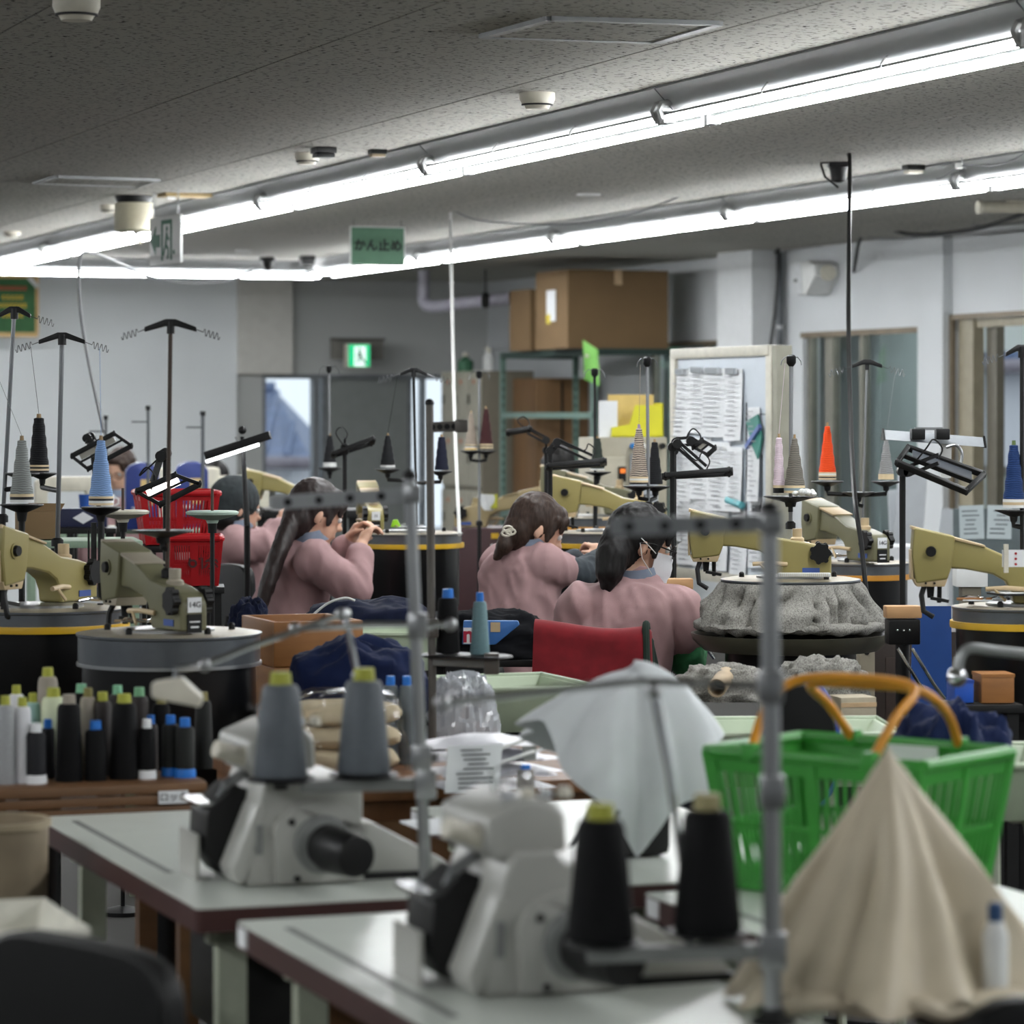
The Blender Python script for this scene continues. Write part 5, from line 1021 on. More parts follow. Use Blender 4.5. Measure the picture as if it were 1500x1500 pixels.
# ================================================================ sewing tables
def sew_table(label, e0, e1, t0, t1, z=0.75):
    t = thing('sewing_table', label, 'table', R((e0+e1)/2,(t0+t1)/2), ANG); lx, ly = (e1-e0)/2, (t1-t0)/2
    rc = 0.05; pts = []
    for sx, sy, a0 in ((1,-1,-PI/2),(1,1,0),(-1,1,PI/2),(-1,-1,PI)):
        r_ = rc if sx > 0 else 0.012
        for k in range(5): a = a0+PI/2*k/4; pts.append((sx*(lx-r_)+r_*math.cos(a), sy*(ly-r_)+r_*math.sin(a)))
    MB().prism(pts, z-0.042, z-0.003, 'xy').build('edge_core', M_edge, t)
    MB().prism([(x*0.995,y*0.998) for x,y in pts], z-0.003, z, 'xy').build('laminate_top', M_lam, t)
    MB().box((-lx+0.06,0.25*ly,z+0.0006),(0.014,ly*1.2,0.0012)).build('ruler_strip', M_overd, t)
    MB().box((-lx-0.001,ly-0.05,z-0.02),(0.004,0.05,0.03)).build('edge_label', M_lblw, t)
    for sy in (-1,1):
        lg = MB().box((-lx+0.09,sy*(ly-0.12),z/2-0.03),(0.05,0.03,z-0.06)).box((lx-0.12,sy*(ly-0.12),z/2-0.03),(0.05,0.03,z-0.06)).box((0,sy*(ly-0.12),0.02),(lx*2-0.04,0.05,0.04)).box((0,sy*(ly-0.12),z-0.06),(lx*2-0.1,0.03,0.035)).build('leg_frame', M_leg, t)
    MB().box((0.04,0,0.2),(0.04,ly*1.7,0.04)).build('stretcher', M_leg, t)
    MB().box((0.02,-0.05,z-0.2),(0.2,0.25,0.22)).build('motor_box', M_dark, t, bevel=0.01); MB().box((-0.02,0,0.1),(0.26,0.34,0.02)).build('treadle', M_dark, t)
    return t
sew_table('grey laminate sewing table carrying the overlocker with two grey thread cones', 1.355, 1.86, 5.24, 6.53)
sew_table('grey laminate sewing table carrying the overlocker with two black thread cones', 1.38, 1.885, 3.75, 5.09)
sew_table('sewing table under the white cloth-covered machine', 2.11, 2.64, 5.25, 6.42)
sew_table('sewing table carrying the green basket and cream cloth-covered machine', 2.11, 2.72, 3.5, 5.15)
def overlocker(label, e, tt, z=0.751):
    """local x = away from the operator, -y end carries the handwheel"""
    t = thing('overlock_machine', label, 'machine', R(e,tt,z), ANG)
    MB().prism([(-0.105,0.0),(0.105,0.0),(0.105,0.165),(0.095,0.178),(0.02,0.182),(0.0,0.2),(-0.06,0.2),(-0.075,0.17),(-0.1,0.06)], -0.11, 0.12).build('bed_column', M_over, t, bevel=0.012, seg=3)
    MB().prism([(-0.08,0.185),(0.025,0.195),(0.022,0.25),(0.005,0.268),(-0.035,0.272),(-0.095,0.248),(-0.098,0.205)], -0.095, 0.115).build('upper_head', M_over, t, bevel=0.012, seg=3)
    MB().prism([(0.1,0.0),(0.278,0.0),(0.278,0.014),(0.262,0.026),(0.13,0.098),(0.1,0.1)], -0.09, 0.09).build('cloth_bed', M_over, t, bevel=0.006)
    MB().prism([(0.1,-0.001),(0.285,-0.001),(0.285,0.01),(0.1,0.012)], -0.096, 0.096).build('bed_gasket', M_black, t)
    arch = [(-0.055,0.004),(0.1,0.004),(0.1,0.1)]+[(0.02+0.08*math.cos(a),0.09+0.055*math.sin(a)) for a in [k*PI/10 for k in range(11)]]+[(-0.058,0.08)]
    MB().prism(arch, -0.128, -0.108).build('side_cover', M_over, t, bevel=0.006)
    MB().cyl((0.025,-0.125,0.07),(0.025,-0.14,0.07),0.052,0.048,n=32).build('pulley_ring', M_overd, t, bevel=0.003)
    MB().cyl((0.03,-0.14,0.068),(0.034,-0.165,0.066),0.038,n=28).build('pulley', M_dark, t)
    MB().cyl((0.03,-0.165,0.066),(0.05,-0.25,0.062),0.041,0.036,n=28).build('handwheel', M_black, t, bevel=0.004)
    for x,z_ in ((-0.03,0.11),(0.092,0.02),(-0.02,0.012)): MB().cyl((x,-0.124,z_),(x,-0.132,z_),0.006,n=10).build('screw', M_black, t)
    MB().prism([(-0.1,0.03),(-0.062,0.15),(-0.1,0.165),(-0.15,0.12),(-0.155,0.05),(-0.12,0.005)], -0.02, 0.1).build('looper_case', M_dark, t, bevel=0.006)
    MB().prism([(-0.108,0.005),(-0.066,0.135),(-0.085,0.14),(-0.13,0.03),(-0.122,0.005)], -0.112, -0.02).build('looper_cover', M_over, t, bevel=0.006)
    MB().box((-0.165,0.05,0.04),(0.006,0.12,0.08)).build('cloth_guard', M_over, t); MB().box((-0.14,0.05,0.132),(0.05,0.12,0.006)).build('needle_plate', M_chrome, t)
    MB().cyl((-0.085,-0.06,0.215),(-0.15,-0.075,0.235),0.017,0.015,n=16).build('tension_cap', M_cream, t)
    MB().cyl((-0.04,0.02,0.205),(-0.115,0.0,0.16),0.01,n=10).cyl((-0.11,0.0,0.17),(-0.125,0.02,0.125),0.007,n=8).build('presser_arm', M_steel, t)
    for i in range(4): MB().cyl((0,0,0),(0,0,0.014),0.011,0.009,n=12).build('tension_dial', M_cream if i%2 else M_steel, t, (-0.05+0.028*i,-0.055,0.268))
    MB().tube(bez([(-0.05,-0.05,0.255),(-0.06,-0.04,0.29),(-0.02,-0.03,0.3),(0.02,-0.02,0.27)],14),0.0022,6).tube([(-0.045,0.02,0.25),(-0.05,0.02,0.3),(-0.02,0.02,0.31)],0.0022,6).build('thread_guide', M_chrome, t)
    MB().box((-0.0985,-0.03,0.225),(0.003,0.05,0.02)).build('maker_badge', M_lblb, t); MB().box((-0.083,-0.113,0.08),(0.012,0.002,0.05)).build('spec_strip', M_overd, t)
    return t
overlocker('grey overlock sewing machine with grey thread cones above it', 1.60, 5.55)
overlocker('grey overlock sewing machine with black thread cones above it', 1.63, 4.41)
def cone_stand(label, foot, Y, ytop, bar, trays, arm_y, rods=(), m=None, clamps=(), r=0.0105):
    """table-mounted thread stand: pole, top guide bar, tray arm, guide rods (pixels, depth offset)"""
    b = W(foot[0],foot[1],Y); m = m or M_steel; t = thing('thread_stand', label, 'stand', b)
    tp = W(ytop[0],ytop[1],Y)-b; MB().cyl((0,0,0),tp,r,n=16).build('pole', m, t); MB().lathe([(0.03,0),(0.03,0.006),(0.018,0.012),(0.016,0.022)],n=20).build('foot', M_dark, t); MB().sph(tp,(r*1.2,r*1.2,r)).build('pole_cap', M_black, t)
    if bar:
        a, c = W(bar[0],bar[1],Y+bar[4])-b, W(bar[2],bar[3],Y)-b; g = MB().bar(a,c,0.006,0.024).build('guide_bar', m, t)
        for k in range(4):
            q = a.lerp(c,0.12+0.22*k); MB().cyl(q+Vector((0,-0.006,0)),q+Vector((0,0.006,0)),0.007,n=12).build('guide_hole', M_dark, g)
        MB().box(c,(0.03,0.03,0.03)).build('clamp', m, t, bevel=0.004)
    if arm_y:
        x0, y0, x1, y1 = arm_y; MB().bar(W(x0,y0,Y)-b,W(x1,y1,Y)-b,0.03,0.02).build('tray_arm', mat('arm_grey',(112,114,112),0.4), t, bevel=0.003); MB().box(W(x1,y1,Y)-b,(0.036,0.036,0.05)).build('clamp', m, t, bevel=0.005)
        for (x,y,rp,dy) in trays:
            q = W(x,y,Y+dy)-b; R_ = rp*Y/F; MB().lathe([(R_*0.9,-0.006),(R_,-0.003),(R_*0.96,0.0),(0.01,0.0)],n=32).build('cone_tray', M_black, t, q); MB().cyl(q+Vector((0,0,-0.02)),q,0.012,n=10).build('tray_boss', M_dark, t)
    for pts in rods:
        MB().tube([W(x,y,Y+d)-b for x,y,d in pts],0.0055,10).build('guide_rod', M_chrome, t)
        for x,y,d in (pts[0],pts[-1]): MB().sph(W(x,y,Y+d)-b,0.011,10,8).build('rod_joint', M_steel, t)
    for (x,y) in clamps: MB().box(W(x,y,Y)-b,(0.034,0.034,0.045)).build('clamp', m, t, bevel=0.006); MB().cyl(W(x+14,y,Y)-b,W(x+22,y,Y)-b,0.008,n=10).build('thumb_screw', M_chrome, t)
    return t
# stand A on the first table
YA = DZ(1305,0.751)
cone_stand('steel thread stand with two tray discs holding the grey thread cones', (624,1305), YA, (600,697), (397,737,604,724,0.0), [(411,1139,52,0.02),(533,1133,52,0.02)], (440,1152,624,1148),
    rods=[[(432,921,0),(545,915,0),(660,915,0)],[(300,975,-0.1),(360,950,-0.08),(430,925,-0.05),(500,900,0.0)],[(505,900,0.02),(516,950,0.02),(524,990,0.02)]], clamps=[(612,917),(618,1110)])
_sa = [o for o in bpy.data.objects if o.name.startswith('thread_stand')][-1]; _b = W(624,1305,YA)
MB().prism([(-0.04,0.022),(0.01,0.03),(0.045,-0.002),(0.042,-0.02),(-0.04,-0.004)], -0.02, 0.02).build('guide_block', M_cream, _sa, W(258,1018,YA-0.1)-_b, bevel=0.006)
MB().tube([W(256,1003,YA-0.1)-_b, W(258,980,YA-0.1)-_b, W(300,975,YA-0.1)-_b], 0.0055, 8).build('guide_block_rod', M_chrome, _sa)
thread_cone('tall grey thread cone with lime tip on the tray over the overlocker head', W(411,1138,YA+0.02)+Vector((0,0,0.001)), 0.158, 0.046, 0.031, M_greycone, M_lime)
thread_cone('tall grey thread cone with lime tip on the tray beside the steel pole', W(533,1132,YA+0.02)+Vector((0,0,0.001)), 0.158, 0.046, 0.031, M_greycone, M_lime)
# stand C on the second table
YC2 = DZ(1500,0.751)
cone_stand('steel thread stand with tray discs holding the black thread cones', (1132,1500), YC2, (1127,746), (893,772,1130,766,0.0), [(884,1378,58,0.02),(1036,1364,62,0.02)], (860,1398,1132,1392), r=0.0125,
    rods=[[(648,1030,-0.05),(800,1012,-0.02),(935,998,0.0),(1128,1004,0.0)],[(958,1012,0.03),(980,1130,0.03),(1002,1290,0.03)]], clamps=[(1128,1005),(1131,1160)])
thread_cone('tall black thread cone with lime tip close to the machine handwheel', W(880,1377,YC2+0.02)+Vector((0,0,0.001)), 0.162, 0.046, 0.031, M_blkcone, M_lime)
thread_cone('tall black thread cone with tan and blue tip beside the green basket', W(1036,1363,YC2+0.02)+Vector((0,0,0.001)), 0.162, 0.046, 0.031, M_blkcone, mat('tan_tip',(150,142,100),0.6))
# stand B on the bench behind
YB = DZ(1098,0.78)
# ================================================================ thread rack with cones
zr = 0.80; t = rthing('thread_rack', 'dark brown slatted wooden rack full of thread cones with a white label', 'rack', 1.18, 6.62)
M_brn = mat('brown_board',(104,72,42),0.5,var=0.15,scale=5,stretch=(0.6,6,6))
for k in range(3): MB().box((0,-0.011,zr-0.012-0.023*k),(1.1,0.02,0.02)).build('front_slat', M_brn, t, bevel=0.003)
MB().box((0,0.21,zr-0.012),(1.1,0.42,0.024)).build('top_board', M_brn, t)
for x in (-0.52,0.52):
    for y in (0.03,0.39): MB().box((x,y,(zr-0.024)/2),(0.04,0.04,zr-0.024)).build('leg', M_brn, t)
MB().box((0,0.21,0.3),(1.04,0.4,0.02)).build('lower_shelf', M_brn, t)
lx = ET(W(266,1164,6.7))[0]-1.18; MB().box((lx,-0.024,zr-0.03),(0.062,0.004,0.026)).build('label_card', M_lblw, t); text('ロック', 0.02, mat('label_ink',(40,40,44),0.7,var=0) if 'label_ink' not in MATS else MATS['label_ink'], t, (lx,-0.0265,zr-0.03), (PI/2,0,0))
M_c = {'silver':mat('th_silver',(150,152,154),0.6,var=0.1,scale=60,stretch=(1,1,12)),'white':mat('th_white',(214,214,218),0.6,var=0.06),'navy':mat('th_navy',(8,9,18),0.75,var=0.2),'black':mat('th_black',(7,7,9),0.75,spec=0.2,var=0.25),'tan':mat('th_tan',(146,138,126),0.65,var=0.1),'mint':mat('th_mint',(150,186,180),0.6,var=0.06),'pale':mat('th_pale',(204,212,178),0.6,var=0.05),'green':mat('th_green',(9,12,9),0.75,var=0.2),'brown':mat('th_brown',(34,26,24),0.65,var=0.2)}
# (x, top y, width px, row depth t, colour, tip, label)
RK = [(8,1032,27,0.05,'silver',M_lime,'silver grey thread cone at the front of the rack'),(33,1034,27,0.06,'white',M_lime,'white thread cone standing in the rack front beside a silver one'),
 (53,1072,27,0.04,'navy',M_lblw,'short navy thread spool with white tip and white base'),(70,1066,20,0.12,'navy',M_bluetip,'short navy thread spool with blue tip behind the white-tipped one'),
 (101,1030,38,0.06,'black',M_c['tan'],'large black thread cone with tan tip in the rack'),(140,1068,30,0.05,'black',M_bluetip,'short black thread spool with blue tip between two large black cones'),
 (182,1029,40,0.06,'black',M_lime,'large black thread cone with lime tip in the rack'),(215,1066,24,0.05,'black',M_lblw,'slim black thread spool with white tip and white base'),
 (221,1060,20,0.13,'brown',M_bluetip,'dark brown thread spool with blue tip behind the slim white-tipped one'),(250,1060,24,0.08,'green',M_bluetip,'dark green thread spool with blue tip and blue base'),(271,1064,27,0.05,'green',M_bluetip,'wider dark green thread spool with blue tip near the white label'),
 (48,1028,24,0.18,'mint',M_lime,'mint thread cone in the rack'),(78,1020,38,0.16,'pale',M_lime,'pale green thread cone in the rack'),(70,990,32,0.33,'tan',M_lime,'tall taupe thread cone at the rack back'),
 (24,1016,26,0.3,'white',M_lime,'white thread cone in the back of the rack'),(119,1014,30,0.24,'black',M_mint,'black thread cone with mint tip in the rack back'),(129,1020,26,0.15,'tan',mat('olive_tip',(120,112,60),0.5),'taupe thread cone with olive tip between black ones'),
 (150,1026,30,0.14,'brown',M_lime,'brown thread cone with lime tip in the middle of the rack'),(172,1016,28,0.24,'brown',M_mint,'brown thread cone with mint tip in the rack back'),(204,1019,30,0.2,'brown',mat('mint2_tip',(110,160,120),0.5),'brown thread cone with pale green tip in the rack back'),
 (236,1030,28,0.2,'black',mat('olive_tip',(120,112,60),0.5),'black thread cone with olive tip behind the blue-tipped spools'),(298,1026,26,0.2,'green',mat('olive_tip',(120,112,60),0.5),'dark green thread cone with olive tip at the end of the rack')]
for (x,yt,w,td,col,tip,lab) in RK:
    # solve position on the board: depth t = 6.62+td along this pixel column
    rx = (x-750)/F; tt = 6.64+td; Y = tt/(EX-rx*EY) ; Y = tt/(-rx*EY+EX); p = Vector((rx*Y, Y, zr)); h = CH-(yt-HY)/F*Y-zr; short = h < 0.13
    thread_cone(lab, p, h, w*Y/F/2*1.08, w*Y/F/2*(0.86 if not short else 0.98), M_c[col], tip, 0.018, M_lblw if 'white base' in lab else (M_bluetip if 'blue base' in lab or 'label' in lab else None))
# ================================================================ bench with wrapped goods
t = rthing('wooden_bench', 'brown wooden drawer bench holding bagged garments', 'bench', 2.35, 7.02)
M_bw = mat('bench_wood',(112,74,42),0.5,var=0.2,scale=5,stretch=(5,5,0.6)); MB().box((0,0,0.37),(0.78,0.74,0.74)).build('carcass', M_bw, t); MB().box((0,0,0.755),(0.82,0.8,0.03)).build('top', M_bw, t, bevel=0.003)
for k in range(3):
    d = MB().box((0,-0.378,0.13+0.23*k),(0.74,0.016,0.21)).build('drawer', M_brn, t, bevel=0.004); MB().box((0,-0.39,0.13+0.23*k),(0.12,0.012,0.015)).build('handle', M_dark, d)
for k in range(3): MB().box((-0.398,0.0,0.13+0.23*k),(0.016,0.7,0.21)).build('side_panel', M_brn, t, bevel=0.004)
ZB = 0.772
def on(x, y, z): Y = DZ(y, z); return Vector(((x-750)/F*Y, Y, z))
yb = stand_b = cone_stand('dark steel thread stand on the bench with black and teal thread cones', (634,1100), DZ(1100,ZB), (629,590), (628,626,676,624,0.0), [(656,958,44,0.02),(706,960,46,0.02)], (634,968,720,972), m=mat('dull_steel',(96,92,88),0.4,0.6), r=0.0095, clamps=[(632,920)])
YBb = DZ(1100,ZB)
thread_cone('black thread cone with blue tip on the bench thread stand', W(656,957,YBb+0.02)+Vector((0,0,0.001)), 0.13, 0.028, 0.022, M_blkcone, M_bluetip)
thread_cone('teal thread cone with blue tip on the bench thread stand', W(703,959,YBb+0.02)+Vector((0,0,0.001)), 0.125, 0.023, 0.015, mat('th_teal',(92,122,128),0.6,var=0.1,scale=60,stretch=(1,1,12)), M_bluetip)
# folded beige garments in clear film
p = on(505,1128,ZB); t = thing('wrapped_garments', 'folded beige garments stacked in a clear plastic bag on the bench', 'bagged garments', p, ANG); random.seed(21)
M_beige = mat('beige_cloth',(196,178,146),0.9,var=0.1,scale=20)
for k in range(3):
    mb = MB(); sd = k*3.3
    def g(u, v, k=k):
        an = 2*PI*u; th = (v-0.5)*PI; cx = math.copysign(abs(math.cos(an))**0.45, math.cos(an)); cy = math.copysign(abs(math.sin(an))**0.45, math.sin(an)); q = math.cos(th)**0.35
        n = noise.noise(Vector((cx*2+sd,cy*2,th)))*0.012
        return Vector(((0.115+n)*cx*q, (0.085+n)*cy*q, 0.028+0.05*k+0.026*math.sin(th)+0.005*noise.noise(Vector((cx*3,cy*3,sd)))))
    mb.grid(g, 40, 10, True); mb.build('folded_garment', M_beige, t)
mb = MB()
def gf(u, v):
    an = 2*PI*u; th = v*PI/2; cx = math.copysign(abs(math.cos(an))**0.6, math.cos(an)); cy = math.copysign(abs(math.sin(an))**0.6, math.sin(an)); n = ridge(Vector((cx*2.5,cy*2.5,v*4)))*0.014
    return Vector(((0.13+n)*cx*math.cos(th)**0.3, (0.1+n)*cy*math.cos(th)**0.3, 0.004+(0.165+n)*math.sin(th)))
mb.grid(gf, 48, 12, True); mb.build('clear_bag', M_film, t)
# grey spools in a bag by the grey cones
for i,(x,lab) in enumerate(((572,'grey thread spool with blue tip on the bench behind the grey cones'),(596,'second grey thread spool with blue tip standing against its twin on the bench'))):
    p = on(x,1118,ZB); thread_cone(lab, p, CH-(1003-HY)/F*p.y-ZB, 0.020, 0.017, mat('th_slate',(92,100,104),0.65,var=0.2), M_bluetip)
# crinkled clear bag
def crinkle(label, c, rx, ry, h, seed, m, cat='bag', name='plastic_bag', amp=0.22):
    mb = MB(); sd = Vector((seed,seed*2,1))
    def g(u, v):
        an = 2*PI*u; th = (1-v)*PI/2; d = Vector((math.cos(an)*math.sin(th)**0.5 if th>0 else 0, math.sin(an)*math.sin(th)**0.5 if th>0 else 0, math.cos(th)))
        n = ridge(d*3+sd)*0.5+ridge(d*7+sd)*0.35+ridge(d*15+sd)*0.18; k = 1+amp*(n-0.4)
        return Vector((d.x*rx*k, d.y*ry*k, max(0.001,d.z*h*k)))
    mb.grid(g, 64, 20, True); o = mb.build(name, m, None, c, angle=20); return tag(o, label, cat)
M_foil = mat('crinkled_film',(196,200,206),0.14,0.0,var=0.1,scale=20,spec=1.0,alpha=0.72)
crinkle('crinkled shiny clear plastic bag heap behind the dark thread stand', on(678,1085,ZB), 0.085, 0.07, 0.15, 3.0, M_foil)
# white bags with printed sheets
p = on(715,1150,ZB); t = thing('document_bags', 'white bagged goods with printed sheets lying on the bench', 'bagged papers', p, ANG); random.seed(5)
for k,(dx,dy,dz,a) in enumerate(((0,0,0,0.0),(0.02,0.01,0.03,0.12),(-0.01,0.02,0.06,-0.1))):
    mb = MB(); mb.grid(lambda u,v: Vector(((u-.5)*0.24,(v-.5)*0.2,dz+0.028+0.02*math.sin(PI*u)*math.sin(PI*v)+0.006*noise.noise(Vector((u*5,v*5,k))))),14,12).grid(lambda u,v: Vector(((u-.5)*0.24,(v-.5)*0.2,dz+0.002)),2,2); 
    mb.build('bag', mat('white_bag',(206,206,212),0.35,var=0.05), t, (dx,dy,0), (0,0,a))
sh = MB(); sh.grid(lambda u,v: Vector(((u-.5)*0.12,-0.125-0.02*v,0.0+0.1*v)),4,6); so = sh.build('printed_sheet', M_paper, t, (-0.08,0,0.002), thick=0.001)
mb = MB(); [mb.box((-0.08+rnd(-.01,.01),-0.131-0.02*k/9,0.012+0.09*k/9),(0.08*rnd(.5,1),0.001,0.003)) for k in range(9)]; mb.build('print_lines', M_ink, t)
for k in range(2): MB().tube(bez([(-0.02,-0.105,0.055+0.03*k),(0.05,-0.1,0.075+0.03*k),(0.11,-0.06,0.08+0.03*k)],10),0.004,6).build('bag_fold', M_white, t)
MB().box((0.06,-0.09,0.075),(0.03,0.003,0.03)).build('grey_patch', M_overd, t)
thread_cone('grey thread spool with blue tip and blue base in front of the white bags', on(770,1195,0.751), 0.095, 0.018, 0.017, mat('th_ash',(120,116,112),0.6,var=0.15), M_bluetip, 0.008, M_bluetip)
# papers lying on table behind
t = thing('paper_sheets', 'white printed sheets lying on the corner of the sewing table', 'paper', on(655,1212,0.7505), ANG)
for k in range(3): MB().box((0.01*k,0.01*k,0.0012*k+0.0006),(0.13,0.2,0.001),0.1*k).build('sheet', M_paper, t)
# ================================================================ drapes
def skirt(mb, top, bot, nu=120, nv=26, folds=9, amp=0.2, seed=1.0, pw=1.3, apex=False, hem=None):
    """top/bot: functions angle -> Vector outline; folds grow towards the hem"""
    def g(u, v):
        a = 2*PI*u; t_, b_ = top(a), bot(a); w = v**pw; p = t_.lerp(b_, v)
        n = math.sin(folds*a+2.2*noise.noise(Vector((math.cos(a)*1.5+seed, math.sin(a)*1.5, v*0.8))))*0.6+ridge(Vector((math.cos(a)*2.6+seed, math.sin(a)*2.6, v*1.2)))*0.5
        ctr = (top(0)+top(PI))/2; d = Vector((p.x-ctr.x, p.y-ctr.y, 0))
        p = p+d*amp*n*w
        p.z = t_.z+(b_.z-t_.z)*(v**0.85)
        return p
    mb.grid(g, nu, nv, True); return mb
M_cwhite = mat('white_cotton',(206,210,212),0.9,var=0.04,sheen=0.1); M_ccream = mat('cream_satin',(200,188,164),0.5,var=0.04)
# white cloth over a machine
c = on(915,1255,0.751); t = thing('cloth_cover', 'white cloth draped over a machine behind the black thread cones', 'cloth', c, ANG)
HEM = [(-180,0.25),(-165,0.26),(-150,0.175),(-120,0.11),(-99,0.012),(-75,0.09),(-45,0.125),(-15,0.2),(10,0.22),(60,0.16),(120,0.18),(180,0.25)]
def hem_z(a):
    d = math.degrees(a); d = (d+180) % 360-180
    for (a0,z0),(a1,z1) in zip(HEM[:-1],HEM[1:]):
        if a0 <= d <= a1: return z0+(z1-z0)*(d-a0)/(a1-a0)
    return 0.2
mb = MB()
def wg(u, v):
    a = 2*PI*u-ANG; hz = hem_z(a); R_ = 0.155+0.03*abs(math.cos(a))-0.02*max(0,-math.sin(a)); top = 0.335+0.01*math.cos(a-0.3)
    r_ = R_*(0.5*v**0.6+0.5*v) if v < 1 else R_
    fold = math.sin(8*a+2.0*noise.noise(Vector((math.cos(a)*1.4,math.sin(a)*1.4,v)))+v)*0.6+ridge(Vector((math.cos(a)*2.3+3,math.sin(a)*2.3,v)))*0.5
    k = 1+0.15*fold*v
    a2 = a+ANG*0
    z = top-(top-hz)*(0.25*v+0.75*v**2.2)+0.012*ridge(Vector((math.cos(a)*2*v+3,math.sin(a)*2*v,5)))*(1-v)
    return Vector((r_*k*math.cos(a)*1.0+0.02*(1-v), r_*k*math.sin(a)*0.8, max(0.004,z)))
mb.grid(wg, 140, 30, True); mb.build('cloth', M_cwhite, t, angle=80, thick=0.003)
MB().box((0.02,0.02,0.09),(0.13,0.09,0.18)).build('hidden_machine', M_dark, t, bevel=0.02)
MB().tube(bez([(-0.1,-0.1,0.12),(-0.14,-0.12,0.06),(-0.17,-0.1,0.003)],12),0.004,6).tube(bez([(-0.06,-0.12,0.1),(-0.1,-0.15,0.04),(-0.18,-0.14,0.003)],12),0.004,6).build('loose_wires', M_cordg, t)
# cream cloth over a machine
c = on(1300,1462,0.751); t = thing('cloth_cover', 'cream satin cloth peaked over a machine in front of the green basket', 'cloth', c, ANG)
def c_top(a): return Vector((0.012*math.cos(a)-0.004, 0.012*math.sin(a), 0.345))
def c_bot(a): return Vector((0.225*math.cos(a)+0.02, 0.15*math.sin(a), 0.006+0.015*max(0,math.sin(5*a))))
mb = MB()
def cg(u, v):
    a = 2*PI*u; r_ = v**1.05; fold = (1.2-2*abs(math.sin(3.5*a+1.6*noise.noise(Vector((math.cos(a)*1.3,math.sin(a)*1.3,4)))+v*0.4)))*0.55+math.sin(13*a+v*3)*0.22+0.5*noise.noise(Vector((math.cos(a)*1.8,math.sin(a)*1.8,v*2.5)))
    b = c_bot(a); k = 1+0.34*fold*min(1,v*1.8)
    z = 0.345*(1-v)**0.9+0.006 if v < 0.92 else 0.345*(1-v)**0.9+0.006+0.02*max(0,math.sin(11*a))*(v-0.92)/0.08
    bul = 0.004*math.sin(PI*v)
    return Vector((b.x*r_*k+bul*math.cos(a), b.y*r_*k+bul*math.sin(a), z))
mb.grid(cg, 160, 34, True); mb.build('cloth', M_ccream, t, angle=80)
# ruffled hem ring
mb = MB(); mb.tube([Vector((0.2*math.cos(a)+0.02*math.sin(5*a)+0.03, 0.14*math.sin(a)-0.012*math.cos(7*a)-0.02, 0.014+0.006*math.sin(9*a))) for a in [PI*1.02+k*PI*0.9/40 for k in range(41)]], 0.013, 8); mb.build('gathered_hem', M_ccream, t)
MB().box((0.02,0.0,0.07),(0.1,0.06,0.14)).build('hidden_machine', M_dark, t, bevel=0.02)
# bottle
c = on(1458,1478,0.751); t = thing('bottle', 'slim white plastic bottle with blue cap beside the cream cloth', 'bottle', c)
MB().lathe([(0.016,0),(0.018,0.006),(0.018,0.10),(0.012,0.118),(0.009,0.122)],n=20).build('body', M_white, t); MB().lathe([(0.0105,0.12),(0.0105,0.142),(0.006,0.146)],n=16).build('cap', mat('cap_navy',(36,70,110),0.4), t)
# ================================================================ shopping baskets
def basket(label, c, lx, ly, h, rz, m, handle=None, text_=None, card=False, tilt=0.0, rib=9):
    """c = base centre; walls flare, made of ribs with open slots"""
    t = thing('shopping_basket', label, 'basket', c, rz); k = 0.82
    o = [(-1,-1),(1,-1),(1,1),(-1,1)]
    def pt(i, f, z): a, b = o[i%4], o[(i+1)%4]; s = k+(1-k)*z/h; return Vector(((a[0]+(b[0]-a[0])*f)*lx*s, (a[1]+(b[1]-a[1])*f)*ly*s, z))
    mb = MB(); mb.tube([pt(i,f,h) for i in range(4) for f in (0.04,0.5,0.96)], 0.011, 8, closed=True); mb.build('rim', m, t)
    mb = MB(); mb.prism([(x*lx*k,y*ly*k) for x,y in o], 0, 0.005, 'xy'); mb.build('floor_panel', m, t)
    for i in range(4):
        mb = MB()
        # solid band below the rim, corner posts, lower band
        for z0, z1 in ((h*0.86,h),(0.0,h*0.07),(h*0.46,h*0.5)): mb._add([pt(i,0,z0),pt(i,1,z0),pt(i,1,z1),pt(i,0,z1)]+[p*0.985+Vector((0,0,p.z*0.015)) for p in (pt(i,0,z0),pt(i,1,z0),pt(i,1,z1),pt(i,0,z1))], [(0,1,2,3),(7,6,5,4),(0,4,5,1),(1,5,6,2),(2,6,7,3),(3,7,4,0)])
        for f in (0.03,0.5,0.97): mb.bar(pt(i,f,0), pt(i,f,h), 0.022, 0.006, pt(i,0.5,0))
        n = rib+2 if i%2==0 else rib
        for q in range(n*2):
            f = (q+0.5)/(n*2); mb.bar(pt(i,f,h*0.07), pt(i,min(1,f+0.03),h*0.46), 0.0042, 0.004, pt(i,0.5,0)).bar(pt(i,min(1,f+0.03),h*0.07), pt(i,f,h*0.46), 0.0042, 0.004, pt(i,0.5,0)).bar(pt(i,f,h*0.5), pt(i,f,h*0.86), 0.0048, 0.004, pt(i,0.5,0))
        mb.build('lattice_wall', m, t)
    if handle:
        for pts in handle: MB().tube(bez(pts,30),0.0085,8).build('handle', mat('orange_handle',(206,138,32),0.45), t)
        for pts in handle:
            for p in (pts[0],pts[-1]): MB().box((p[0],p[1],h+0.004),(0.024,0.024,0.03)).build('handle_hinge', m, t, bevel=0.004)
    if card: MB().box((0,0,0),(0.10,0.003,0.045)).build('name_card', M_lblw, t, (0.02,ly*0.93,h*0.9))
    if text_: text(text_, 0.07, mat('dark_marker',(60,16,18),0.6,var=0), t, (0.03,-ly*0.955,h*0.52), (PI/2-0.12,0,0))
    return t
M_gb = mat('basket_green',(54,140,50),0.4,var=0.05); M_rb = mat('basket_red',(170,18,26),0.4,var=0.05)
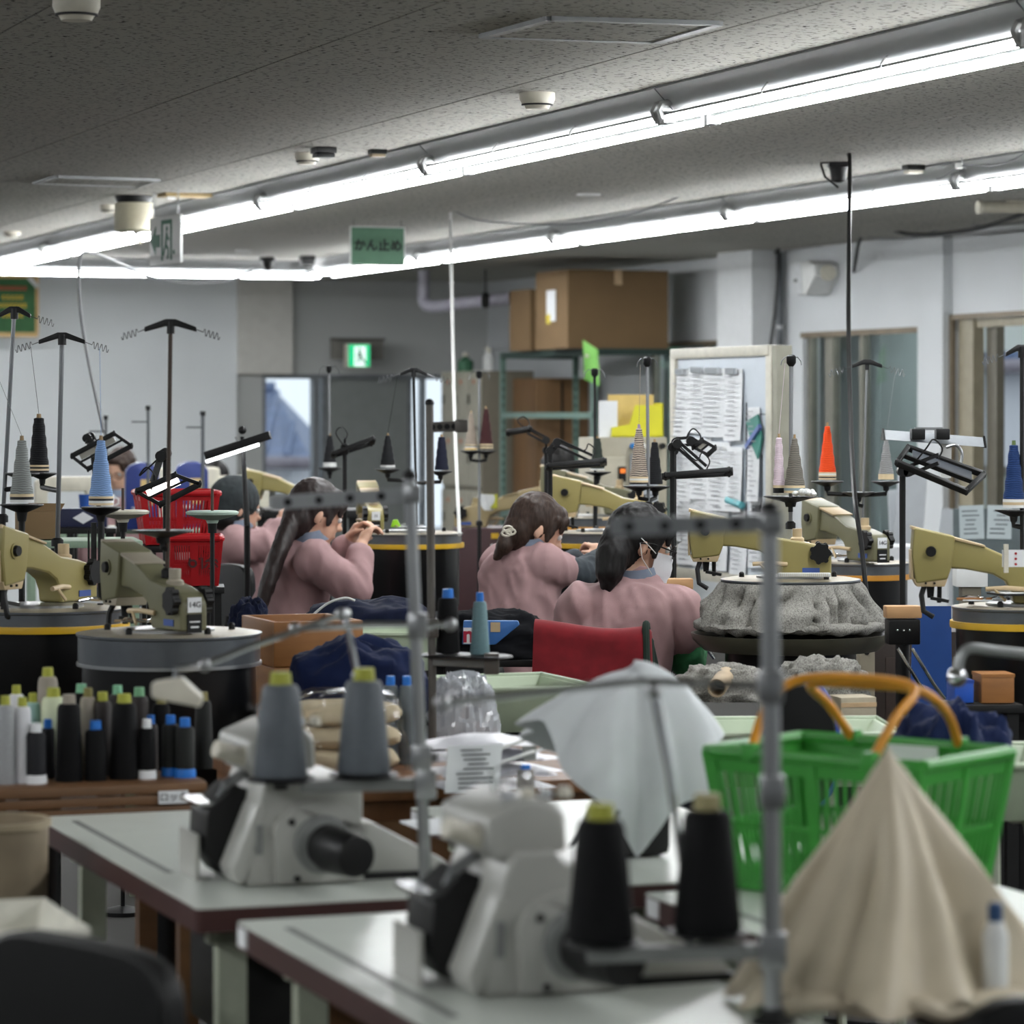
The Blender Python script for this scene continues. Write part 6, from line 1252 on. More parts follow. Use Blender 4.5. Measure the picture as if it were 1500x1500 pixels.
cb = on(1258,1302,0.752); rzb = math.radians(-38); hb = 0.235; LX, LY = 0.215, 0.155
basket('green plastic shopping basket with orange handles on the sewing table', cb, LX, LY, hb, rzb, M_gb,
   [[(-LX*0.55,-LY,hb),(-LX*0.6,-LY*0.6,hb+0.07),(-LX*0.55,-LY*0.1,hb+0.115),(0,0.0,hb+0.125),(LX*0.55,-LY*0.1,hb+0.115),(LX*0.6,-LY*0.6,hb+0.07),(LX*0.55,-LY,hb)],
    [(-LX*0.5,LY,hb),(-LX*0.55,LY*0.6,hb+0.065),(-LX*0.5,LY*0.12,hb+0.108),(0,0.03,hb+0.112),(LX*0.5,LY*0.12,hb+0.108),(LX*0.55,LY*0.6,hb+0.065),(LX*0.5,LY,hb)]], card=True)
def rack_box(label, c, w, d, rz=0.0, m=None):
    t = thing('low_stand', label, 'stand', (c.x,c.y,0), rz); z = c.z; m = m or M_dark
    MB().box((0,0,z-0.012),(w,d,0.022)).build('top', m, t, bevel=0.003)
    for x in (-w/2+0.025,w/2-0.025):
        for y in (-d/2+0.025,d/2-0.025): MB().box((x,y,(z-0.024)/2),(0.03,0.03,z-0.024)).build('leg', m, t)
    return t
p = W(284,856,10.85); rack_box('dark stand under the red baskets', Vector((p.x,p.y,p.z-0.003)), 0.2, 0.2, 0.1)
basket('red shopping basket with dark lettering standing on the dark stand', p, 0.09, 0.1, 0.155, ANG*0.3, M_rb, None, '6係')
basket('upper red shopping basket leaning behind the switched-on lamp', W(258,796,11.3), 0.135, 0.12, 0.175, ANG*0.6, M_rb, None)
p = W(258,797,11.3); rack_box('taller dark stand under the upper red basket', Vector((p.x,p.y,p.z-0.001)), 0.24, 0.22, ANG*0.6)
# ================================================================ grey knit on the big dial
t = thing('knit_garment', 'heather grey knitted garments hanging round the dial in thick folds', 'garment', Vector((c8.x,c8.y,c8.z)))
mb = MB()
def kg(u, v):
    a = 2*PI*u; r_ = 0.212+0.07*v+0.008*math.sin(3*a)*v; n = math.copysign(abs(math.sin(8*a+3.5*noise.noise(Vector((math.cos(a)*2,math.sin(a)*2,v*0.7)))))**0.5,1)*1.3-0.9+ridge(Vector((math.cos(a)*3+v*0.8,math.sin(a)*3,v*1.5+2)))*0.55
    r_ += 0.05*(n-0.35)*min(1,v*1.8); return Vector((r_*math.cos(a), r_*math.sin(a), -0.012-0.135*v+0.012*ridge(Vector((math.cos(a)*4,math.sin(a)*4,v*3)))*v))
mb.grid(kg, 150, 22, True); mb.build('hanging_fabric', M_knit, t, angle=80, thick=0.004)
mb = MB()
def kh(u, v):
    a = 2*PI*u; b = 2*PI*v; r_ = 0.262+(0.03+0.012*noise.noise(Vector((math.cos(a)*4,math.sin(a)*4,v*2))))*math.cos(b); return Vector((r_*math.cos(a), r_*math.sin(a), -0.148+0.016*math.sin(b)+0.012*ridge(Vector((math.cos(a)*5,math.sin(a)*5,v*2)))))
mb.grid(kh, 110, 10, True, True); mb.build('bunched_hem', M_knit, t, angle=80)
t = thing('catch_tray', 'dark round catch tray below the grey knitted garments', 'tray', Vector((c8.x,c8.y,c8.z-0.165)))
MB().lathe([(0.2,-0.055),(0.26,-0.05),(0.292,-0.02),(0.298,0.0),(0.29,0.0),(0.255,-0.04),(0.2,-0.046)],n=56,close=True).build('dish', mat('olive_smoke',(74,72,60),0.3,var=0.1), t)
t = thing('ruler', 'white ridged plastic ruler lying on the grey garment dial', 'ruler', W(1178,844,9.62)+Vector((0,0,0.004))); MB().box((0,0,0),(0.155,0.02,0.012)).build('blade', M_white, t, bevel=0.003)
mb = MB(); [mb.box((-0.07+0.006*k,-0.0105,0),(0.003,0.002,0.010)) for k in range(24)]; q = mb.build('teeth', M_cream, t); q['kind'] = 'stuff'
# ================================================================ tubs, piles
cT = on(752,1000,0.885); tub('pale green cloth tub holding a handwritten sheet and pen', Vector((cT.x,cT.y,0.885)), 0.15, 0.2, 0.11, ANG)
t = thing('handwritten_sheet', 'handwritten white sheet lying in the pale green tub', 'paper', Vector((cT.x+0.02,cT.y-0.03,0.85)), ANG); MB().box((0,0,0),(0.13,0.2,0.0015)).build('sheet', M_paper, t)
mb = MB(); random.seed(9); [mb.tube(bez([(rnd(-.04,.03),-0.06+0.014*k,0.0012),(rnd(-.02,.03),-0.055+0.014*k,0.0012),(rnd(0,.05),-0.06+0.014*k,0.0012)],8),0.0012,4) for k in range(9)]; q = mb.build('handwriting', M_ink, t); q['kind'] = 'stuff'
tL = on(1128,1072,0.80); tub('large pale green cloth tub with navy garments under the grey knit pile', Vector((tL.x,tL.y+0.12,0.80)), 0.30, 0.2, 0.13, 0.05)
tub('pale green cloth tub below the long-haired worker', W(575,925,9.7), 0.14, 0.12, 0.11, 0.1)
tub('pale green cloth tub at the navy garment heap beside the door', Vector((W(1420,1100,6.9).x, 6.9, 0.84)), 0.2, 0.2, 0.12, 0.2)
pile('knit_pile', 'heap of heather grey knitted panels lying over the large pale tub', 'garments', Vector((W(1058,1000,8.8).x, 8.82, 0.79)), 0.135, 0.1, 0.085, M_knit, 2.0, 0.3)
pile('knit_pile', 'second heap of grey knitted panels folded beside the small carton', 'garments', Vector((W(1205,1010,8.85).x, 8.88, 0.785)), 0.125, 0.1, 0.1, M_knit, 5.0, 0.35)
t = thing('cardboard_tube', 'cardboard tube end poking out of the grey knit heap', 'tube', W(1050,1008,8.62), 0.3); MB().lathe([(0.021,0),(0.025,0),(0.025,0.18),(0.021,0.18)],n=20,close=True).build('tube', mat('tube_tan',(176,156,128),0.7), t, (0,0,0), (-PI/2+0.1,0,-0.5))
pile('navy_garments', 'navy garments lying in the large pale tub by the white cloth', 'garments', Vector((W(1080,1075,8.35).x, 8.38, 0.685)), 0.09, 0.1, 0.075, M_navyb, 3.0, 0.3)
pile('navy_garments', 'navy garments lying in the large pale tub by the oval chair back', 'garments', Vector((W(1235,1080,8.3).x, 8.36, 0.685)), 0.09, 0.1, 0.07, M_navyb, 4.0, 0.3)
pile('navy_garments', 'big heap of navy blue garments behind the orange basket handle', 'garments', Vector((W(1392,1100,6.9).x, 6.9, 0.73)), 0.13, 0.13, 0.205, M_navyb, 6.0, 0.35, freq=1.7)
t = thing('small_carton', 'small beige carton on a stand at the end of the grey knit heap', 'box', W(1258,1060,8.7), 0.25); MB().box((0,0.05,0.035),(0.1,0.1,0.07)).build('carton', mat('beige_carton',(178,168,146),0.7), t, bevel=0.003); MB().box((0,-0.001,0.05),(0.1,0.002,0.012)).build('tape', M_tape, t)
p = W(1258,1061,8.7); rack_box('dark stand under the small beige carton', Vector((p.x+0.0,p.y+0.05,p.z-0.001)), 0.14, 0.14, 0.25)
# wooden crate and navy heap
t = thing('wooden_crate', 'orange brown wooden crate standing behind the grey thread cones', 'crate', (W(440,980,8.55).x, 8.6, 0), ANG); zc = W(440,905,8.55).z
for x,y,sx,sy in ((0,-0.15,0.24,0.014),(0,0.15,0.24,0.014),(-0.113,0,0.014,0.29),(0.113,0,0.014,0.29)):
    for k in range(3): MB().box((x,y,zc-0.06-0.118*k),(sx,sy,0.115)).build('plank', M_woodo, t, bevel=0.003)
for x in (-0.1,0.1):
    for y in (-0.13,0.13): MB().box((x,y,zc/2-0.01),(0.025,0.025,zc-0.02)).build('post', M_woodo, t)
MB().box((0,0,zc-0.36),(0.22,0.28,0.012)).build('floor_board', M_woodo, t)
p = W(520,1045,7.95); rack_box('dark stand under the heap of navy blue sweaters', Vector((p.x,p.y+0.02,p.z)), 0.4, 0.3, ANG)
pile('navy_garments', 'heap of navy blue sweaters behind the grey thread cones', 'garments', Vector((p.x,p.y+0.02,p.z+0.001)), 0.175, 0.12, 0.17, M_navyb, 1.0, 0.22, freq=1.5)
p = W(540,938,10.2); rack_box('dark stand under the dark garment in front of the long-haired worker', Vector((p.x,p.y,p.z)), 0.42, 0.3, 0.1)
pile('dark_garment', 'dark navy garment with pale piping in front of the long-haired worker', 'garments', Vector((p.x,p.y,p.z+0.001)), 0.21, 0.14, 0.125, M_navy, 7.0, 0.2, freq=1.5)
cord('pale_piping', 'pale thin hoop wire over the dark garment by the long-haired worker', [W(440,930,10.03), W(455,905,10.03), W(480,884,10.03), W(505,876,10.03), W(520,880,10.03)], 0.004, M_cordw, 24)
pile('dark_garment', 'small dark navy bundle beside the black chair and crate', 'garments', Vector((W(365,925,9.6).x,9.6,W(365,925,9.6).z)), 0.06, 0.06, 0.09, M_navy, 8.0, 0.25)
p = W(365,925,9.6); rack_box('dark stand under the small navy bundle', Vector((p.x,p.y,p.z-0.001)), 0.14, 0.14, 0.1)
p = W(725,962,10.4); rack_box('dark stand under the black coat heap', Vector((p.x,p.y,p.z)), 0.4, 0.26, 0.0)
pile('black_coat', 'black coat heap behind the teal thread cone and red chair', 'coat', Vector((p.x,p.y,p.z+0.001)), 0.2, 0.12, 0.14, M_blkcloth, 9.0, 0.2, freq=1.6)
t = thing('printed_bag', 'blue and white printed bag with a red letter m behind the teal cone', 'bag', W(712,944,10.24), -0.05)
MB().prism([(-0.075,0),(0.03,0),(0.105,0.062),(0.1,0.075),(-0.07,0.075)],-0.012,0.012).build('bag', mat('bag_blue',(58,110,176),0.5), t, bevel=0.004); MB().box((-0.045,-0.0135,0.028),(0.05,0.002,0.05)).build('white_panel', M_lblw, t); text('m', 0.07, mat('letter_red',(170,30,60),0.6,var=0), t, (-0.045,-0.0155,0.03), bold=0.002)
MB().box((0.03,-0.0135,0.055),(0.03,0.002,0.03)).build('tan_panel', M_creamp, t)
# ================================================================ chairs
def chair(name, label, c, rz, pad, w=0.4, h=0.34, zt=0.85, oval=False, rimm=None, seat_z=0.45):
    """faces local +y; backrest behind at -y"""
    t = thing(name, label, 'chair', c, rz); n = 24
    def shp(s, tt=0):
        return [(w/2*s*math.copysign(abs(math.cos(a))**(0.9 if oval else 0.42), math.cos(a)), zt-h/2+h/2*s*math.copysign(abs(math.sin(a))**(0.9 if oval else 0.42), math.sin(a))) for a in [2*PI*k/n for k in range(n)]]
    MB().prism(shp(1.0), -0.245, -0.2).build('backrest', pad, t, bevel=0.015, seg=3)
    if rimm: MB().tube([(x,-0.222,z) for x,z in shp(1.0)], 0.012, 8, closed=True).build('back_rim', rimm, t)
    MB().box((0,0.0,seat_z-0.03),(w+0.02,0.42,0.06)).build('seat', pad, t, bevel=0.02, seg=3)
    MB().tube(bez([(0,-0.245,zt-h*0.6),(0,-0.27,zt-h),(0,-0.25,seat_z-0.02),(0,-0.1,seat_z-0.07)],16),0.016,10).build('back_stem', M_dark, t)
    MB().cyl((0,0,0.1),(0,0,seat_z-0.06),0.025,n=14).build('gas_post', M_dark, t)
    for k in range(5):
        a = 2*PI*k/5; q = MB().bar((0,0,0.1),(0.26*math.cos(a),0.26*math.sin(a),0.07),0.04,0.03).build('foot_spoke', M_black, t); MB().sph((0.26*math.cos(a),0.26*math.sin(a),0.028),0.028,10,8).build('castor', M_black, q)
    return t
M_pad = mat('black_vinyl',(8,9,9),0.5,var=0.08,spec=0.3)
chair('task_chair', 'black task chair at the table with the black-cone overlocker', Vector((W(150,1400,4.45).x+0.13,4.62,0)), math.radians(-46), M_pad, 0.42, 0.3, 0.85)
chair('task_chair', 'black task chair back in front of the cream cloth cover', Vector((W(1432,1470,4.1).x,4.32,0)), math.radians(14), M_pad, 0.2, 0.22, 0.835, True)
chair('task_chair', 'black oval-backed chair with blue edge at the large pale tub', Vector((W(1158,1005,7.7).x,7.9,0)), math.radians(6), M_pad, 0.165, 0.3, 0.93, True, mat('chair_blue',(40,66,140),0.5))
chair('task_chair', 'black plastic chair behind the knit-capped worker', Vector((W(342,860,12.7).x+0.194,12.86,0)), math.radians(-62), M_pad, 0.34, 0.34, 0.97)
chair('task_chair', 'dark chair under the worker with tied brown hair', Vector((W(752,1000,11.3).x-0.03,11.36,0)), math.radians(-35), M_pad, 0.3, 0.2, 0.72)
tc = chair('task_chair', 'chair draped with a dark red blanket under the masked worker', Vector((W(878,1000,9.7).x,9.92,0)), math.radians(-6), M_pad, 0.30, 0.28, 0.915)
t = thing('red_blanket', 'dark red fleece blanket folded over the chair back of the masked worker', 'blanket', Vector((W(878,1000,9.7).x,9.92,0)), math.radians(-6))
M_red = mat('red_fleece',(118,16,26),0.95,var=0.15,scale=25,sheen=0.1); M_fg = mat('fleece_green',(30,44,36),0.95,var=0.1)
mb = MB()
def rg(u, v):
    s = (v-0.5)*2; x = (u-0.5)*0.335; zt = 0.94-0.008*math.sin(PI*u)+0.01*math.cos(4*u); L = 0.26
    if abs(s) < 0.16: an = s/0.16*PI/2; y, z = -0.222+0.045*math.sin(an)*1.0, zt-0.035+0.035*math.cos(an)
    else: q = (abs(s)-0.16)/0.84; y, z = -0.222+math.copysign(0.045+0.02*q, s), zt-0.035-L*q
    y += 0.008*noise.noise(Vector((x*14,z*9,s))); x *= 1+0.04*(0.94-z)/0.26
    return Vector((x, y, z))
mb.grid(rg, 26, 40); mb.build('blanket_cloth', M_red, t, thick=0.012, angle=80)
for k,(m_,dx,hh,ww) in enumerate(((M_fg,0.008,0.235,0.05),(M_red,0.014,0.21,0.036),(M_fg,0.02,0.185,0.022))):
    mb = MB(); mb.tube(bez([(0.165+dx,-0.225-ww,0.70-0.005*k),(0.16+dx,-0.225-ww,0.8),(0.155+dx,-0.225-ww*0.6,0.7+hh*0.95),(0.155+dx,-0.225,0.7+hh),(0.155+dx,-0.225+ww*0.6,0.7+hh*0.93),(0.17+dx,-0.225+ww,0.8),(0.19+dx,-0.225+ww,0.7)],30),0.011,8); mb.build('folded_layer', m_, t)
# ================================================================ under-machine fittings
def lever_stand(label, x, y, Y, w, m=M_wood):
    p = W(x,y,Y); t = thing('clamp_stand', label, 'stand', (p.x,p.y,0), 0.05)
    MB().box((0,0,p.z),(w,0.06,0.034)).build('wood_block', m, t, bevel=0.004); MB().box((0,0.0,p.z-0.055),(w*0.9,0.07,0.07)).build('clamp_box', M_black, t, bevel=0.005)
    for k in range(3): MB().sph((-0.02+0.017*k,-0.037,p.z-0.05),0.004,8,6).build('bolt', M_chrome, t)
    MB().cyl((0,0,0.02),(0,0,p.z-0.08),0.02,n=12).build('post', M_black, t); MB().box((0,0,0.01),(0.1,0.1,0.02)).build('foot', M_black, t)
    for s in (-1,1): MB().tube([(s*0.02,-0.04,p.z-0.1),(s*0.02+0.06,-0.05,p.z-0.2),(s*0.02+0.09,-0.05,p.z-0.24)],0.005,6).build('lever_rod', M_chrome, t)
    return t
lever_stand('black clamp stand with pale wood block by the blue sheet', 1322, 896, 9.15, 0.1)
lever_stand('black clamp stand with pale wood block at the masked worker dial', 994, 855, 10.62, 0.09)
t = thing('blue_sheet', 'blue plastic board leaning under the lamp post by the dial', 'board', (W(1366,940,9.5).x,9.5,0), 0.1); MB().prism([(-0.07,0.62),(0.06,0.60),(0.055,1.0),(-0.055,1.0)],0,0.008).build('board', mat('board_blue',(30,72,140),0.5,var=0.06), t); MB().box((-0.04,0.004,0.31),(0.012,0.008,0.62)).box((0.04,0.004,0.31),(0.012,0.008,0.62)).box((0,0.004,0.006),(0.12,0.1,0.012)).build('support_frame', M_dark, t)
p = W(1432,1028,8.4); rack_box('dark stand under the blue and brown boxes', Vector((p.x,p.y,p.z)), 0.2, 0.16, 0.1)
t = thing('blue_box', 'small bright blue box beside a brown box under the dial', 'box', Vector((p.x-0.045,p.y,p.z+0.001)), 0.1); MB().box((0,0,0.026),(0.05,0.09,0.052)).build('box', mat('box_blue',(28,80,176),0.5), t, bevel=0.002); MB().box((0,0,0.054),(0.052,0.092,0.008)).build('lid', mat('box_blue2',(24,66,150),0.5), t)
t = thing('brown_box', 'small brown wooden box beside the bright blue box', 'box', Vector((p.x+0.04,p.y,p.z+0.001)), 0.1); MB().box((0,0,0.034),(0.085,0.1,0.068)).build('box', M_woodo, t, bevel=0.002); MB().box((0,0,0.07),(0.088,0.103,0.008)).build('lid', M_woodo, t)
# ================================================================ small things on the dials
def tools(label, c, seed, paper=True):
    random.seed(seed); t = thing('linking_tools', label, 'tools', c, rnd(-.5,.5))
    for k in range(3): MB().cyl((rnd(-.06,.06),rnd(-.03,.03),0.005),(rnd(-.06,.06),rnd(-.03,.03),0.006),0.004,0.003,n=8).build('tool_handle', (M_creamp,M_woodo,M_steel)[k], t)
    if paper: MB().box((0.02,0,0.002),(0.11,0.07,0.003)).build('paper_slip', M_paper, t)
    MB().tube(bez([(-0.05,-0.03,0.006),(-0.02,0.01,0.012),(0.02,-0.02,0.006),(0.05,0.02,0.01)],14),0.003,6).build('wire_hook', M_chrome, t); return t
tools('paper slip and linking tools on the yellow-ringed dial beside the blue cone', W(148,886,8.6)+Vector((0,0,0.006)), 1)
tools('steel hooks and tool on the steel-rimmed dial', W(200,920,8.0)+Vector((0,0,0.012)), 2, False)
tools('linking tools and slip on the dial beside the black framed lamp', W(1432,884,8.75)+Vector((0,0,0.008)), 3)
tools('linking tools on the dial at the hands of the long-haired worker', W(600,777,12.6)+Vector((0,0,0.012)), 4)
tools('steel tools on the dial below the 14G machine by the orange cone', W(1228,820,11.25)+Vector((0,0,0.008)), 5, False)
t = thing('lime_clip', 'bright lime green clip on the far yellow-ringed dial', 'clip', W(580,776,12.6)+Vector((0,0,0.01))); MB().prism([(-0.02,0),(0.02,0),(0.006,0.03),(-0.012,0.028)],-0.012,0.012).build('clip', mat('lime_plastic',(150,210,40),0.4), t, bevel=0.003)
t = thing('clipboard', 'white sheet on a dark clipboard lying on the dial beside the black framed lamp', 'clipboard', W(1490,878,8.72)+Vector((0,0,0.012)), 0.3); MB().box((0,0,0.003),(0.13,0.1,0.005)).build('board', M_dark, t); MB().box((0.004,0.002,0.0065),(0.12,0.09,0.002)).build('sheet', M_paper, t)
# ================================================================ left foreground clutter
t = thing('waste_bin', 'tan round bin under the thread rack', 'bin', (W(10,1240,6.1).x-0.03,6.15,0)); z1 = W(10,1207,6.1).z
MB().lathe([(0.085,0.0),(0.09,0.02),(0.1,z1),(0.094,z1),(0.085,0.03),(0.001,0.025)],n=32).build('wall', mat('bin_tan',(140,126,104),0.55), t); MB().lathe([(0.1,z1-0.012),(0.105,z1-0.01),(0.105,z1+0.003),(0.095,z1+0.003)],n=32,close=True).build('rim', mat('bin_tan2',(160,146,120),0.5), t)
tub('cream fabric tub beside the sewing table legs', Vector((W(-20,1330,5.0).x,5.0,0.79)), 0.12, 0.15, 0.2, ANG, m=mat('cream_fabric',(206,204,192),0.9))
tub('pale mint tub beside the black task chair', Vector((W(300,1470,4.5).x+0.12,4.95,0.6)), 0.05, 0.12, 0.12, ANG)
t = thing('folding_stool', 'olive folding stool frame with crossed legs under the sewing table', 'stool', R(1.42,6.15)); 
for s in (-1,1): MB().bar((-0.05,s*0.1,0.01),(0.08,s*0.1,0.42),0.022,0.016).build('leg', mat('stool_olive',(128,122,84),0.5), t); MB().bar((0.08,s*0.085,0.01),(-0.05,s*0.085,0.42),0.022,0.016).build('leg', MATS['stool_olive'], t)
MB().box((0.015,0,0.43),(0.2,0.24,0.02)).build('seat', MATS['stool_olive'], t, bevel=0.004); MB().cyl((0.015,-0.12,0.215),(0.015,0.12,0.215),0.01,n=10).build('pivot', M_chrome, t)
t = thing('floor_machine', 'white machine head with round black opening stored below the thread rack', 'machine', R(1.36,6.75,0.311), ANG); MB().box((0,0,0.11),(0.1,0.14,0.22)).build('body', mat('lilac_white',(190,192,206),0.5), t, bevel=0.012); MB().cyl((-0.01,-0.071,0.15),(-0.01,-0.078,0.15),0.034,n=20).build('round_opening', M_black, t); MB().box((0,-0.075,0.03),(0.07,0.01,0.03)).build('button_row', M_dark, t)
# ================================================================ back-left machines
def blue_machine(label, x, y, Y, w=0.17):
    p = W(x,y,Y); t = thing('covered_machine', label, 'machine', p, 0.25); h = 0.34
    MB().box((0.05,0.03,h*0.45),(w+0.04,0.2,h*0.9)).build('body', M_cream, t, bevel=0.02)
    n = 16; pts = [(-w/2,0),(w/2,0)]+[(w/2*math.cos(a),h*0.82+0.06*math.sin(a)) for a in [k*PI/n for k in range(n+1)]]
    MB().prism(pts,-0.12,-0.07).build('blue_cover', mat('cover_blue',(36,54,122),0.4,var=0.08), t, bevel=0.012); MB().box((w*0.12,-0.123,h*0.55),(0.06,0.004,0.13)).build('tan_label', mat('label_tan',(206,178,120),0.6), t); MB().box((-0.03,-0.15,h*0.32),(0.05,0.07,0.012)).build('plate', M_white, t)
    return t
blue_machine('tall blue-covered machine behind the light blue yarn cone', 204, 775, 16.5); blue_machine('blue-covered machine behind the switched-on task lamp', 276, 771.9, 16.8)
p = W(230,775,16.7); rack_box('long grey-green bench under the blue-covered machines', Vector((p.x,p.y+0.1,W(230,775,16.5).z-0.001)), 1.0, 0.6, 0.25, mat('bench_green',(140,162,140),0.5))
yarn_stand('thin stand pole with white clips before the pale back wall', (217,800), (217,598), 16.2, head='bar', r=0.008, m=mat('pole_grey',(96,100,104),0.4,0.4), floor=True)
yarn_stand('thin stand pole with a side pin behind the knit-capped worker', (297,790), (297,606), 15.9, head='bar', r=0.009, m=MATS['pole_grey'], floor=True)
yarn_stand('short stand pole behind the tilted task lamp', (156,790), (155,612), 16.4, head='bar', r=0.008, m=MATS['pole_grey'], floor=True)
t = thing('tan_carton', 'open tan carton behind the olive machine near the grey cone', 'box', W(62,790,10.6), 0.4); MB().box((0,0.06,0.045),(0.12,0.12,0.09)).build('carton', M_card, t, bevel=0.002); MB().prism([(-0.06,0.09),(0.06,0.09),(0.075,0.115),(-0.045,0.118)],0.0,0.003).build('flap', M_card, t)
p = W(62,791,10.6); rack_box('green-grey table under the tan carton', Vector((p.x+0.05,p.y+0.08,p.z)), 0.5, 0.34, 0.2, MATS['bench_green'])
# bent grey handle bar near the door
t = thing('bent_rail', 'bent grey metal guide rail mounted over the navy garment heap', 'rail', (W(1450,980,6.2).x,6.2,0)); o_ = Vector((W(1450,980,6.2).x,6.2,0))
MB().tube(bez([W(1402,992,6.2)-o_, W(1408,962,6.2)-o_, W(1422,950,6.2)-o_, W(1460,954,6.2)-o_, W(1540,962,6.2)-o_],20),0.011,10).build('rail', M_alu, t); MB().cyl(W(1530,962,6.2)-o_, Vector((W(1530,962,6.2)-o_).to_tuple()[:2]+(0.012,)), 0.012, n=12).build('post', M_alu, t); MB().sph(W(1402,992,6.2)-o_,0.02,10,8).build('end_knob', M_chrome, t); MB().lathe([(0.1,0),(0.1,0.014)],n=20).build('foot', M_dark, t, ((W(1530,962,6.2)-o_).x,0,0))
# ================================================================ clutter behind and under the machines
t = thing('pedestal_box', 'beige pedestal box under the bench behind the grey garment dial', 'box', (W(1225,1000,10.7).x,10.75,0)); z1 = W(1225,942,10.7).z
MB().box((0,0.08,z1/2),(0.22,0.2,z1)).build('body', mat('pedestal_beige',(128,120,102),0.6), t, bevel=0.006); MB().box((0.0,-0.023,z1-0.12),(0.19,0.008,0.2)).build('door', mat('pedestal_beige2',(142,134,114),0.6), t, bevel=0.004); MB().cyl((0.07,-0.03,z1-0.05),(0.07,-0.026,z1-0.05),0.012,n=12).build('knob', M_black, t)
t = thing('pedestal_box', 'beige upright box with a round hole beside the clamp stand', 'box', (W(1275,1000,10.2).x,10.3,0)); z1 = W(1275,945,10.2).z
MB().box((0,0.05,z1/2),(0.05,0.1,z1)).build('body', MATS['pedestal_beige'], t, bevel=0.004); MB().cyl((0,-0.003,z1-0.03),(0,0.0,z1-0.03),0.008,n=12).build('round_hole', M_black, t)
t = thing('brown_cabinet', 'dark brown low cabinet behind the clamp stand', 'cabinet', (W(1350,1000,10.6).x+0.03,10.75,0)); z1 = W(1345,930,10.6).z
MB().box((0,0.12,z1/2),(0.36,0.24,z1)).build('body', mat('dark_brown',(40,28,21),0.5,var=0.15), t, bevel=0.005); MB().box((0,-0.004,z1*0.6),(0.26,0.008,z1*0.6)).build('door', mat('dark_brown2',(46,32,24),0.5,var=0.15), t, bevel=0.003)
# white boards and sheets near the door
t = rthing('leaning_board', 'big white drawing sheets leaning below the glazed opening', 'sheets', *ET(W(1325,760,15.6)))
for k,(dx,a,h) in enumerate(((0,0.12,1.28),(0.12,-0.2,1.2),(0.22,0.3,1.1))):
    MB().box((0,0,h/2),(0.16,0.006,h)).build('sheet', mat('sheet_grey',(196,200,204),0.85,var=0.03), t, (dx-0.06,0.05*k,0), (0.06,a*0.4,0.1))
t = thing('white_cabinet', 'white low cabinet between the dials near the door', 'cabinet', (W(1372,860,13.2).x,13.2,0), ANG); z1 = W(1372,800,13.2).z
MB().box((-0.12,0.15,z1/2),(0.36,0.3,z1)).build('body', mat('cab_white',(186,188,190),0.5,var=0.03), t, bevel=0.006); MB().box((-0.12,-0.004,z1*0.55),(0.33,0.01,z1*0.8)).build('door', mat('cab_white2',(200,202,204),0.5,var=0.03), t, bevel=0.004); MB().box((0.0,-0.014,z1*0.6),(0.015,0.012,0.08)).build('handle', M_steel, t)
t = thing('notice_stand', 'dark stand with two printed sheets taped below the door opening', 'notice', (W(1440,780,14.6).x,14.6,0), 0.05); zc = W(1440,765,14.6).z
MB().box((0.02,0.02,zc/2+0.03),(0.3,0.02,zc+0.06)).build('panel', mat('slate_panel',(88,98,100),0.7), t); MB().box((0.02,0.02,0.012),(0.3,0.24,0.024)).build('foot', M_dark, t)
for x,a in ((-0.05,-0.03),(0.075,0.03)):
    q = MB().box((0,0,0),(0.11,0.003,0.15)).build('printed_sheet', mat('sheet_cool',(176,186,188),0.85,var=0.03), t, (x,0.006,zc), (0,a,0)); mb = MB(); random.seed(int(x*100)+50)
    for k in range(6): mb.box((rnd(-.01,.01),-0.002,-0.05+0.02*k),(rnd(.04,.09),0.001,0.005))
    mb.build('print_lines', M_ink, q)['kind'] = 'stuff'
t = thing('white_box', 'plain white box standing behind the right olive machine head', 'box', (W(1424,858,10.4).x,10.4,0)); z1 = W(1424,822,10.4).z; z0 = W(1424,860,10.4).z
MB().box((0,0.05,(z0+z1)/2),(0.1,0.1,z1-z0)).build('box', M_white, t, bevel=0.003); MB().box((0,0.05,z0/2),(0.06,0.08,z0)).build('pedestal', mat('khaki_ped',(110,104,90),0.6), t)
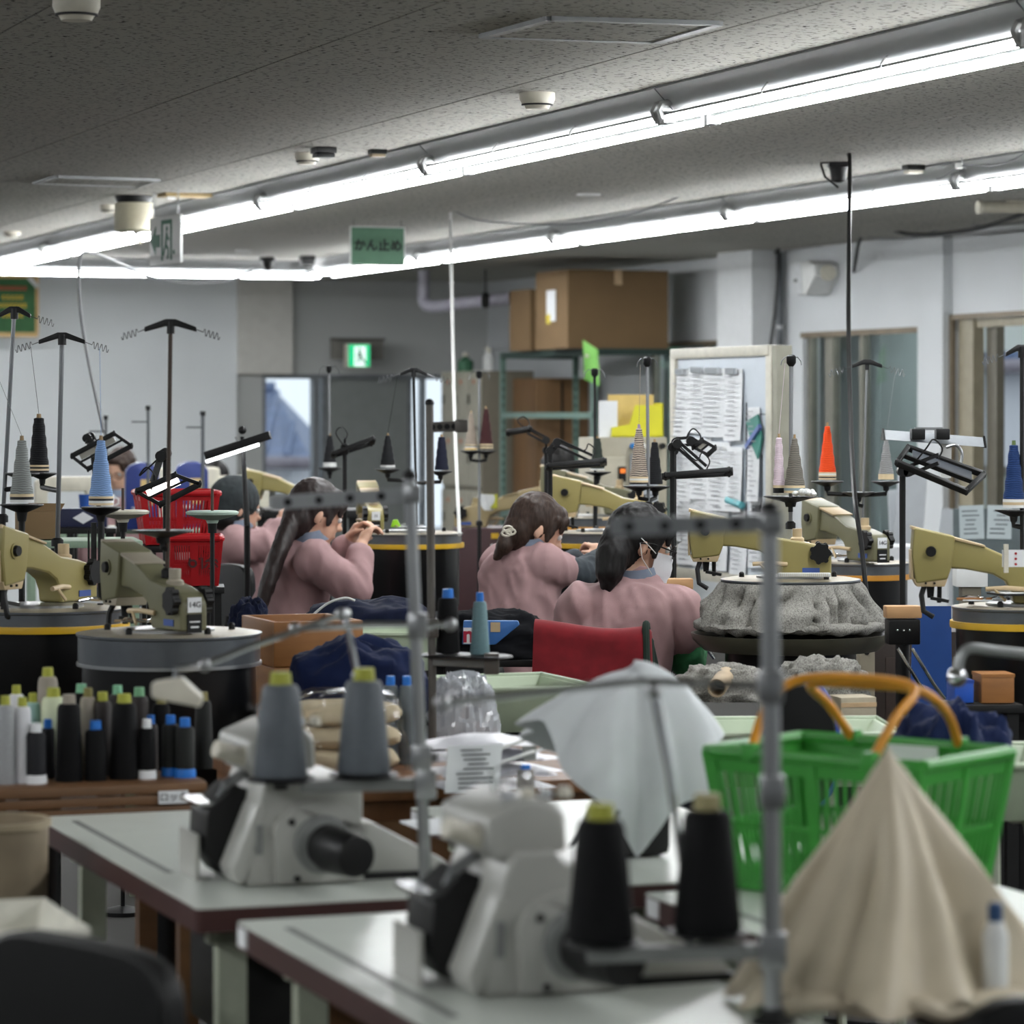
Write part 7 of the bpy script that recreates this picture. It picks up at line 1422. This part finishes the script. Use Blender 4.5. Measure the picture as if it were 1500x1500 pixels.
# back-left cream machines and cups on the bench
for x,y,Y,lab in ((348,770.6,16.9,'cream sewing head behind the knit-capped worker'),(100,778,15.6,'cream machine body behind the olive machine by the blue cone')):
    p = W(x,y,Y); t = thing('sewing_machine', lab, 'machine', p, 0.2)
    MB().prism([(-0.16,0),(0.16,0),(0.16,0.26),(-0.1,0.26),(-0.16,0.24),(-0.16,0.1),(-0.1,0.1),(-0.1,0.19),(0.08,0.19),(0.08,0.05),(-0.16,0.05)],-0.05,0.05).build('arm', M_cream, t, bevel=0.01); MB().cyl((0.16,0,0.2),(0.19,0,0.2),0.05,n=18).build('handwheel', M_steel, t); MB().cyl((-0.13,0,0.1),(-0.13,0,0.06),0.008,n=8).build('needle_bar', M_chrome, t)
    if x > 200: continue
    p2 = Vector((p.x,p.y,p.z-0.001)); rack_box('bench under the '+lab, p2, 0.4, 0.3, 0.2, MATS['bench_green'])
p = W(165,748,14.2); 
for k,(dx,c,lab) in enumerate(((0,'b','small blue cup on the stand behind the light blue cone'),(0.1,'w','white cup on the stand behind the light blue cone'))):
    t = thing('cup', lab, 'cup', (p.x+dx-0.12,p.y,p.z)); MB().lathe([(0.022,0),(0.028,0.07),(0.025,0.07),(0.02,0.005)],n=18).build('body', mat('cup_blue',(30,80,160),0.4) if c=='b' else M_white, t); MB().tube([(0.027,0,0.02),(0.045,0,0.03),(0.045,0,0.05),(0.027,0,0.058)],0.004,6).build('handle', mat('cup_blue',(30,80,160),0.4) if c=='b' else M_white, t)
rack_box('narrow stand holding two cups', Vector((p.x-0.07,p.y,p.z-0.001)), 0.26, 0.16, 0.0)
t = thing('navy_carton', 'navy box with a white diamond mark behind the yarn stands', 'box', W(118,772,12.6), 0.1); MB().box((0,0.06,0.035),(0.2,0.12,0.07)).build('box', mat('carton_navy',(28,34,66),0.5), t, bevel=0.003); MB().prism([(-0.03,0.035),(0.01,0.058),(0.05,0.035),(0.01,0.012)],-0.003,0.0).build('diamond_mark', M_lblw, t)
p = W(118,773,12.6); rack_box('dark stand under the navy box with white mark', Vector((p.x,p.y+0.06,p.z)), 0.26, 0.18, 0.1)
